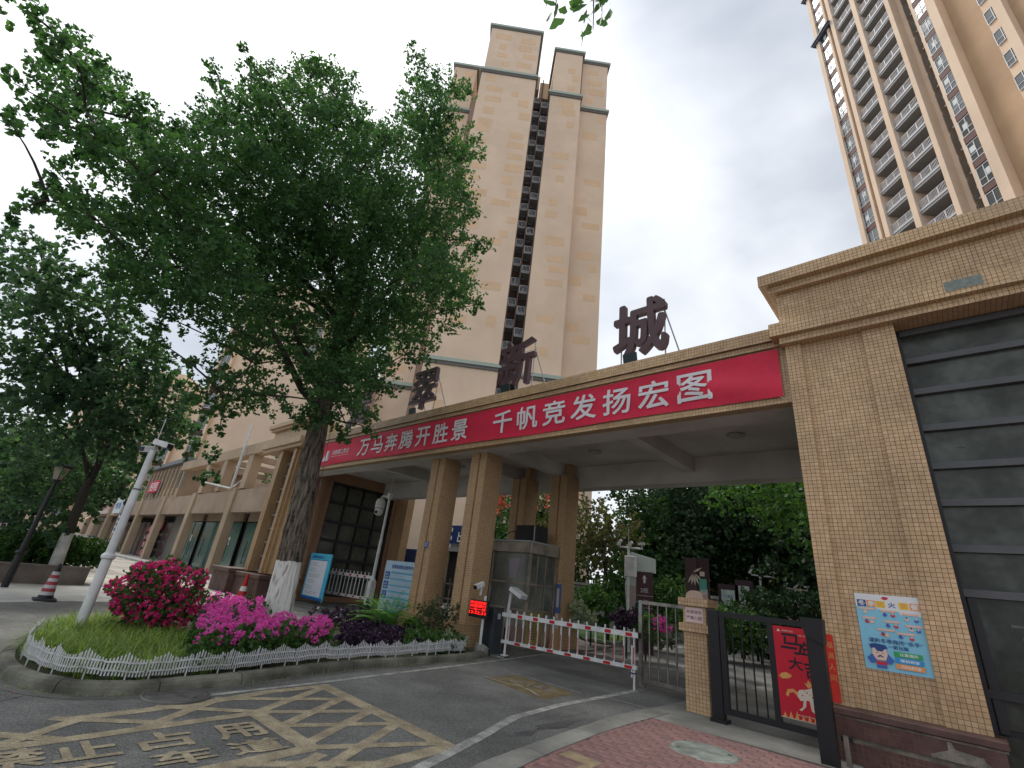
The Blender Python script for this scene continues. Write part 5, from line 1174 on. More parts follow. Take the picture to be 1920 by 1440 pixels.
def leafy_bed(name, label, poly_px, zt, mat, n, r, leaf, cat='plants', **k):
    poly = [G(x, y, zt*.8)[:2] for x, y in poly_px]; c = np.mean(poly, 0); t = thing(name, label, cat, (c[0], c[1], .1)); P = keep_in(sample(poly, n), .30); P = P if len(P) else np.array([c]); n = len(P)
    cs = [np.array([x, y, .1+(zt-.1)*RNG.uniform(.3, .85)]) for x, y in P]; crown('foliage', t, cs, list(RNG.uniform(.7, 1.2, n)*r), leaf, mat, dens=.95, per=9, slen=.16, **k); return t
leafy_bed('purple_plants', 'dark purple leafy plants right of the pink geraniums', [(642, 1205), (648, 1170), (700, 1160), (740, 1175), (795, 1188), (792, 1205), (700, 1212)], .36, LG['purple'], 110, .14, .06, droop=-.3)
leafy_bed('purple_plants', 'dark purple shrubs behind the flowers below the red and white fence', [(575, 1140), (640, 1130), (680, 1140), (690, 1160), (600, 1158)], .42, LG['purple'], 40, .20, .08)
leafy_bed('green_plants', 'low dark green plants in front of the front columns', [(765, 1195), (770, 1165), (840, 1185), (870, 1200), (800, 1205)], .42, LG['hedge'], 60, .17, .05)
leafy_bed('pale_plants', 'pale silvery plants at the right end of the picket fence', [(838, 1205), (842, 1185), (866, 1190), (872, 1207)], .38, LG['pale'], 26, .13, .04)
leafy_bed('dark_shrub', 'small dark glossy shrub behind the fern beside the dome camera pole', [(690, 1125), (700, 1112), (735, 1112), (742, 1135), (715, 1140)], .9, LG['dark'], 16, .24, .07)
# fern
fc = G(722, 1190, .1); t = thing('sword_fern', 'bright green sword fern with arching fronds in the bed', 'fern', (fc[0], fc[1], .1)); Q = []; R_ = []
for k in range(72):
    a = k*2.39996+.3; L_ = random.uniform(1.1, 1.55); e = random.uniform(.35, 1.15) if k > 14 else random.uniform(1.0, 1.4); d = np.array([cos(a), sin(a), 0]); base = np.array([fc[0], fc[1], .22])
    m = 22; prev = None; n_ = 22
    for i in range(n_):
        t_ = (i+1)/n_; p = base+d*(L_*cos(e)*t_)+np.array([0, 0, L_*(sin(e)*t_-.38*t_**2.4)]); s = np.array([-d[1], d[0], 0]); w = .115*math.sin(pi*min(1, t_*.93+.06))**.7; f = d*.028
        for sg in (1, -1): Q.append([p-f*.45, p+s*sg*w*.55+f*.1-np.array([0, 0, .004]), p+s*sg*w+f*.8-np.array([0, 0, .02]), p+f*.45]); R_.append(np.clip(.35+.5*random.random()+.2*t_, 0, 1))
np_mesh('fronds', np.array(Q).reshape(-1, 3), 4, LG['fern'], np.array(R_), parent=t)
# spider plants and the small clipped shrub
sp_ = G(785, 1205, .1); P = np.array([[sp_[0]+dx, sp_[1]+dy] for dx in (-.1, .2) for dy in (-.3, 0, .3)]); pts = (P[:, None]+RNG.normal(size=(6, 60, 2))*.05).reshape(-1, 2)
t = thing('spider_plant', 'pale green striped spider plant behind the picket fence', 'plants', (sp_[0], sp_[1], .1)); Q, R_ = blades(pts, .1, .34, .012, spread=1.1); np_mesh('leaves', Q.reshape(-1, 3), 4, leaf_mat('spider_leaf', (.16, .28, .07), (.38, .5, .2), .4), R_, parent=t)
sc_ = G(806, 1207, .1); D_ = math.hypot(sc_[0], sc_[1]); t = thing('clipped_shrub', 'small round olive shrub on a thin bare stem in front of the columns', 'shrub', (sc_[0], sc_[1], .1))
cs = [PD(x, y, D_+rg.uniform(-.2, .2)) for x, y in ((800, 1140), (825, 1135), (845, 1150), (815, 1160), (838, 1165), (790, 1155), (850, 1140), (822, 1148))]; crown('foliage', t, cs, [.22, .24, .2, .24, .22, .17, .15, .25], .045, LG['dull'], dens=.75, per=9, slen=.2)
MB().tube([sc_, (sc_[0]-.02, sc_[1]+.02, .45), PD(822, 1150, D_)], [.018, .016, .012], 7).build('stem', M['bark2'], t)
for x, y in ((800, 1150), (842, 1155), (815, 1140)): MB().tube([(sc_[0]-.02, sc_[1]+.02, .42), PD(x, y, D_)], [.010, .005], 5).build('branch', M['bark2'], t)

# ------------------------------------------------------------------ white picket fence round the bed
pf_ = thing('picket_fence', 'low white plastic picket fence running round the edge of the flower bed', 'fence', (-7.6, 3, .1))
wp = pm('fence_white', (.62, .63, .64), .45, .06, 6, grime=.25, gscale=9)
path = [kp[i]+(-np.array([-(kp[i+1]-kp[i-1])[1], (kp[i+1]-kp[i-1])[0]])/np.linalg.norm(kp[i+1]-kp[i-1]))*.21 for i in range(2, 100)]
path = resample(path, .0335)
pk = MB().add([(-.0085, -.003, 0), (.0085, -.003, 0), (.0085, -.003, .9), (0, -.003, 1.0), (-.0085, -.003, .9), (-.0085, .003, 0), (.0085, .003, 0), (.0085, .003, .9), (0, .003, 1.0), (-.0085, .003, .9)], [(0, 1, 2, 3, 4), (9, 8, 7, 6, 5), (0, 5, 6, 1), (1, 6, 7, 2), (2, 7, 8, 3), (3, 8, 9, 4), (4, 9, 5, 0)]).mesh('picket'); pk.materials.append(wp)
i0 = next(i for i, p in enumerate(path) if p[1] < 8.15); rl = []; cnt = 0
wob = lambda i: .012*math.sin(i*.21)+.008*math.sin(i*.57)
for i in range(i0, min(len(path), i0+296)):
    p = path[i]; d = path[min(i+1, len(path)-1)]-path[i-1]; a = math.atan2(d[1], d[0]); ph = (i % 12)/12; h = .175+.075*(1-abs(2*ph-1))**2
    sec = (i//31); z0 = .155+.010*math.sin(sec*1.9)+wob(i)*.6
    inst('picket', pk, (p[0]+7.6+wob(i)*.5, p[1]-3, z0-.1), pf_, rot=(random.uniform(-.03, .03)+.06*math.sin(sec*2.3), random.uniform(-.03, .03), a), scale=(1, 1, h))
    rl.append((p[0]+wob(i)*.5, p[1], z0))
for s_ in range(0, len(rl)-2, 31):
    seg = rl[s_:s_+31]
    for dz in (.045, .130):
        mb = MB(); V = []
        for (x, y, z) in seg: V += [(x, y, z+dz), (x, y, z+dz+.017)]
        c = np.array([-7.6-1.5, 4.0]); 
        V2 = []
        for (x, y, z) in seg:
            d = np.array([x, y])-np.array([-9.2, min(max(y, 2.2), 9)]); d = d/np.linalg.norm(d)*.006
            V2 += [(x+d[0], y+d[1], z+dz), (x+d[0], y+d[1], z+dz+.017)]
        n = len(V); mb.add(V+V2, [(2*k, 2*k+2, 2*k+3, 2*k+1) for k in range(len(seg)-1)]+[(n+2*k, n+2*k+1, n+2*k+3, n+2*k+2) for k in range(len(seg)-1)]+[(2*k+1, 2*k+3, n+2*k+3, n+2*k+1) for k in range(len(seg)-1)]+[(2*k, n+2*k, n+2*k+2, 2*k+2) for k in range(len(seg)-1)])
        mb.build('rail', wp, pf_)
    for k in (5, 17, 29):
        if k < len(seg): x, y, z = seg[k]; MB().box(x-.010, x+.010, y-.006, y+.006, .06, z+.2).build('stake', wp, pf_)
# dull wire mesh panel at the far left end
# ------------------------------------------------------------------ barrier gate
YB = 9.25
bg = thing('barrier_gate', 'white road barrier with red patches and hanging bars closing the driveway', 'barrier', (-8.3, YB, 0))
MB().bbox(-8.72, -8.38, 9.0, 9.30, .0, 1.02, .015).build('cabinet', pm('cabinet_dark', (.022, .026, .032), .45, .1, 4, 0), bg)
MB().bbox(-8.47, -8.375, 8.97, 9.31, .0, 1.03, .01).build('cabinet_door', pm('cabinet_door', (.030, .036, .044), .4, .1, 4, 0), bg)
MB().box(-8.374, -8.37, 9.10, 9.2, .78, .90).build('label_plate', M['grey_metal'], bg)
mb = MB(); z0L, z0R = .915, 1.02
def bz(x, z): return z+(x+8.25)*.0
x0, x1 = -8.35, -4.80
zt0, zt1 = PY(946, 1152, YB)[2], PY(1198, 1192, YB)[2]; zb0, zb1 = PY(946, 1203, YB)[2], PY(1190, 1252, YB)[2]
def zz(x, a, b): return a+(b-a)*(x+8.3)/(3.45)
MB().obox(((x0+x1)/2, YB, (zz(x0, zt0, zt1)+zz(x1, zt0, zt1))/2), ((x1-x0)/2, 0, (zz(x1, zt0, zt1)-zz(x0, zt0, zt1))/2), (0, .03, 0), (0, 0, .045)).build('arm', M['white_metal'], bg)
MB().obox(((x0+x1)/2, YB, (zz(x0, zb0, zb1)+zz(x1, zb0, zb1))/2+.0), ((x1-x0)/2-.04, 0, (zz(x1, zb0, zb1)-zz(x0, zb0, zb1))/2), (0, .025, 0), (0, 0, .032)).build('lower_arm', M['white_metal'], bg)
MB().obox((x1+.01, YB, zz(x1, zt0, zt1)), (.012, 0, 0), (0, .036, 0), (0, 0, .05)).build('end_cap', M['black_metal'], bg)
nb = 16
for k in range(nb):
    x = -8.12+k*(3.22/(nb-1)); za = zz(x, zt0, zt1); zb = zz(x, zb0, zb1)
    MB().box(x-.012, x+.012, YB-.016, YB+.016, zb-.03, za+.11).build('bar', M['white_metal'], bg)
    MB().box(x-.008, x+.008, YB-.0195, YB-.0165, zb+.06, zb+.06+(za-zb)*.5).build('bar_stripe', M['red'], bg)
for k in range(7):
    x = -7.86+k*.465; MB().box(x, x+.14, YB-.034, YB-.0305, zz(x+.07, zt0, zt1)-.032, zz(x+.07, zt0, zt1)+.030).build('red_patch', M['red'], bg)
    MB().box(x-.02, x+.14, YB-.029, YB-.0255, zz(x+.07, zb0, zb1)-.026, zz(x+.07, zb0, zb1)+.022).build('red_patch', M['red'], bg)
MB().tube([(-4.90, YB+.01, .02), (-4.90, YB+.01, .62)], .022, 8).build('leg', M['white_metal'], bg)
MB().tube([(-4.95, YB+.01, .22), (-4.95, YB+.01, .75)], .018, 8).build('leg', M['white_metal'], bg)
for z in (.28, .40): MB().box(-4.98, -4.87, YB-.02, YB+.04, z, z+.02).build('clamp', pm('navy', (.01, .015, .06), .5, .1), bg)
mb = MB(); mb.tube([(-8.20, YB+.02, .02), (-8.20, YB+.02, .9)], .028, 8); mb.build('leg', M['white_metal'], bg)
MB().lathe((-8.20, YB+.02, .05), [(.10, 0), (.10, .012), (.03, .02)], 16).build('base_plate', M['white_metal'], bg)
MB().box(-8.5, -8.15, 9.18, 9.22, .0, .02).build('foot_plate', M['grey_metal'], bg)
st = thing('concrete_block', 'grey concrete block leaning at the foot of the barrier cabinet', 'block', (-8.6, 8.9, 0)); MB().obox((-8.50, 8.80, .12), (.14, 0, -.04), (0, .07, 0), (.03, 0, .10)).build('block', M['concrete'], st)

# LED board
lx, ly = -8.52, 8.72
t = thing('display_board', 'black display board glowing with red dot matrix characters on a white post', 'display', (lx, ly, 0))
MB().tube([(lx+.0, ly+.04, .0), (lx, ly+.04, 1.25)], .032, 10).build('post', M['white_metal'], t); MB().lathe((lx, ly+.04, .0), [(.09, .0), (.09, .015), (.035, .03)], 14).build('base_plate', M['white_metal'], t)
a = PY(884, 1123, 8.68); b = PY(911, 1160, 8.68)
X0, X1, Z1, Z0 = a[0]-.02, b[0]+.02, a[2]+.005, b[2]-.01
MB().bbox(X0, X1, 8.66, 8.74, Z0, Z1, .012).build('housing', M['black_metal'], t)
led = pm('led_red', (.5, .01, .01), .5, 0, emit=(1.0, .012, .01), estr=1.7); ledd = pm('led_dim', (.05, .004, .004), .5, 0, emit=(.35, .002, .002), estr=.10)
MB().box(X0+.02, X1-.02, 8.655, 8.659, Z0+.06, Z1-.02).build('panel', ledd, t)
prep_texts([(s, 0) for s in ('欢迎回家', '减速慢行', '一车一杆', '13:52:31')]); H_ = (Z1-Z0-.09)/4
for k, s in enumerate(('欢迎回家', '减速慢行', '一车一杆', '13:52:31')):
    mb = MB(); text(mb, s, (X0+.028, 8.653, Z1-.026-(k+1)*H_+.008), ex, ez, w=X1-X0-.056, h=H_-.012); mb.build('lettering', led, t)
tc_ = thing('plate_camera', 'small white number plate camera standing above the red display board', 'camera', (lx, ly, 1.25))
a = PY(903, 1098, 8.72)
MB().tube([(a[0]-.02, 8.74, 1.25), (a[0], 8.74, a[2]-.05)], .028, 8).build('stem', M['white_metal'], tc_)
MB().obox((a[0]-.01, 8.66, a[2]), (.045, 0, 0), (0, .12, .045), (0, -.018, .05)).build('housing', M['white_plastic'], tc_); MB().obox((a[0]-.01, 8.525, a[2]-.055), (.040, 0, 0), (0, .012, .004), (0, -.015, .038)).build('lens_hood', M['black_metal'], tc_)

# canopy floor island, post with slanted screen
px_ = G(955, 1215, .05); t = thing('ticket_terminal', 'white post carrying a slanted white screen housing beside the booth', 'terminal', (-8.75, 9.9, .05))
a = PY(953, 1138, 9.9); b = PY(960, 1107, 9.9); MB().box(a[0]-.05, a[0]+.03, 9.88, 9.96, .05, .55).build('base', M['black_metal'], t)
MB().tube([(a[0], 9.92, .5), (a[0], 9.92, a[2]), (b[0]-.02, 9.92, b[2])], .04, 8).build('post', M['white_metal'], t)
c = PY(972, 1112, 9.85); MB().obox((c[0], 9.85, c[2]), (.20, 0, -.085), (0, .13, 0), (.02, 0, .045)).build('screen_housing', M['white_metal'], t); MB().obox((c[0]-.02, 9.85, c[2]-.05), (.17, 0, -.07), (0, .10, 0), (.008, 0, .018)).build('screen', M['black_metal'], t)

# ------------------------------------------------------------------ guard booth
bt = thing('guard_booth', 'stainless steel and glass guard booth between the columns', 'booth', (-9.9, 11.6, .05))
bx0, bx1, by0, by1, zb, zt2 = -11.6, -8.86, 10.72, 12.0, .05, 2.72
bs = pm('booth_steel', (.36, .31, .25), .42, .18, 3, .1, 60, metal=.45, grime=.4, gscale=2)
bgl = pm('booth_glass', (.16, .17, .145), .18, .4, 1.8, 0, spec=.5, grime=.3)
MB().box(bx0+.08, bx1-.08, by0+.08, by1-.02, zb, .95).build('wall', bs, bt)
MB().box(bx0+.12, bx1-.14, by1-.2, by1-.14, .95, 2.4).build('back_panel', M['shop_dark'], bt); MB().box(bx0+.1, bx1-.1, by0+.2, by1-.2, .96, .99).build('counter', bs, bt)
MB().bbox(bx0-.04, bx1+.04, by0-.04, by1, 2.42, zt2, .012).build('roof', bs, bt); MB().box(bx0-.1, bx1+.0, by0-.06, by1, zt2+.002, zt2+.04).build('roof_sheet', M['grey_metal'], bt)
for x, y in ((bx0+.04, by0+.04), (bx1-.04, by0+.04), (bx1-.04, by1-.05), (-10.3, by0+.04)): MB().box(x-.035, x+.035, y-.035, y+.035, zb, 2.42).build('corner_post', bs, bt)
for z in (.95, 1.62): 
    MB().box(bx0+.08, bx1-.08, by0+.01, by0+.06, z-.025, z+.025).build('window_rail', bs, bt)
    MB().box(bx1-.07, bx1-.02, by0+.08, by1-.09, z-.022, z+.022).build('window_rail', bs, bt)
for (a, b) in ((bx0+.08, -10.36), (-10.26, bx1-.08)):
    for z0, z1 in ((.975, 1.595), (1.645, 2.42)): MB().box(a, b, by0+.03, by0+.036, z0, z1).build('pane', bgl, bt)
for (a, b) in ((by0+.08, by0+.36), (by0+.40, by0+.72), (by0+.80, by1-.10)):
    for z0, z1 in ((.972, 1.598), (1.642, 2.42)): MB().box(bx1-.046, bx1-.040, a, b, z0, z1).build('pane', bgl, bt)
for y in (by0+.38, by0+.76): MB().box(bx1-.065, bx1-.022, y-.02, y+.02, .99 if y < 11.3 else .1, 2.42).build('window_post', bs, bt)
MB().box(bx1-.085, bx1-.05, by0+.8, by1-.1, .1, .94).build('door_panel', bs, bt)
mb = MB(); mb.add([(bx0+1.9, by0+.022, 2.25), (bx0+2.35, by0+.022, 2.28), (bx0+2.28, by0+.022, 1.75), (bx0+2.02, by0+.022, 1.72)], [(3, 2, 1, 0)]); mb.build('pennant', pm('pennant', (.25, .22, .25), .8, .1), bt)
bn_ = thing('booth_notice', 'tall brass coloured notice board fixed to the booth side below its windows', 'notice board', (bx1, 11.1, .3))
brass = pm('brass_board', (.34, .27, .085), .5, .12, 3, 0, grime=.25)
MB().box(bx1-.02, bx1-.008, by0+.08, by0+.74, .15, .92).build('board', brass, bn_)
mb = MB(); text(mb, '出入口收费公示牌', (bx1-.006, by0+.14, .74), ey, ez, w=.54, h=.06, weight=.0)
for k in range(7): mb.box(bx1-.0065, bx1-.006, by0+.14, by0+.14+.5*(.6+.4*((k*37) % 10)/10), .66-k*.065, .672-k*.065)
mb.build('lettering', M['dark_print'], bn_)
bk = thing('black_box', 'black box unit with grey edge standing on the booth roof', 'box', (-9.4, 11.3, zt2+.04))
a = PY(967, 1018, 11.0); b = PY(1004, 1018, 11.0); MB().bbox(a[0], b[0]+.02, 10.95, 11.5, zt2+.045, zt2+.50, .01).build('housing', M['black_metal'], bk); MB().box(b[0]-.04, b[0]-.01, 10.942, 10.95, zt2+.05, zt2+.49).build('edge_strip', M['grey_metal'], bk)
MB().tube(bez(np.array([a[0]-.9, 11.2, zt2+.06]), np.array([a[0]-.2, 11.2, zt2+.6]), np.array([a[0]-.02, 11.2, zt2+.12]), 9), .014, 6).build('cable', M['black_metal'], bk)
# pennants, paper sign on back column: blue strip notice
cst = thing('column_notice', 'narrow blue and white notice strip on the right back column', 'sign', (-8.7, 12.0, 1.0)); a = PY(1079, 1113, 12.04); 
MB().box(-8.87, -8.70, 12.025, 12.045, .95, 1.72).build('board', pm('notice_blue', (.07, .13, .30), .5, .1), cst); MB().box(-8.86, -8.73, 12.02, 12.024, .56, .93).build('paper', pm('notice_paper', (.45, .40, .38), .7, .05), cst); MB().box(-8.84, -8.75, 12.02, 12.024, 1.1, 1.6).build('paper', MATS['notice_paper'], cst)
mb = MB(); text(mb, '禁', (-8.85, 12.018, .72), ex, ez, w=.09, h=.09); text(mb, '入', (-8.85, 12.018, .60), ex, ez, w=.09, h=.09); mb.build('lettering', M['dark_print'], cst)

# pedestrian turnstile fence and blue entrance sign between the front columns
tf = thing('steel_fence', 'stainless steel pedestrian gate with curved bars seen between the front columns', 'gate', (-12.2, 12, .05))
for k in range(7): x = -14.0+k*.36; MB().tube([(x, 11.2, .05), (x, 11.2, 1.2), (x+.06, 11.1, 1.5)], .028, 7).build('bar', M['steel'], tf)
for z in (.35, .9, 1.35): MB().tube([(-14.1, 11.2, z), (-11.7, 11.2, z)], .022, 7).build('rail', M['steel'], tf)
gp2 = PY(838, 990, 21); es = thing('entrance_sign', 'navy entrance sign with white lettering above the pedestrian door', 'sign', (gp2[0], 21, 0))
a = PY(838, 988, 21); b = PY(880, 1010, 21)
MB().box(a[0], a[0]+4.0, 21, 21.1, b[2]-.35, a[2]+.1).build('board', pm('sign_navy', (.015, .04, .14), .5, .05), es)
mb = MB()
for k in range(3): mb.box(a[0]+.55, a[0]+.65, 20.985, 20.995, a[2]-.3-k*.5, a[2]-.05-k*.5)
text(mb, '出口', (a[0]+1.2, 20.985, a[2]-.95), ex, ez, w=1.5, h=.7, weight=.02); mb.build('lettering', M['white'], es)
MB().box(a[0]-.1, a[0]+4.1, 21.11, 22.5, b[2]-.8, b[2]-.36).build('lintel', M['grey_metal'], es)
for x in (a[0], a[0]+1.2, a[0]+2.4): MB().box(x, x+.35, 21.2, 21.3, 0, b[2]-.8).build('post', pm('door_wood', (.25, .21, .13), .6, .1), es)
MB().box(a[0], a[0]+4, 21.5, 21.55, 0, b[2]-.8).build('dark_door', M['shop_dark'], es)
nb_ = thing('blue_panel', 'plain dark navy panel standing behind the second information board', 'panel', (-17.4, 14.5, 0)); a = PY(762, 1030, 14.5); MB().bbox(a[0]-.15, a[0]+1.6, 14.5, 14.62, .3, a[2]+.05, .02).build('panel', MATS['sign_navy'], nb_)
MB().box(a[0]-.1, a[0]+1.5, 14.52, 14.6, .05, .3).build('foot', M['grey_metal'], nb_)

# ------------------------------------------------------------------ information boards
ib = pm('board_blue', (.06, .42, .62), .4, .06, 2); ibw = pm('board_white', (.60, .64, .72), .45, .05, 3); ibn = pm('board_navy', (.015, .09, .33), .45, .05)
t = thing('information_board', 'blue edged information board with rounded white sheet leaning by the tree trunk', 'information board', (-18.7, 9.7, .1), 'information boards')
x0, x1, z0, z1 = -19.55, -17.86, .20, 1.86
MB().bbox(x0, x1, 9.68, 9.74, z0, z1, .01).build('frame', ib, t); MB().box(x0+.14, x1-.22, 9.672, 9.679, z0+.12, z1-.26).build('sheet', ibw, t)
MB().box(x0+.10, x1-.16, 9.674, 9.679, z1-.255, z1-.235).build('sheet_edge', ibn, t); MB().box(x0+.02, x1-.02, 9.672, 9.679, z0+.01, z0+.09).build('bottom_strip', ibn, t)
mb = MB(); text(mb, '翡翠新城物业服务公示', (x0+.2, 9.67, z1-.19), ex, ez, w=.95, h=.11, weight=.005); mb.build('lettering', ibn, t)
mb = MB(); rg2 = random.Random(4)
for k in range(22):
    if k % 4 == 3: continue
    mb.box(x0+.2, x0+.2+1.05*rg2.uniform(.4, 1), 9.669, 9.671, z1-.36-k*.052, z1-.345-k*.052)
mb.build('small_print', pm('grey_print', (.28, .30, .36), .6, 0), t, kind='stuff')
t = thing('information_board', 'pale blue information board with three navy squares behind the fern', 'information board', (-14.7, 10.6, .1), 'information boards')
x0, x1, z0, z1 = -15.52, -13.5, .25, 1.88
MB().bbox(x0, x1, 10.58, 10.64, z0, z1, .01).build('board', pm('board_pale', (.42, .58, .70), .45, .05, 2), t)
for k in range(7): MB().box(x0+.42, x1-.03, 10.572, 10.579, z1-.42-k*.2, z1-.37-k*.2).build('band', ib, t)
mb = MB(); text(mb, '翡翠新城物业服务中心', (x0+.42, 10.57, z1-.26), ex, ez, w=1.35, h=.14, weight=.01); mb.build('lettering', ibn, t)
for k in range(3):
    zq = z1-.62-k*.31; MB().bbox(x0+.09, x0+.36, 10.565, 10.579, zq, zq+.25, .004).build('square', ibn, t)
    mb = MB(); text(mb, '公示', (x0+.13, 10.563, zq+.13), ex, ez, w=.19, h=.08); text(mb, '收费', (x0+.13, 10.563, zq+.03), ex, ez, w=.19, h=.07); mb.build('lettering', M['white'], t)
mb = MB()
for k in range(20): mb.box(x0+.46, x0+.46+1.3*rg2.uniform(.5, 1), 10.567, 10.570, z1-.36-k*.062, z1-.348-k*.062)
mb.build('small_print', MATS['grey_print'], t, kind='stuff')

# red and white small barrier fence
a = PY(612, 1083, 10.4); b = PY(692, 1100, 10.9); c = PY(610, 1128, 10.4)
pA = np.array([a[0], 10.4, 0]); pB = np.array([b[0]+.15, 10.9, 0]); U = (pB-pA); Ln = np.linalg.norm(U); U = U/Ln
t = thing('barrier_fence', 'low white barrier fence with red patches between the two information boards', 'fence', tuple(pA)); za, zb_ = 1.22, .48; Nn = np.array([U[1], -U[0], 0])
for z, h in ((za, .055), (zb_, .045)): MB().obox(pA+U*Ln/2+(0, 0, z), U*Ln/2, Nn*.02, (0, 0, h)).build('rail', M['white_metal'], t)
for k in range(13): p = pA+U*(.06+k*(Ln-.12)/12); MB().obox(p+(0, 0, (za+zb_)/2+.06), U*.012, Nn*.012, (0, 0, (za-zb_)/2+.10)).build('bar', M['white_metal'], t)
for k in range(6):
    for z, h in ((za, .04), (zb_, .03)): p = pA+U*(.16+k*(Ln-.2)/6); MB().obox(p+(0, 0, z)+Nn*.0225, U*.055, Nn*.0015, (0, 0, h)).build('red_patch', M['red'], t)
for p in (pA+U*.02, pA+U*(Ln-.03)): MB().obox(p+(0, 0, .35), U*.018, Nn*.018, (0, 0, .33)).build('leg', M['white_metal'], t)

# dome camera pole
X, Y_ = -16.42, 10.75; zt3 = PY(733, 930, Y_)[2]
t = thing('camera_pole', 'white pole with white dome camera and whip aerial left of the columns', 'camera pole', (X, Y_, .05))
MB().box(X-.11, X+.11, Y_-.11, Y_+.11, .05, 1.1).build('base', M['white_metal'], t); MB().lathe((X, Y_, 1.1), [(.13, 0), (.10, .06), (.055, .14)], 14).build('collar', M['white_metal'], t)
MB().tube([(X, Y_, 1.15), (X, Y_, 2.6)], .062, 12).build('pole', M['white_metal'], t); MB().tube([(X, Y_, 2.6), (X, Y_, zt3)], .05, 12).build('pole', M['white_metal'], t)
MB().bbox(X-.09, X+.09, Y_-.09, Y_+.09, zt3-.12, zt3+.12, .02).build('head', M['white_plastic'], t); MB().tube([(X, Y_, zt3+.1), (X, Y_, zt3+.85)], .008, 5).build('aerial', M['white_metal'], t)
MB().tube([(X, Y_, zt3-.02), (X-.42, Y_-.05, zt3), (X-.50, Y_-.05, zt3-.05)], .035, 8).build('arm', M['white_metal'], t)
mb = MB().lathe((X-.50, Y_-.05, zt3-.78), [(.03, 0), (.13, .04), (.17, .12), (.17, .28), (.19, .30), (.19, .55), (.15, .64), (.06, .70)], 18); mb.build('dome_camera', M['white_plastic'], t, smooth=True)
MB().lathe((X-.50, Y_-.05, zt3-.50), [(.192, 0), (.192, .02)], 18).build('camera_ring', M['frame'], t); MB().tube([(X-.44, Y_-.16, zt3-.64), (X-.42, Y_-.24, zt3-.66)], .055, 12).build('lens', M['black_metal'], t)

# tall camera pole at the left end of the planter
X, Y_ = -10.62, 1.76; zt4 = 3.24
t = thing('camera_pole', 'thick white pole with two cameras on top standing at the near end of the grass', 'camera pole', (X, Y_, .08))
MB().tube([(X, Y_, .05), (X, Y_, 1.28)], .076, 18).build('pole', M['white_metal'], t, smooth=False); MB().lathe((X, Y_, 1.24), [(.084, 0), (.102, .02), (.102, .06), (.07, .10)], 18).build('collar', M['white_metal'], t)
MB().tube([(X, Y_, 1.3), (X, Y_, 2.42)], .064, 18).build('pole', M['white_metal'], t); MB().lathe((X, Y_, 2.40), [(.070, 0), (.070, .02)], 18).build('joint_ring', M['frame'], t); MB().tube([(X, Y_, 2.42), (X, Y_, zt4-.12)], .055, 18).build('pole', M['white_metal'], t)
MB().tube([(X, Y_, zt4-.1), (X, Y_, zt4+.5)], .007, 5).build('aerial', M['white_metal'], t)
MB().obox((X+.10, Y_+.10, zt4+.02), (.16, .08, -.03), (-.03, .06, 0), (.0, 0, .05)).build('camera', M['white_plastic'], t); MB().obox((X+.26, Y_+.18, zt4-.02), (.01, .005, 0), (-.025, .05, 0), (0, 0, .04)).build('lens', M['black_metal'], t)
MB().obox((X-.06, Y_-.06, zt4-.10), (.06, -.10, -.03), (.05, .03, 0), (.0, 0, .055)).build('camera', M['white_plastic'], t); MB().obox((X-.0, Y_-.17, zt4-.13), (.008, -.012, 0), (.04, .025, 0), (0, 0, .04)).build('lens', M['black_metal'], t)
MB().tube([(X, Y_, zt4-.22), (X-.03, Y_-.03, zt4-.12)], .04, 8).build('bracket', M['white_plastic'], t)

# ------------------------------------------------------------------ street lamp, planter box, cones at the left
lp = G(8, 1100, .02); X, Y_ = lp[0], lp[1]
t = thing('street_lamp', 'black street lamp with tapered glass lantern leaning at the left picture edge', 'street lamp', (X, Y_, .02)); zl = PD(108, 905, math.hypot(X, Y_))[2]
MB().tube([(X, Y_, .02), (X, Y_, .9)], .085, 10).build('base', M['black_metal'], t); MB().lathe((X, Y_, .85), [(.10, 0), (.13, .06), (.10, .12)], 12).build('collar', M['black_metal'], t); MB().tube([(X, Y_, .9), (X, Y_, zl)], [.07, .05], 10).build('post', M['black_metal'], t)
MB().lathe((X, Y_, zl), [(.09, 0), (.11, .04), (.11, .08)], 8).build('cup', M['black_metal'], t); MB().lathe((X, Y_, zl+.08), [(.11, 0), (.20, .36)], 4).build('lantern', pm('lantern_glass', (.28, .25, .19), .3, .1, 4), t); MB().lathe((X, Y_, zl+.44), [(.25, 0), (.24, .05), (.10, .12)], 4).build('cap', M['black_metal'], t)
for k in range(4): a = pi/2*k; MB().tube([(X+.11*cos(a), Y_+.11*sin(a), zl+.08), (X+.20*cos(a), Y_+.20*sin(a), zl+.44)], .012, 5).build('lantern_rib', M['black_metal'], t)
gr = pm('granite', (.20, .17, .15), .7, .12, 18, .2, 90, grime=.25, gscale=2)
gA = G(155, 1098, .012); gB = G(-60, 1098, .012)
pbx = thing('stone_planter', 'brown granite planter box with overhanging rim at the left', 'planter', (-21.5, 2, 0))
C1 = np.array([-21.7, 3.25]); C2 = np.array([-20.0, -2.0]); Uu = (C2-C1)/np.linalg.norm(C2-C1); Vv = np.array([-Uu[1], Uu[0]]); Vv = Vv if Vv[0] < 0 else -Vv
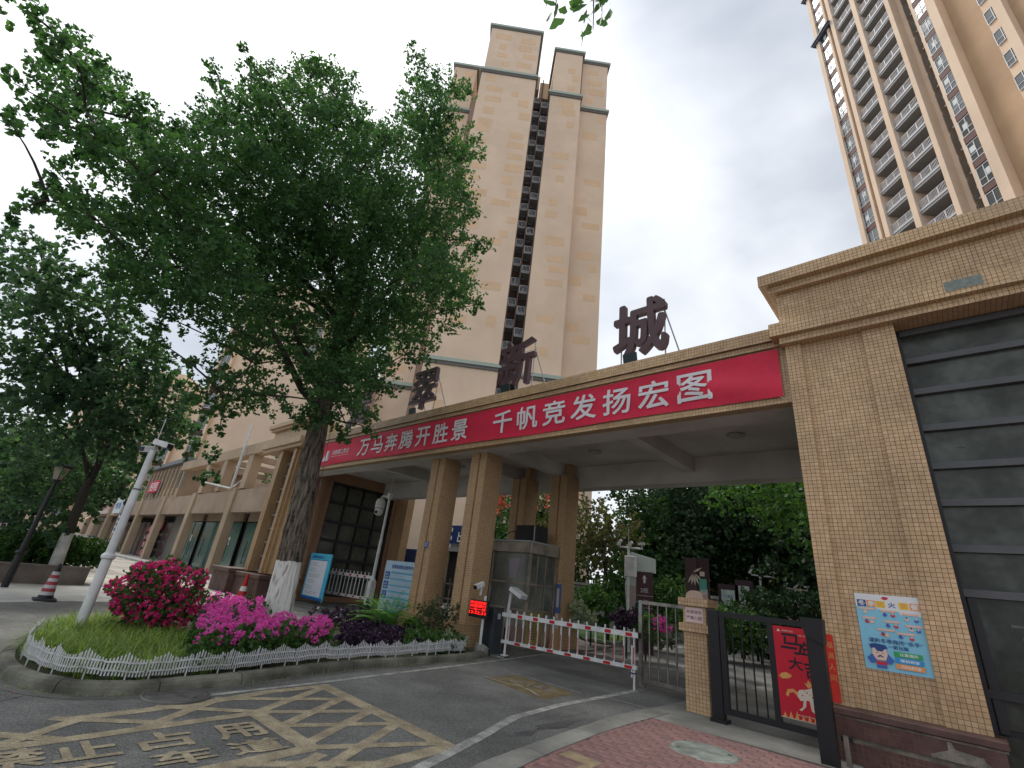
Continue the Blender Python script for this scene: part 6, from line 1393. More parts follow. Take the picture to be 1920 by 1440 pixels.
# keep the tree and hedge behind the face
nS = 6; Lf = np.linalg.norm(C2-C1)
for k in range(nS):
    a = C1+Uu*(k*Lf/nS+.006); b = C1+Uu*((k+1)*Lf/nS-.006); MB().prism([tuple(a), tuple(b), tuple(b+Vv*.25), tuple(a+Vv*.25)], .012, .50).build('slab', gr, pbx)
    a2 = a-Vv*.05; b2 = b-Vv*.05; MB().prism([tuple(a2), tuple(b2), tuple(b2+Vv*.38), tuple(a2+Vv*.38)], .502, .56).build('rim_slab', gr, pbx)
MB().prism([tuple(C1-Uu*.02), tuple(C1+Uu*.24), tuple(C1+Uu*.24+Vv*6), tuple(C1-Uu*.02+Vv*6)], .010, .499).build('end_wall', gr, pbx)
MB().prism([tuple(C1+Uu*.2+Vv*.2), tuple(C2+Vv*.2), tuple(C2+Vv*6), tuple(C1+Uu*.2+Vv*6)], .01, .47).build('soil', M['soil'], pbx)
def hedge(name, label, c, U_, V_, lu, lv, z0, z1, seed, group=None):
    g = np.random.default_rng(seed); t = thing(name, label, 'hedge', (c[0], c[1], z0), group); n = int(lu*lv*70)+20
    cs = [np.array([*(np.array(c)+U_*g.uniform(-lu/2, lu/2)+V_*g.uniform(-lv/2, lv/2)), g.uniform(z0+.1, z1-.1)]) for _ in range(n)]
    # push to the skin
    crown('foliage', t, cs, [.20]*n, .07, LG['hedge'], dens=.55, per=9, slen=.18)
    MB().tube([(c[0], c[1], z0), (c[0], c[1], z1-.3)], .04, 5).build('stem', M['bark2'], t); return t
hA = PD(128, 1040, 23.0); hB = PD(40, 1040, 23.0)
hedge('clipped_hedge', 'dense clipped green hedge in the planter right of the white tree trunk', (hA[0], hA[1]), Uu, Vv, 1.7, 1.6, .5, 1.45, 1, 'hedges in the granite planter')
hedge('clipped_hedge', 'lighter leafy hedge in the planter left of the white tree trunk', (hB[0], hB[1]), Uu, Vv, 1.8, 1.6, .5, 1.50, 2, 'hedges in the granite planter')
hC = PD(20, 1015, 29); hedge('clipped_hedge', 'low hedge farther back at the left picture edge', (hC[0], hC[1]), Uu, Vv, 3.5, 1.2, .2, 1.3, 3)
def cone(label, p, h, mats, seg, base):
    t = thing('traffic_cone', label, 'traffic cone', tuple(p), 'traffic cones'); k = h/.75; n = len(mats)
    MB().bbox(p[0]-.20*k, p[0]+.20*k, p[1]-.20*k, p[1]+.20*k, p[2], p[2]+.05*k, .01).build('base', base, t)
    r0, r1 = .145*k, .055*k; z0 = .05*k; z1 = .68*k
    for i in range(n):
        a = z0+(z1-z0)*i/n; b = z0+(z1-z0)*(i+1)/n; ra = r0+(r1-r0)*i/n; rb = r0+(r1-r0)*(i+1)/n
        MB().lathe((p[0], p[1], p[2]), [(ra, a), (rb, b-.0005)], 20).build('band', mats[i], t)
    MB().lathe((p[0], p[1], p[2]), [(r1*.95, z1), (r1*.8, z1+.05*k), (r1*.5, z1+.10*k)], 14).build('tip', base if mats[-1] is not M['red'] else M['red'], t); return t
rp_ = pm('cone_red', (.36, .05, .06), .6, .1, 6, grime=.2); wp_ = pm('cone_white', (.52, .50, .50), .6, .1, 6, grime=.2)
p = G(82, 1126, .012); cone('traffic cone with red and white bands and black foot on the left sidewalk', p, .80, [M['black_metal'], wp_, rp_, wp_, rp_, wp_, rp_, wp_, M['black_metal']], 20, pm('rubber_black', (.04, .04, .045), .8, .1))
p = G(452, 1120, .012); cone('red traffic cone with white band before the maroon base of the left gatehouse', p, .8, [M['red'], pm('cone_band', (.6, .6, .58), .5, .05), M['red'], M['red']], 20, M['red'])

# ------------------------------------------------------------------ steel gate leaf
YG = 9.62
t = thing('steel_gate', 'stainless steel gate leaf with five upright bars beside the tiled pillar', 'gate', (-4.5, YG, 0))
x0, x1, z0, z1 = -4.95, -3.86, .12, 1.56
for x in (x0, x1): MB().box(x-.035, x+.035, YG-.03, YG+.03, z0-.06, z1).build('stile', M['steel'], t)
for z in (z0+.04, z1-.035): MB().box(x0+.036, x1-.036, YG-.025, YG+.025, z-.03, z+.03).build('rail', M['steel'], t)
for k in range(5): x = x0+(k+1)*(x1-x0)/6; MB().tube([(x, YG, z0+.07), (x, YG, z1-.065)], .019, 8).build('bar', M['steel'], t)
MB().box(x0+.0, x0+.09, YG-.02, YG+.02, .04, .1).build('drop_bolt', M['steel'], t)
# ------------------------------------------------------------------ black pedestrian gate and its posts
YK = 8.52
t = thing('black_gate', 'black metal gate with thin bars and a framed red poster', 'gate', (-2.5, YK, 0))
MB().bbox(-3.20, -3.03, YK-.02, YK+.12, .0, 1.55, .005).build('post', M['black_metal'], t); MB().box(-3.22, -2.98, YK-.06, YK+.14, .0, .06).build('post_foot', M['black_metal'], t)
MB().box(-3.028, -1.55, YK, YK+.06, 1.46, 1.54).build('top_rail', M['black_metal'], t); MB().box(-3.028, -1.55, YK, YK+.06, .14, .22).build('bottom_rail', M['black_metal'], t)
for x in (-2.98, -2.28, -1.60): MB().box(x-.04, x+.04, YK-.005, YK+.065, .221, 1.459).build('stile', M['black_metal'], t)
for k in range(4): x = -2.98+(k+1)*.70/5; MB().tube([(x, YK+.03, .221), (x, YK+.03, 1.459)], .012, 7).build('bar', M['black_metal'], t)
pr = pm('poster_red', (.50, .012, .03), .5, .05, 3, 0, spec=.3); gold = pm('poster_gold', (.62, .30, .09), .5, .08, 8, 0); crm = pm('poster_cream', (.62, .55, .45), .5, .06, 9, 0)
prep_texts([(s, .0) for s in ('马', '年', '大', '吉')])
# horse year poster: flat print
ps = thing('new_year_poster', 'red new year poster with black brush characters and a pale horse in the black gate', 'poster', (-1.95, 8.50, .3)); yz = YK-.012
MB().box(-2.235, -1.56, yz, yz+.01, .30, 1.44).build('sheet', pr, ps)
lay = [yz-.0012]
def fp(pts, mat, nm, dz=0):
    mb = MB(); mb.add([(x, lay[0]-dz, z) for x, z in pts], [tuple(range(len(pts)))]); o = mb.build(nm, mat, ps); return o
bk_ = pm('brush_black', (.015, .012, .018), .6, 0)
for ch, x, z, w, h in (('马', -2.15, 1.10, .27, .25), ('年', -1.90, 1.05, .20, .22), ('大', -2.07, .90, .17, .15), ('吉', -1.88, .82, .19, .21)):
    mb = MB()
    for dx, dz in ((0, 0), (.006, 0), (0, .006), (.006, .006), (.003, -.004)): text(mb, ch, (x+dx, lay[0]-dx*.1-dz*.17, z+dz), ex, ez, w=w, h=h)
    mb.build('brush_character', bk_, ps)
mb = MB(); text(mb, '成都建工物业', (-2.12, lay[0], 1.375), ex, ez, w=.15, h=.025); text(mb, '飞跃新程 万象更新', (-2.02, lay[0], 1.335), ex, ez, w=.34, h=.02); text(mb, '祝您新春快乐 万事如意', (-2.02, lay[0], .345), ex, ez, w=.4, h=.02); mb.add([(-2.185, lay[0], 1.37), (-2.14, lay[0], 1.37), (-2.162, lay[0], 1.41)], [(0, 1, 2)]); mb.build('lettering', crm, ps)
def blob(cx, cz, rx, rz, n=16, a0=0, w=.12, k=3): return [(cx+rx*cos(2*pi*i/n+a0)*(1+w*sin(k*2*pi*i/n)), cz+rz*sin(2*pi*i/n+a0)*(1+w*cos((k+1)*2*pi*i/n))) for i in range(n)]
fp(blob(-2.12, .86-.05, .07, .035), gold, 'cloud'); fp(blob(-2.16, .79, .05, .025), gold, 'cloud', .001)
fp([(-2.02, .60), (-1.97, .66), (-1.88, .68), (-1.80, .72), (-1.76, .80), (-1.70, .84), (-1.66, .82), (-1.64, .74), (-1.67, .73), (-1.70, .76), (-1.73, .66), (-1.72, .58), (-1.78, .54), (-1.88, .55), (-1.97, .53)], crm, 'horse_print')
fp([(-1.98, .54), (-1.93, .55), (-1.95, .46), (-2.0, .42), (-1.97, .41), (-1.91, .47), (-1.90, .55), (-1.86, .55), (-1.85, .44), (-1.80, .40), (-1.79, .42), (-1.82, .46), (-1.80, .54), (-1.9, .58)], crm, 'horse_print', .0006)
fp([(-1.99, .62), (-2.05, .66), (-2.12, .64), (-2.15, .57), (-2.12, .55), (-2.10, .60), (-2.05, .62), (-2.0, .58)], gold, 'tail_print', .0004)
fp([(-1.86, .70), (-1.90, .76), (-1.87, .75), (-1.85, .80), (-1.82, .76), (-1.79, .80), (-1.78, .74)], gold, 'mane_print', .0009)
for k in range(7): fp(blob(-1.94+.03*k, .60+.02*((k*3) % 4), .010, .010, 8), gold if k % 2 else pr, 'pattern', .0015)
for k in range(8): x = -2.21+k*.075; fp([(x, .302), (x+.05, .302), (x+.03, .36+.02*(k % 3))], gold, 'flame_print', .0005*k)
MB().box(-2.238, -1.558, yz-.001, yz+.011, .292, .299).build('edge', crm, ps)
# wide black post in front
t = thing('black_post', 'wide black metal gate post standing in front of the red poster', 'post', (-1.55, 7.8, 0))
MB().bbox(-1.66, -1.47, 7.78, 7.90, .0, 1.60, .006).build('column', M['black_metal'], t); MB().add([(-1.70, 7.74, 1.60), (-1.44, 7.74, 1.60), (-1.455, 7.74, 1.30), (-1.655, 7.74, 1.38), (-1.70, 7.93, 1.60), (-1.44, 7.93, 1.60), (-1.455, 7.93, 1.30), (-1.655, 7.93, 1.38)], [(3, 2, 1, 0), (4, 5, 6, 7), (0, 1, 5, 4), (1, 2, 6, 5), (2, 3, 7, 6), (3, 0, 4, 7)]).build('head', M['black_metal'], t)
MB().tube([(-1.565, 7.772, 1.38), (-1.565, 7.79, 1.38)], .02, 10).build('button', M['grey_metal'], t)
MB().box(-1.43, -1.375, 7.98, 8.02, .0, .33).build('side_plate', M['steel'], t)
MB().box(-1.46, -1.34, 8.02, 8.05, .26, .31).build('bracket', M['black_metal'], t)
# red strip of another poster behind the post, small black gate post farther in
p2 = thing('red_leaflet', 'narrow strip of a red poster between the black post and the tiled pier', 'poster', (-1.6, 8.6, .5)); MB().box(-1.548, -1.455, 8.352, 8.360, .62, 1.42).build('sheet', pm('poster_red2', (.55, .03, .02), .5, .1, 6), p2)
mb = MB()
for k in range(4): text(mb, '福满人间'[k], (-1.54, 8.35, 1.25-k*.13), ex, ez, w=.07, h=.08)
mb.build('lettering', gold, p2)

# ------------------------------------------------------------------ fire poster on the pier
py = YP-.016; t = thing('safety_poster', 'light blue fire safety poster pasted on the tiled pier of the gatehouse', 'poster', (-.8, py, 1.0))
A_, B_ = PY(1601, 1112, py), PY(1724, 1121, py); C_, D2 = PY(1624, 1252, py), PY(1753, 1273, py)
X0, X1, Z0, Z1 = (A_[0]+C_[0])/2, (B_[0]+D2[0])/2, (C_[2]+D2[2])/2, (A_[2]+B_[2])/2; W, H = X1-X0, Z1-Z0
MB().box(X0, X1, py, py+.011, Z0, Z1).build('sheet', pm('poster_sky', (.22, .52, .68), .45, .04, 3, 0), t)
PC = {'w': pm('pp_white', (.68, .70, .72), .5, .03), 'navy': pm('pp_navy', (.02, .06, .22), .5, 0), 'or': pm('pp_orange', (.72, .30, .10), .5, .05), 'pk': pm('pp_peach', (.70, .42, .30), .5, .05), 'ye': pm('pp_yellow', (.72, .55, .03), .5, .03), 'gn': pm('pp_green', (.03, .33, .09), .5, .03), 'bl': pm('pp_blue', (.03, .28, .60), .5, .03), 'sk': pm('pp_skin', (.70, .50, .40), .5, .02), 'rd': pm('pp_red', (.50, .03, .05), .5, .02), 'db': pm('pp_denim', (.05, .13, .42), .5, .02)}
dl = [py-.0008]
def Rp(u0, v0, u1, v1, c, nm='print'):
    MB().add([(X0+u0*W, dl[0], Z1-v1*H), (X0+u1*W, dl[0], Z1-v1*H), (X0+u1*W, dl[0], Z1-v0*H), (X0+u0*W, dl[0], Z1-v0*H)], [(0, 1, 2, 3)]).build(nm, PC[c], t); dl[0] -= .00012
def Pp(pts, c, nm='print'): MB().add([(X0+u*W, dl[0], Z1-v*H) for u, v in pts], [tuple(range(len(pts)))]).build(nm, PC[c], t); dl[0] -= .00012
def Tp(s, u0, v0, u1, v1, c, bold=0):
    mb = MB()
    for dx, dz in ([(0, 0)] if not bold else [(0, 0), (bold, 0), (0, bold), (bold, bold)]): text(mb, s, (X0+u0*W+dx, dl[0]-dx*.02-dz*.03, Z1-v1*H+dz), ex, ez, w=(u1-u0)*W, h=(v1-v0)*H)
    mb.build('lettering', PC[c], t); dl[0] -= .0004
Pp([(0, 0), (1, 0), (1, .25), (.68, .25), (.66, .21), (.36, .20), (.2, .15), (0, .18)], 'w'); Pp([(.42, .05), (.46, .02), (.54, .03), (.52, .06), (.47, .07)], 'rd')
for k, (ch, u, bgc, tc2) in enumerate((('冬', .03, 'navy', 'w'), ('季', .18, 'or', 'w'), ('防', .33, 'ye', 'or'), ('火', .50, 'w', 'navy'), ('套', .68, 'ye', 'or'), ('餐', .84, 'or', 'w'))):
    if ch != '火': Rp(u, .085, u+.14, .175, bgc)
    Tp(ch, u+.015, .095, u+.125, .165, tc2, .0025)
for (u0, v0, u1) in ((.05, .19, .30), (.38, .20, .62), (.70, .22, .94), (.08, .315, .30), (.40, .34, .64), (.72, .37, .97), (.28, .455, .55), (.58, .48, .84)):
    Rp(u0, v0, u1, v0+.028, 'pk'); Tp('冬季用火须知', u0+.03, v0+.006, u1-.03, v0+.022, 'w')
for i, (u, v) in enumerate(((.14, .25), (.44, .27), (.56, .27), (.76, .30), (.90, .31), (.14, .38), (.22, .38), (.46, .41), (.58, .41), (.80, .43), (.90, .44), (.36, .53), (.42, .54), (.62, .54), (.78, .55))):
    Pp([(u+.035*cos(a), v+.022*sin(a)) for a in np.linspace(0, 2*pi, 9)[:-1]][::-1], ('sk', 'db', 'rd')[i % 3]); Pp([(u+.014*cos(a), v-.018+.014*sin(a)) for a in np.linspace(0, 2*pi, 7)[:-1]][::-1], 'navy' if i % 2 else 'sk')
Tp('谨防冬季隐形“杀手”', .12, .59, .92, .645, 'navy', .0012); Tp('一氧化碳', .40, .66, .70, .71, 'navy', .0012)
# the worried person print
Pp([(.13, .80), (.05, .86), (.10, .92), (.20, .90), (.20, .84)], 'db'); Pp([(.38, .78), (.46, .86), (.40, .91), (.30, .90), (.31, .84)], 'db')
Pp([(.15, .70), (.36, .70), (.37, .80), (.33, .87), (.19, .87), (.14, .80)], 'sk'); Pp([(.11, .68), (.20, .66), (.36, .67), (.39, .71), (.33, .73), (.30, .76), (.22, .76), (.19, .72), (.13, .73)], 'navy'); Pp([(.22, .82), (.26, .80), (.30, .82), (.31, .84), (.26, .825), (.21, .84)], 'navy')
for u in (.20, .29): Rp(u, .775, u+.035, .782, 'navy')
Rp(.18, .885, .34, .93, 'rd'); Rp(.18, .93, .33, .97, 'db')
for k, (s, c) in enumerate((('注意通风', 'gn'), ('睡前检查', 'bl'), ('打开生命之窗', 'or'))): v = .735+k*.075; Rp(.47, v, .88, v+.062, c); Tp(s, .55, v+.012, .82, v+.05, 'w', .0012)
# grime mark on the pier
# ------------------------------------------------------------------ inside the estate, seen through the gate
def curb_run(pts, name='inner_kerb', h=.15, w=.15):
    r = thing(name, None, None, (pts[0][0], pts[0][1], 0)); r['kind'] = 'structure'; P = resample(smooth(pts, 2), .9)
    for a, b in zip(P[:-1], P[1:]): d = (b-a)/np.linalg.norm(b-a); n = np.array([-d[1], d[0]])*w; MB().prism([tuple(a+d*.005), tuple(b-d*.005), tuple(b-d*.005+n), tuple(a+d*.005+n)], 0, h).build('kerb_stone', M['concrete'], r)
k1 = [G(x, y)[:2] for x, y in ((1095, 1205), (1130, 1212), (1200, 1214), (1260, 1208), (1320, 1198), (1400, 1190), (1480, 1184))]
curb_run([tuple(p) for p in k1])
b = [tuple(p) for p in k1]+[(0, 60), (-30, 60), (-16, 22)]
flat('lawn', b, .10, pm('lawn_green', (.045, .09, .025), .95, .3, 2, .8, 25, grime=.3)).location.z = 0
PP = sample([p[:2] for p in k1]+[np.array([-4, 26]), np.array([-12, 26])], 9000); Q, R_ = blades(PP, .10, .22, .016, spread=1.2, seg=2); np_mesh('lawn_grass', Q.reshape(-1, 3), 4, LG['grass'], R_, kind='stuff', loc=(-8, 20, 0))
mb = MB(); lz = .012
for pts, w in (([G(x, y)[:2] for x, y in ((1120, 1228), (1200, 1222), (1280, 1214), (1400, 1205), (1500, 1200))], .10),):
    for a, c in zip(pts[:-1], pts[1:]): d = (c-a)/np.linalg.norm(c-a); n = np.array([-d[1], d[0]])*w; mb.quad((*(a), .004), (*(c), .004), (*(c+n), .004), (*(a+n), .004))
mb.build('white_road_line', M['white_paint'], kind='structure')
# low retaining wall behind the shrubs
t = thing('garden_wall', 'low grey garden wall with stone coping behind the trees', 'wall', (-8, 28, 0))
for k in range(12): x = -18+k*2.0; MB().box(x, x+1.98, 22.3, 22.5, 0, 1.9).build('panel', pm('wall_grey', (.20, .20, .18), .9, .1, 1), t); MB().box(x, x+1.99, 22.2, 22.6, 1.9, 2.02).build('coping', M['concrete'], t)
# guide sign
a = PY(1183, 1036, 15.6); b = PY(1223, 1150, 15.6)
t = thing('guide_sign', 'maroon guide sign with white arrow inside an angled white frame', 'sign', (a[0], 15.6, 0))
xl, xr, zt_ = a[0], PY(1223, 1050, 15.6)[0], a[2]
MB().add([], []) if False else None
mb = MB(); yy = 15.6
def sp(poly, y0, y1, nm, mat, par):
    n = len(poly); V = [(x, y0, z) for x, z in poly]+[(x, y1, z) for x, z in poly]; ar = sum(poly[i][0]*poly[(i+1) % n][1]-poly[(i+1) % n][0]*poly[i][1] for i in range(n))
    F = [tuple(range(n)), tuple(range(2*n-1, n-1, -1))]+[(i, n+i, n+(i+1) % n, (i+1) % n) for i in range(n)]
    if ar < 0: F = [f[::-1] for f in F]
    return MB().add(V, F).build(nm, mat, par)
wgs = pm('sign_pale', (.50, .56, .52), .5, .05, 2); pks = pm('sign_pinkgrey', (.42, .33, .31), .5, .05, 2); mar = pm('guide_maroon', (.075, .035, .042), .5, .06, 3)
sp([(xl-.05, 0), (xl+.42, 0), (xl+.42, zt_-.62), (xr+.05, zt_-.62), (xr+.05, zt_-.17), (xl-.02, zt_+.02), (xl-.22, zt_-1.05)], 15.6, 15.75, 'frame', wgs, t)
sp([(xl-.05, 0), (xl+.21, 0), (xl+.21, zt_-1.05), (xl-.17, zt_-1.05)], 15.590, 15.599, 'lower_frame', pks, t)
MB().box(xl+.24, xr+.02, 15.52, 15.588, .0, zt_-.60).build('panel', mar, t)
mb = MB(); cxn = (xl+xr)/2+.15
mb.add([(cxn-.04, 15.515, zt_-.95), (cxn+.04, 15.515, zt_-.95), (cxn+.04, 15.515, zt_-.78), (cxn+.10, 15.515, zt_-.84), (cxn, 15.515, zt_-.70), (cxn-.10, 15.515, zt_-.84), (cxn-.04, 15.515, zt_-.78)], [tuple(range(7))])
for k, s in enumerate(('2栋', '3栋', '4栋', '5栋')): text(mb, s, (cxn-.14, 15.515, zt_-1.25-k*.36), ex, ez, w=.28, h=.16); mb.box(cxn-.28, cxn+.30, 15.512, 15.515, zt_-1.34-k*.36, zt_-1.33-k*.36)
mb.build('lettering', M['white_plastic'], t)
# camera pole 2
a = PY(1176, 1145, 15.2); zt_ = PY(1176, 1027, 15.2)[2]; X = PY(1178, 1090, 15.2)[0]
def cam_pole(name, label, X, Y, zt_, s=1, box=True):
    t = thing(name, label, 'camera pole', (X, Y, 0)); MB().tube([(X, Y, 0), (X, Y, 1.0)], .07*s, 10).build('base', M['white_metal'], t); MB().tube([(X, Y, 1.0), (X, Y, zt_)], .045*s, 10).build('pole', M['white_metal'], t)
    MB().tube([(X-.30*s, Y, zt_+.02), (X+.52*s, Y, zt_-.02)], .03*s, 8).build('crossbar', M['white_metal'], t)
    for dx, dz, an in ((-.32, .16, .9), (.08, .12, .7), (.50, .14, .1)): MB().obox((X+dx*s, Y-.05, zt_+dz*s), (.11*s*cos(an), 0, .11*s*sin(an)), (0, .05*s, 0), (-.035*s*sin(an), 0, .035*s*cos(an))).build('camera', M['white_plastic'], t); MB().tube([(X+dx*s, Y, zt_), (X+dx*s, Y-.03, zt_+dz*s)], .018*s, 6).build('bracket', M['white_plastic'], t)
    if box: MB().bbox(X-.03, X+.34*s, Y-.22, Y-.05, zt_-.92*s, zt_-.28*s, .01).build('control_box', M['white_plastic'], t)
    MB().tube([(X, Y, zt_), (X, Y, zt_+.7*s)], .006, 5).build('aerial', M['white_metal'], t); return t
cam_pole('camera_pole', 'white pole with three cameras and control box beside the maroon guide sign', X, 15.2, zt_)
p = PY(1425, 1080, 24); cam_pole('camera_pole', 'thin white camera pole seen behind the notice boards', p[0], 24, p[2], 1.1, False)
p = PY(1490, 1105, 23); cam_pole('camera_pole', 'thin white camera pole with grey box near the red car', p[0], 23, p[2], .9, True)
hs = thing('garden_hose', 'coiled teal garden hose hanging behind the camera pole', 'hose', (X+.35, 15.5, .9)); mb = MB()
hp = [(X+.32+.17*cos(k*.5)+.02*sin(k*1.7), 15.35+.05*sin(k*.9), 1.05+.42*sin(k*.5)+.03*cos(k*2.1)) for k in range(90)]; mb.tube(hp, .022, 6); mb.build('coil', pm('hose_teal', (.01, .12, .11), .5, .1), hs)
# slatted bamboo sign
YQ = 14.2; a = PY(1283, 1045, YQ); b = PY(1325, 1058, YQ); c = PY(1283, 1120, YQ)
t = thing('slatted_sign', 'dark brown slatted sign with white bamboo leaves and a teal poster', 'sign', (a[0], YQ, 0))
x0, x1, z1 = a[0], b[0]+.02, a[2]; MB().box(x0, x1, YQ+.03, YQ+.1, .0, z1).build('backboard', pm('sign_brown', (.045, .022, .026), .6, .1, 3), t)
for k in range(9): x = x0+.01+k*(x1-x0)*.5/9; MB().box(x, x+.035, YQ, YQ+.029, .3, z1-.02).build('slat', pm('slat_brown', (.075, .04, .042), .6, .1, 3), t)
for (cx2, cz2, s) in ((x0+.27, z1-.45, .30), (x0+.45, z1-.95, .17)):
    for k, an in enumerate((-2.1, -1.8, -1.5, -1.2, -.8, .5)): u = np.array([cos(an), sin(an)]); n = np.array([-u[1], u[0]]); q = np.array([cx2, cz2])+n*.02*(k-2); pts = [q, q+u*s*.5+n*.03, q+u*s, q+u*s*.5-n*.03]; MB().add([(p_[0], YQ-.004-.001*k, p_[1]) for p_ in pts], [(0, 1, 2, 3)]).build('leaf_print', crm, t)
MB().box(x0+(x1-x0)*.62, x1-.05, YQ-.01, YQ+.029, z1-1.35, z1-.55).build('poster', pm('poster_teal', (.10, .36, .28), .5, .2, 1.5), t); MB().box(x0+(x1-x0)*.65, x1-.1, YQ, YQ+.025, z1-.48, z1-.36).build('name_plate', crm, t)
mb = MB(); text(mb, '文明', (x0+(x1-x0)*.66, YQ-.012, z1-1.0), ex, ez, w=.2, h=.18); text(mb, '小区', (x0+(x1-x0)*.66, YQ-.012, z1-1.25), ex, ez, w=.2, h=.18); mb.build('lettering', M['white'], t)
# notice boards
YN = 20.0
for (px0, px1, pyt, pyb, mt, lb) in ((1352, 1380, 1105, 1150, pm('board_palegreen', (.35, .45, .42), .5, .3, 3), 'notice board with pale green sheet half hidden by leaves'), (1384, 1408, 1098, 1142, pm('board_grey', (.40, .42, .40), .5, .1, 3), 'dark framed notice board with grey sheet of printed rows')):
    a = PY(px0, pyt, YN); b = PY(px1, pyb, YN); t = thing('notice_board', lb, 'notice board', (a[0], YN, 0), 'notice boards inside the gate')
    MB().box(a[0]-.12, b[0]+.12, YN+.02, YN+.12, .3, a[2]+.2).build('frame', pm('frame_maroon', (.04, .02, .025), .5, .1), t); MB().box(a[0], b[0], YN, YN+.019, b[2], a[2]).build('sheet', mt, t)
    for x in (a[0]-.05, b[0]+.02): MB().box(x, x+.07, YN+.13, YN+.2, 0, a[2]+.1).build('post', M['black_metal'], t)
    mb = MB(); w = b[0]-a[0]
    for k in range(4):
        for j in range(2): mb.box(a[0]+.06*w+j*.47*w, a[0]+.44*w+j*.47*w, YN-.003, YN-.001, a[2]-.25-k*.2-(.15 if k > 1 else 0), a[2]-.15-k*.2-(.15 if k > 1 else 0))
    mb.build('printed_rows', MATS['grey_print'], t, kind='stuff')
# small road sign
p = PY(1524, 1040, 24); t = thing('square_sign', 'small pale square sign hanging in the trees beside the gatehouse pier', 'sign', (p[0], 24, 0)); MB().box(p[0]-.22, p[0]+.2, 24, 24.05, p[2]-.25, p[2]+.25).build('board', M['white_plastic'], t); MB().tube([(p[0], 24.1, 0), (p[0], 24.1, p[2])], .03, 6).build('post', M['black_metal'], t)
mb = MB(); text(mb, '人', (p[0]-.08, 23.99, p[2]-.15), ex, ez, w=.2, h=.25); mb.build('lettering', M['dark_print'], t)
# far building between trees
t = thing('ochre_wall', 'ochre building wall glimpsed between the dark trunks inside the estate', 'building', (-2, 44, 0)); MB().box(-24, 12, 44, 50, 0, 7).build('wall', pm('ochre', (.33, .23, .12), .9, .08, .5), t)
for k in range(10): MB().box(-22+k*3.2, -20.6+k*3.2, 43.95, 43.99, 1.2, 3.2).build('window', M['tw_glass'], t)

# ------------------------------------------------------------------ cars
def car(label, p, az, col, s=1.0, group='cars in view'):
    t = thing('parked_car', label, 'car', (p[0], p[1], 0), group, az)
    L_, W_ = 4.4*s, 1.75*s
    pr_ = [(-2.2, .35), (-2.2, .72), (-2.1, .88), (-1.45, .95), (-.75, 1.40), (.55, 1.46), (1.35, 1.08), (2.0, .98), (2.2, .80), (2.22, .35)]
    bm_ = pm('car_paint_%s' % '_'.join('%d' % int(c*100) for c in col), col, .25, .03, 2, 0, spec=.6)
    def extr(prf, hw, nm, mat, inset=0):
        n = len(prf); V = []
        for sgn in (-1, 1):
            for x, z in prf: k = max(0, (z-.9))/.55; V.append((x*s, sgn*(hw-k*.16)*s, z*s))
        F = [tuple(range(n-1, -1, -1)), tuple(range(n, 2*n))]+[(i, (i+1) % n, n+(i+1) % n, n+i) for i in range(n)]
        return lpart(MB().add(V, F), nm, mat, t)
    extr(pr_, .86, 'body', bm_); 
    gl = pm('car_glass', (.02, .025, .03), .08, .1, 1, 0, spec=.6)
    extr([(-1.30, .97), (-.78, 1.33), (-.12, 1.38), (-.12, .97)], .868, 'side_window', gl); extr([(-.04, .97), (-.04, 1.38), (.52, 1.39), (1.15, 1.04), (1.1, .97)], .868, 'side_window', gl)
    MB_ = MB(); MB_.add([(1.30*s, -.62*s, 1.12*s), (1.30*s, .62*s, 1.12*s), (.62*s, .58*s, 1.445*s), (.62*s, -.58*s, 1.445*s)], [(0, 1, 2, 3)]); v = MB_.v[0]; v += np.array([.02, 0, .012]); lpart(MB_, 'windscreen', gl, t)
    tyre = pm('tyre', (.02, .02, .02), .9, .1); rim = M['grey_metal']
    for x in (-1.35, 1.38):
        for y in (-.80, .80):
            a = lpart(MB().tube([(x*s, (y-.1)*s, .32*s), (x*s, (y+.1)*s, .32*s)], .32*s, 18), 'tyre', tyre, t); lpart(MB().tube([(x*s, (y-.105)*s, .32*s), (x*s, (y+.105)*s, .32*s)], .20*s, 12), 'rim', rim, t)
    for y in (-.62, .62):
        lpart(MB().obox((2.16*s, y*s, .74*s), (.05*s, 0, 0), (0, .18*s, 0), (0, 0, .07*s)), 'headlight', M['white_plastic'], t); lpart(MB().obox((-2.17*s, y*s, .78*s), (.04*s, 0, 0), (0, .16*s, 0), (0, 0, .08*s)), 'tail_light', M['red'], t)
    return t
p = PD(1492, 1142, 21.5); car('red car parked behind the thin camera pole inside the estate', p, radians(-60), (.35, .015, .02))
p = PD(1560, 1150, 21); car('grey car nose beside the gatehouse pier', p, radians(20), (.25, .27, .30))
p = PD(1458, 1145, 33); car('red car farther back behind the red car', p, radians(-50), (.40, .02, .03), .9)
for k, (px, D, col, lb, az) in enumerate(((140, 58, (.55, .55, .55), 'white car parked beyond the hedge left of the shops', 95), (118, 66, (.5, .52, .53), 'pale car behind the white car on the far street', 100), (75, 44, (.08, .14, .35), 'blue car behind the lamp post on the far street', 80), (30, 52, (.55, .56, .56), 'white car at the left picture edge', 85), (158, 62, (.12, .12, .13), 'dark car nearest the striped awning', 92))):
    q = PD(px, 1010, D); car(lb, (q[0], q[1], 0), radians(az), col, 1.0)
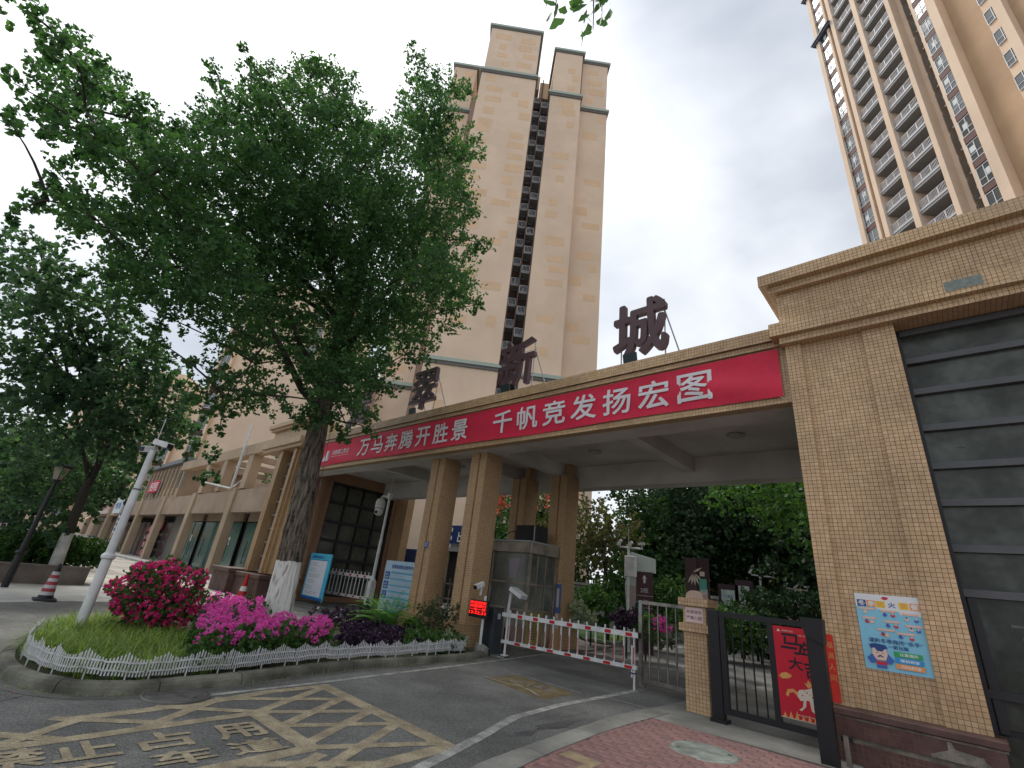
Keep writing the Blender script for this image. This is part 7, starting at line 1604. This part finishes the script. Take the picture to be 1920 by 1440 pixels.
# scooters by the shops
def scooter(label, p, az):
    t = thing('scooter', label, 'scooter', (p[0], p[1], 0), 'scooters by the shops', az); bl = M['black_metal']
    for x in (-.62, .62): lpart(MB().tube([(x, -.05, .25), (x, .05, .25)], .25, 14), 'wheel', MATS['tyre'] if 'tyre' in MATS else bl, t)
    lpart(MB().obox((-.35, 0, .55), (.38, 0, .02), (0, .14, 0), (0, 0, .18)), 'body', pm('scooter_dark', (.05, .05, .08), .35, .1), t); lpart(MB().obox((-.3, 0, .78), (.36, 0, 0), (0, .13, 0), (0, 0, .05)), 'seat', bl, t)
    lpart(MB().tube([(.62, 0, .3), (.45, 0, 1.0)], .05, 8), 'fork', bl, t); lpart(MB().tube([(.44, -.32, 1.05), (.44, .32, 1.05)], .025, 6), 'handlebar', bl, t); lpart(MB().obox((.42, 0, .65), (.04, 0, .25), (0, .2, 0), (.02, 0, 0)), 'shield', M['white_plastic'], t); lpart(MB().obox((0, 0, .3), (.3, 0, 0), (0, .13, 0), (0, 0, .03)), 'footboard', bl, t)
for k, (px, D) in enumerate(((164, 40), (172, 38), (160, 45))):
    q = PD(px, 1020, D); scooter(['dark scooter parked before the far shop column', 'scooter nearest the far shop columns', 'scooter farthest left by the awning'][k], (q[0], q[1], 0), radians(60+k*20))
# yellow box, striped awning, grey shop at the street end
q = PD(165, 1000, 46); t = thing('yellow_bin', 'yellow box standing by the far shop column', 'box', (q[0], q[1], 0)); MB().bbox(q[0]-.35, q[0]+.35, q[1]-.3, q[1]+.3, .15, 1.3, .03).build('body', pm('box_yellow', (.5, .28, .02), .5, .1), t); MB().bbox(q[0]-.38, q[0]+.38, q[1]-.33, q[1]+.33, 1.301, 1.4, .02).build('lid', M['grey_metal'], t)
aw = thing('striped_awning', 'white and orange striped awning at the far end of the shop row', 'awning', (-75, 8, 2))
a = PD(128, 985, 60); b = PD(182, 962, 60); c = PD(172, 985, 56)
for k in range(9):
    s0, s1 = k/9, (k+1)/9; pA_ = a+(b-a)*s0; pB_ = a+(b-a)*s1; dn = np.array([1.6, -1.2, -1.1]); MB().slab([pA_+dn*1.3, pB_+dn*1.3, pB_, pA_], .03).build('stripe', M['white_plastic'] if k % 2 else pm('awning_orange', (.5, .25, .13), .7, .1), aw)
for s in (0, 1): q = a+(b-a)*s+np.array([1.6, -1.2, -1.1])*1.3; MB().tube([(q[0], q[1], 0), tuple(q)], .05, 6).build('post', M['white_metal'], aw)
gsb = thing('grey_shop', 'grey boxy shop building closing the street behind the awning', 'building', (-100, 12, 0)); a = PD(172, 950, 80); b = PD(205, 935, 80)
MB().box(-100, -72, 14, 22, 0, 3.8).build('wall', pm('far_beige', (.33, .28, .23), .9, .1, .5), gsb); MB().box(-100, -71, 13.5, 22.5, 3.81, 7.4).build('upper_panel', pm('far_grey', (.14, .145, .16), .7, .1, .5), gsb); MB().box(-88, -85, 13.4, 13.48, 5, 6).build('sign_panel', M['white_plastic'], gsb)
fb = thing('street_end_building', 'low pale building with lit yellow sign across the far left street', 'building', (-115, -8, 0)); MB().box(-140, -120, -40, 12, 0, 6).build('wall', pm('far_pale', (.40, .37, .33), .9, .1, .5), fb)
for k in range(8): MB().box(-119.98, -119.9, -30+k*5, -26.5+k*5, .3, 3.2).build('shop_window', M['tw_glass'], fb)
for k, c_ in enumerate(((.6, .35, .1), (.5, .1, .08), (.6, .6, .55), (.1, .3, .2))): MB().box(-119.9, -119.7, -12+k*5, -8+k*5, 3.4, 4.4).build('shop_board', pm('far_board_%d' % k, c_, .5, .05), fb)
# bollard railing on the far pavement
rl_ = thing('street_railing', 'low white street railing before the parked cars far left', 'railing', (-45, 3, 0)); a = PD(108, 1020, 34); b = PD(168, 1024, 42)
for k in range(13): p_ = a+(b-a)*k/12; MB().tube([(p_[0], p_[1], 0), (p_[0], p_[1], .8)], .035, 6).build('post', M['white_metal'], rl_)
for z in (.45, .78): MB().tube([(a[0], a[1], z), (b[0], b[1], z)], .03, 6).build('rail', M['white_metal'], rl_)

# ------------------------------------------------------------------ overhanging sprig at the top: each leaf its own piece
sg = thing('ginkgo_sprig', 'small ginkgo twig with fan leaves hanging into the top of the picture', 'twig', (-1.1, 1.2, 4.4)); Dg = 1.55
rr_ = random.Random(9)
fan = MB(); n = 7; V = [(0, 0, 0)]+[(.052*math.sin(a), 0, .052*math.cos(a)*(1 if i != 3 else .86)) for i, a in enumerate(np.linspace(-.95, .95, n))]; V = [(x, .004*math.cos(x*40), z) for x, y, z in V]+[(-.001, 0, -.03), (.001, 0, -.03)]
fan.add(V, [(0, i, i+1) for i in range(1, n)]+[(n+1, n+2, 0)]); fm = fan.mesh('leaf'); fm.materials.append(LG['ginkgo']); at = fm.attributes.new('rnd', 'FLOAT', 'POINT'); at.data.foreach_set('value', [.75]*len(fm.vertices))
tips = [((1040, -60), (1040, 26)), ((1105, -70), (1112, 55)), ((1125, -60), (1128, 20)), ((1088, -60), (1082, 12))]
for (a, b) in tips:
    A, B = PD(a[0], a[1], Dg), PD(b[0], b[1], Dg); MB().tube(bez(A, (A+B)/2+np.array([.02, .01, .02]), B, 6), [.006, .005, .0045, .004, .003, .002], 5).build('stem', M['bark2'], sg)
    for k in range(17):
        s = rr_.uniform(.15, 1.02); P_ = A+(B-A)*s+np.array([rr_.uniform(-.06, .06) for _ in range(3)]); o = inst('leaf', fm, tuple(P_-np.array(sg.location)), sg, rot=(pi+rr_.uniform(-.7, .7), rr_.uniform(-.9, .9), rr_.uniform(0, 6.28)), scale=(rr_.uniform(.75, 1.2),)*3)

# ------------------------------------------------------------------ small litter: fallen petals and leaves along kerbs and on the lane
lt2 = random.Random(12)
def litter(name, n, fn, mats, size):
    Q = []; R_ = []
    for _ in range(n):
        x, y, z = fn(); a = lt2.uniform(0, 6.28); s = size*lt2.uniform(.5, 1.2); d = np.array([cos(a), sin(a), 0])*s; e = np.array([-sin(a), cos(a), 0])*s*.5; p = np.array([x, y, z])
        Q.append([p-d, p-e+(0, 0, .004), p+d+(0, 0, .006), p+e]); R_.append(lt2.random())
    np_mesh(name, np.array(Q).reshape(-1, 3), 4, mats, np.array(R_), kind='stuff', loc=(-6, 4, 0))
def near_kerb():
    i = lt2.randrange(5, 90); p = kp[i]; d = lt2.expovariate(4); q = kp[i+1]-kp[i-1]; n = np.array([-q[1], q[0]])/np.linalg.norm(q); return p[0]+n[0]*(d+.02), p[1]+n[1]*(d+.02), .010
litter('fallen_leaves', 150, near_kerb, LG['dull'], .016)
litter('fallen_petals', 60, near_kerb, LG['pink'], .011)
litter('fallen_leaves', 70, lambda: (lt2.uniform(-6.6, -3.2), lt2.uniform(1.5, 8.5), .025), LG['maple'], .012)
# hairline cracks and oil marks on the lane
mb = MB()
for (pts, w) in (([(-4.5, 5.2), (-4.42, 5.6), (-4.48, 6.0), (-4.36, 6.5), (-4.40, 7.0)], .006), ([(-7.4, 1.0), (-7.0, .6), (-6.4, .5), (-5.9, .2)], .008), ([(-9.5, .55), (-8.8, .3), (-8.2, .35), (-7.6, -.1)], .008), ([(-6.2, 5.2), (-5.9, 5.5), (-5.7, 6.1)], .005)):
    P_ = smooth(pts, 2)
    for a, b in zip(P_[:-1], P_[1:]): d = (b-a)/np.linalg.norm(b-a); n = np.array([-d[1], d[0]])*w*lt2.uniform(.5, 1.3); mb.quad((*(a), .0032), (*(b), .0032), (*(b+n), .0032), (*(a+n), .0032))
mb.build('road_crack', pm('crack_dark', (.03, .03, .03), 1, 0), kind='structure')
stain = pm('oil_stain', (.075, .073, .075), .7, .3, 6, .4, 90, speck=.3)
for (cx3, cy3, a3, b3) in ((-4.2, 5.9, .10, .45), (-4.0, 6.6, .06, .20), (-4.15, 5.2, .08, .18), (-8.6, .45, .16, .5)):
    mb = MB(); pts = [(cx3+a3*cos(t)*(1+.25*sin(3*t+cx3)), cy3+b3*sin(t)*(1+.2*cos(5*t))) for t in np.linspace(0, 2*pi, 28)[:-1]]; mb.add([(x, y, .0026) for x, y in pts], [tuple(range(len(pts)))]); mb.build('oil_stain', stain, kind='structure')
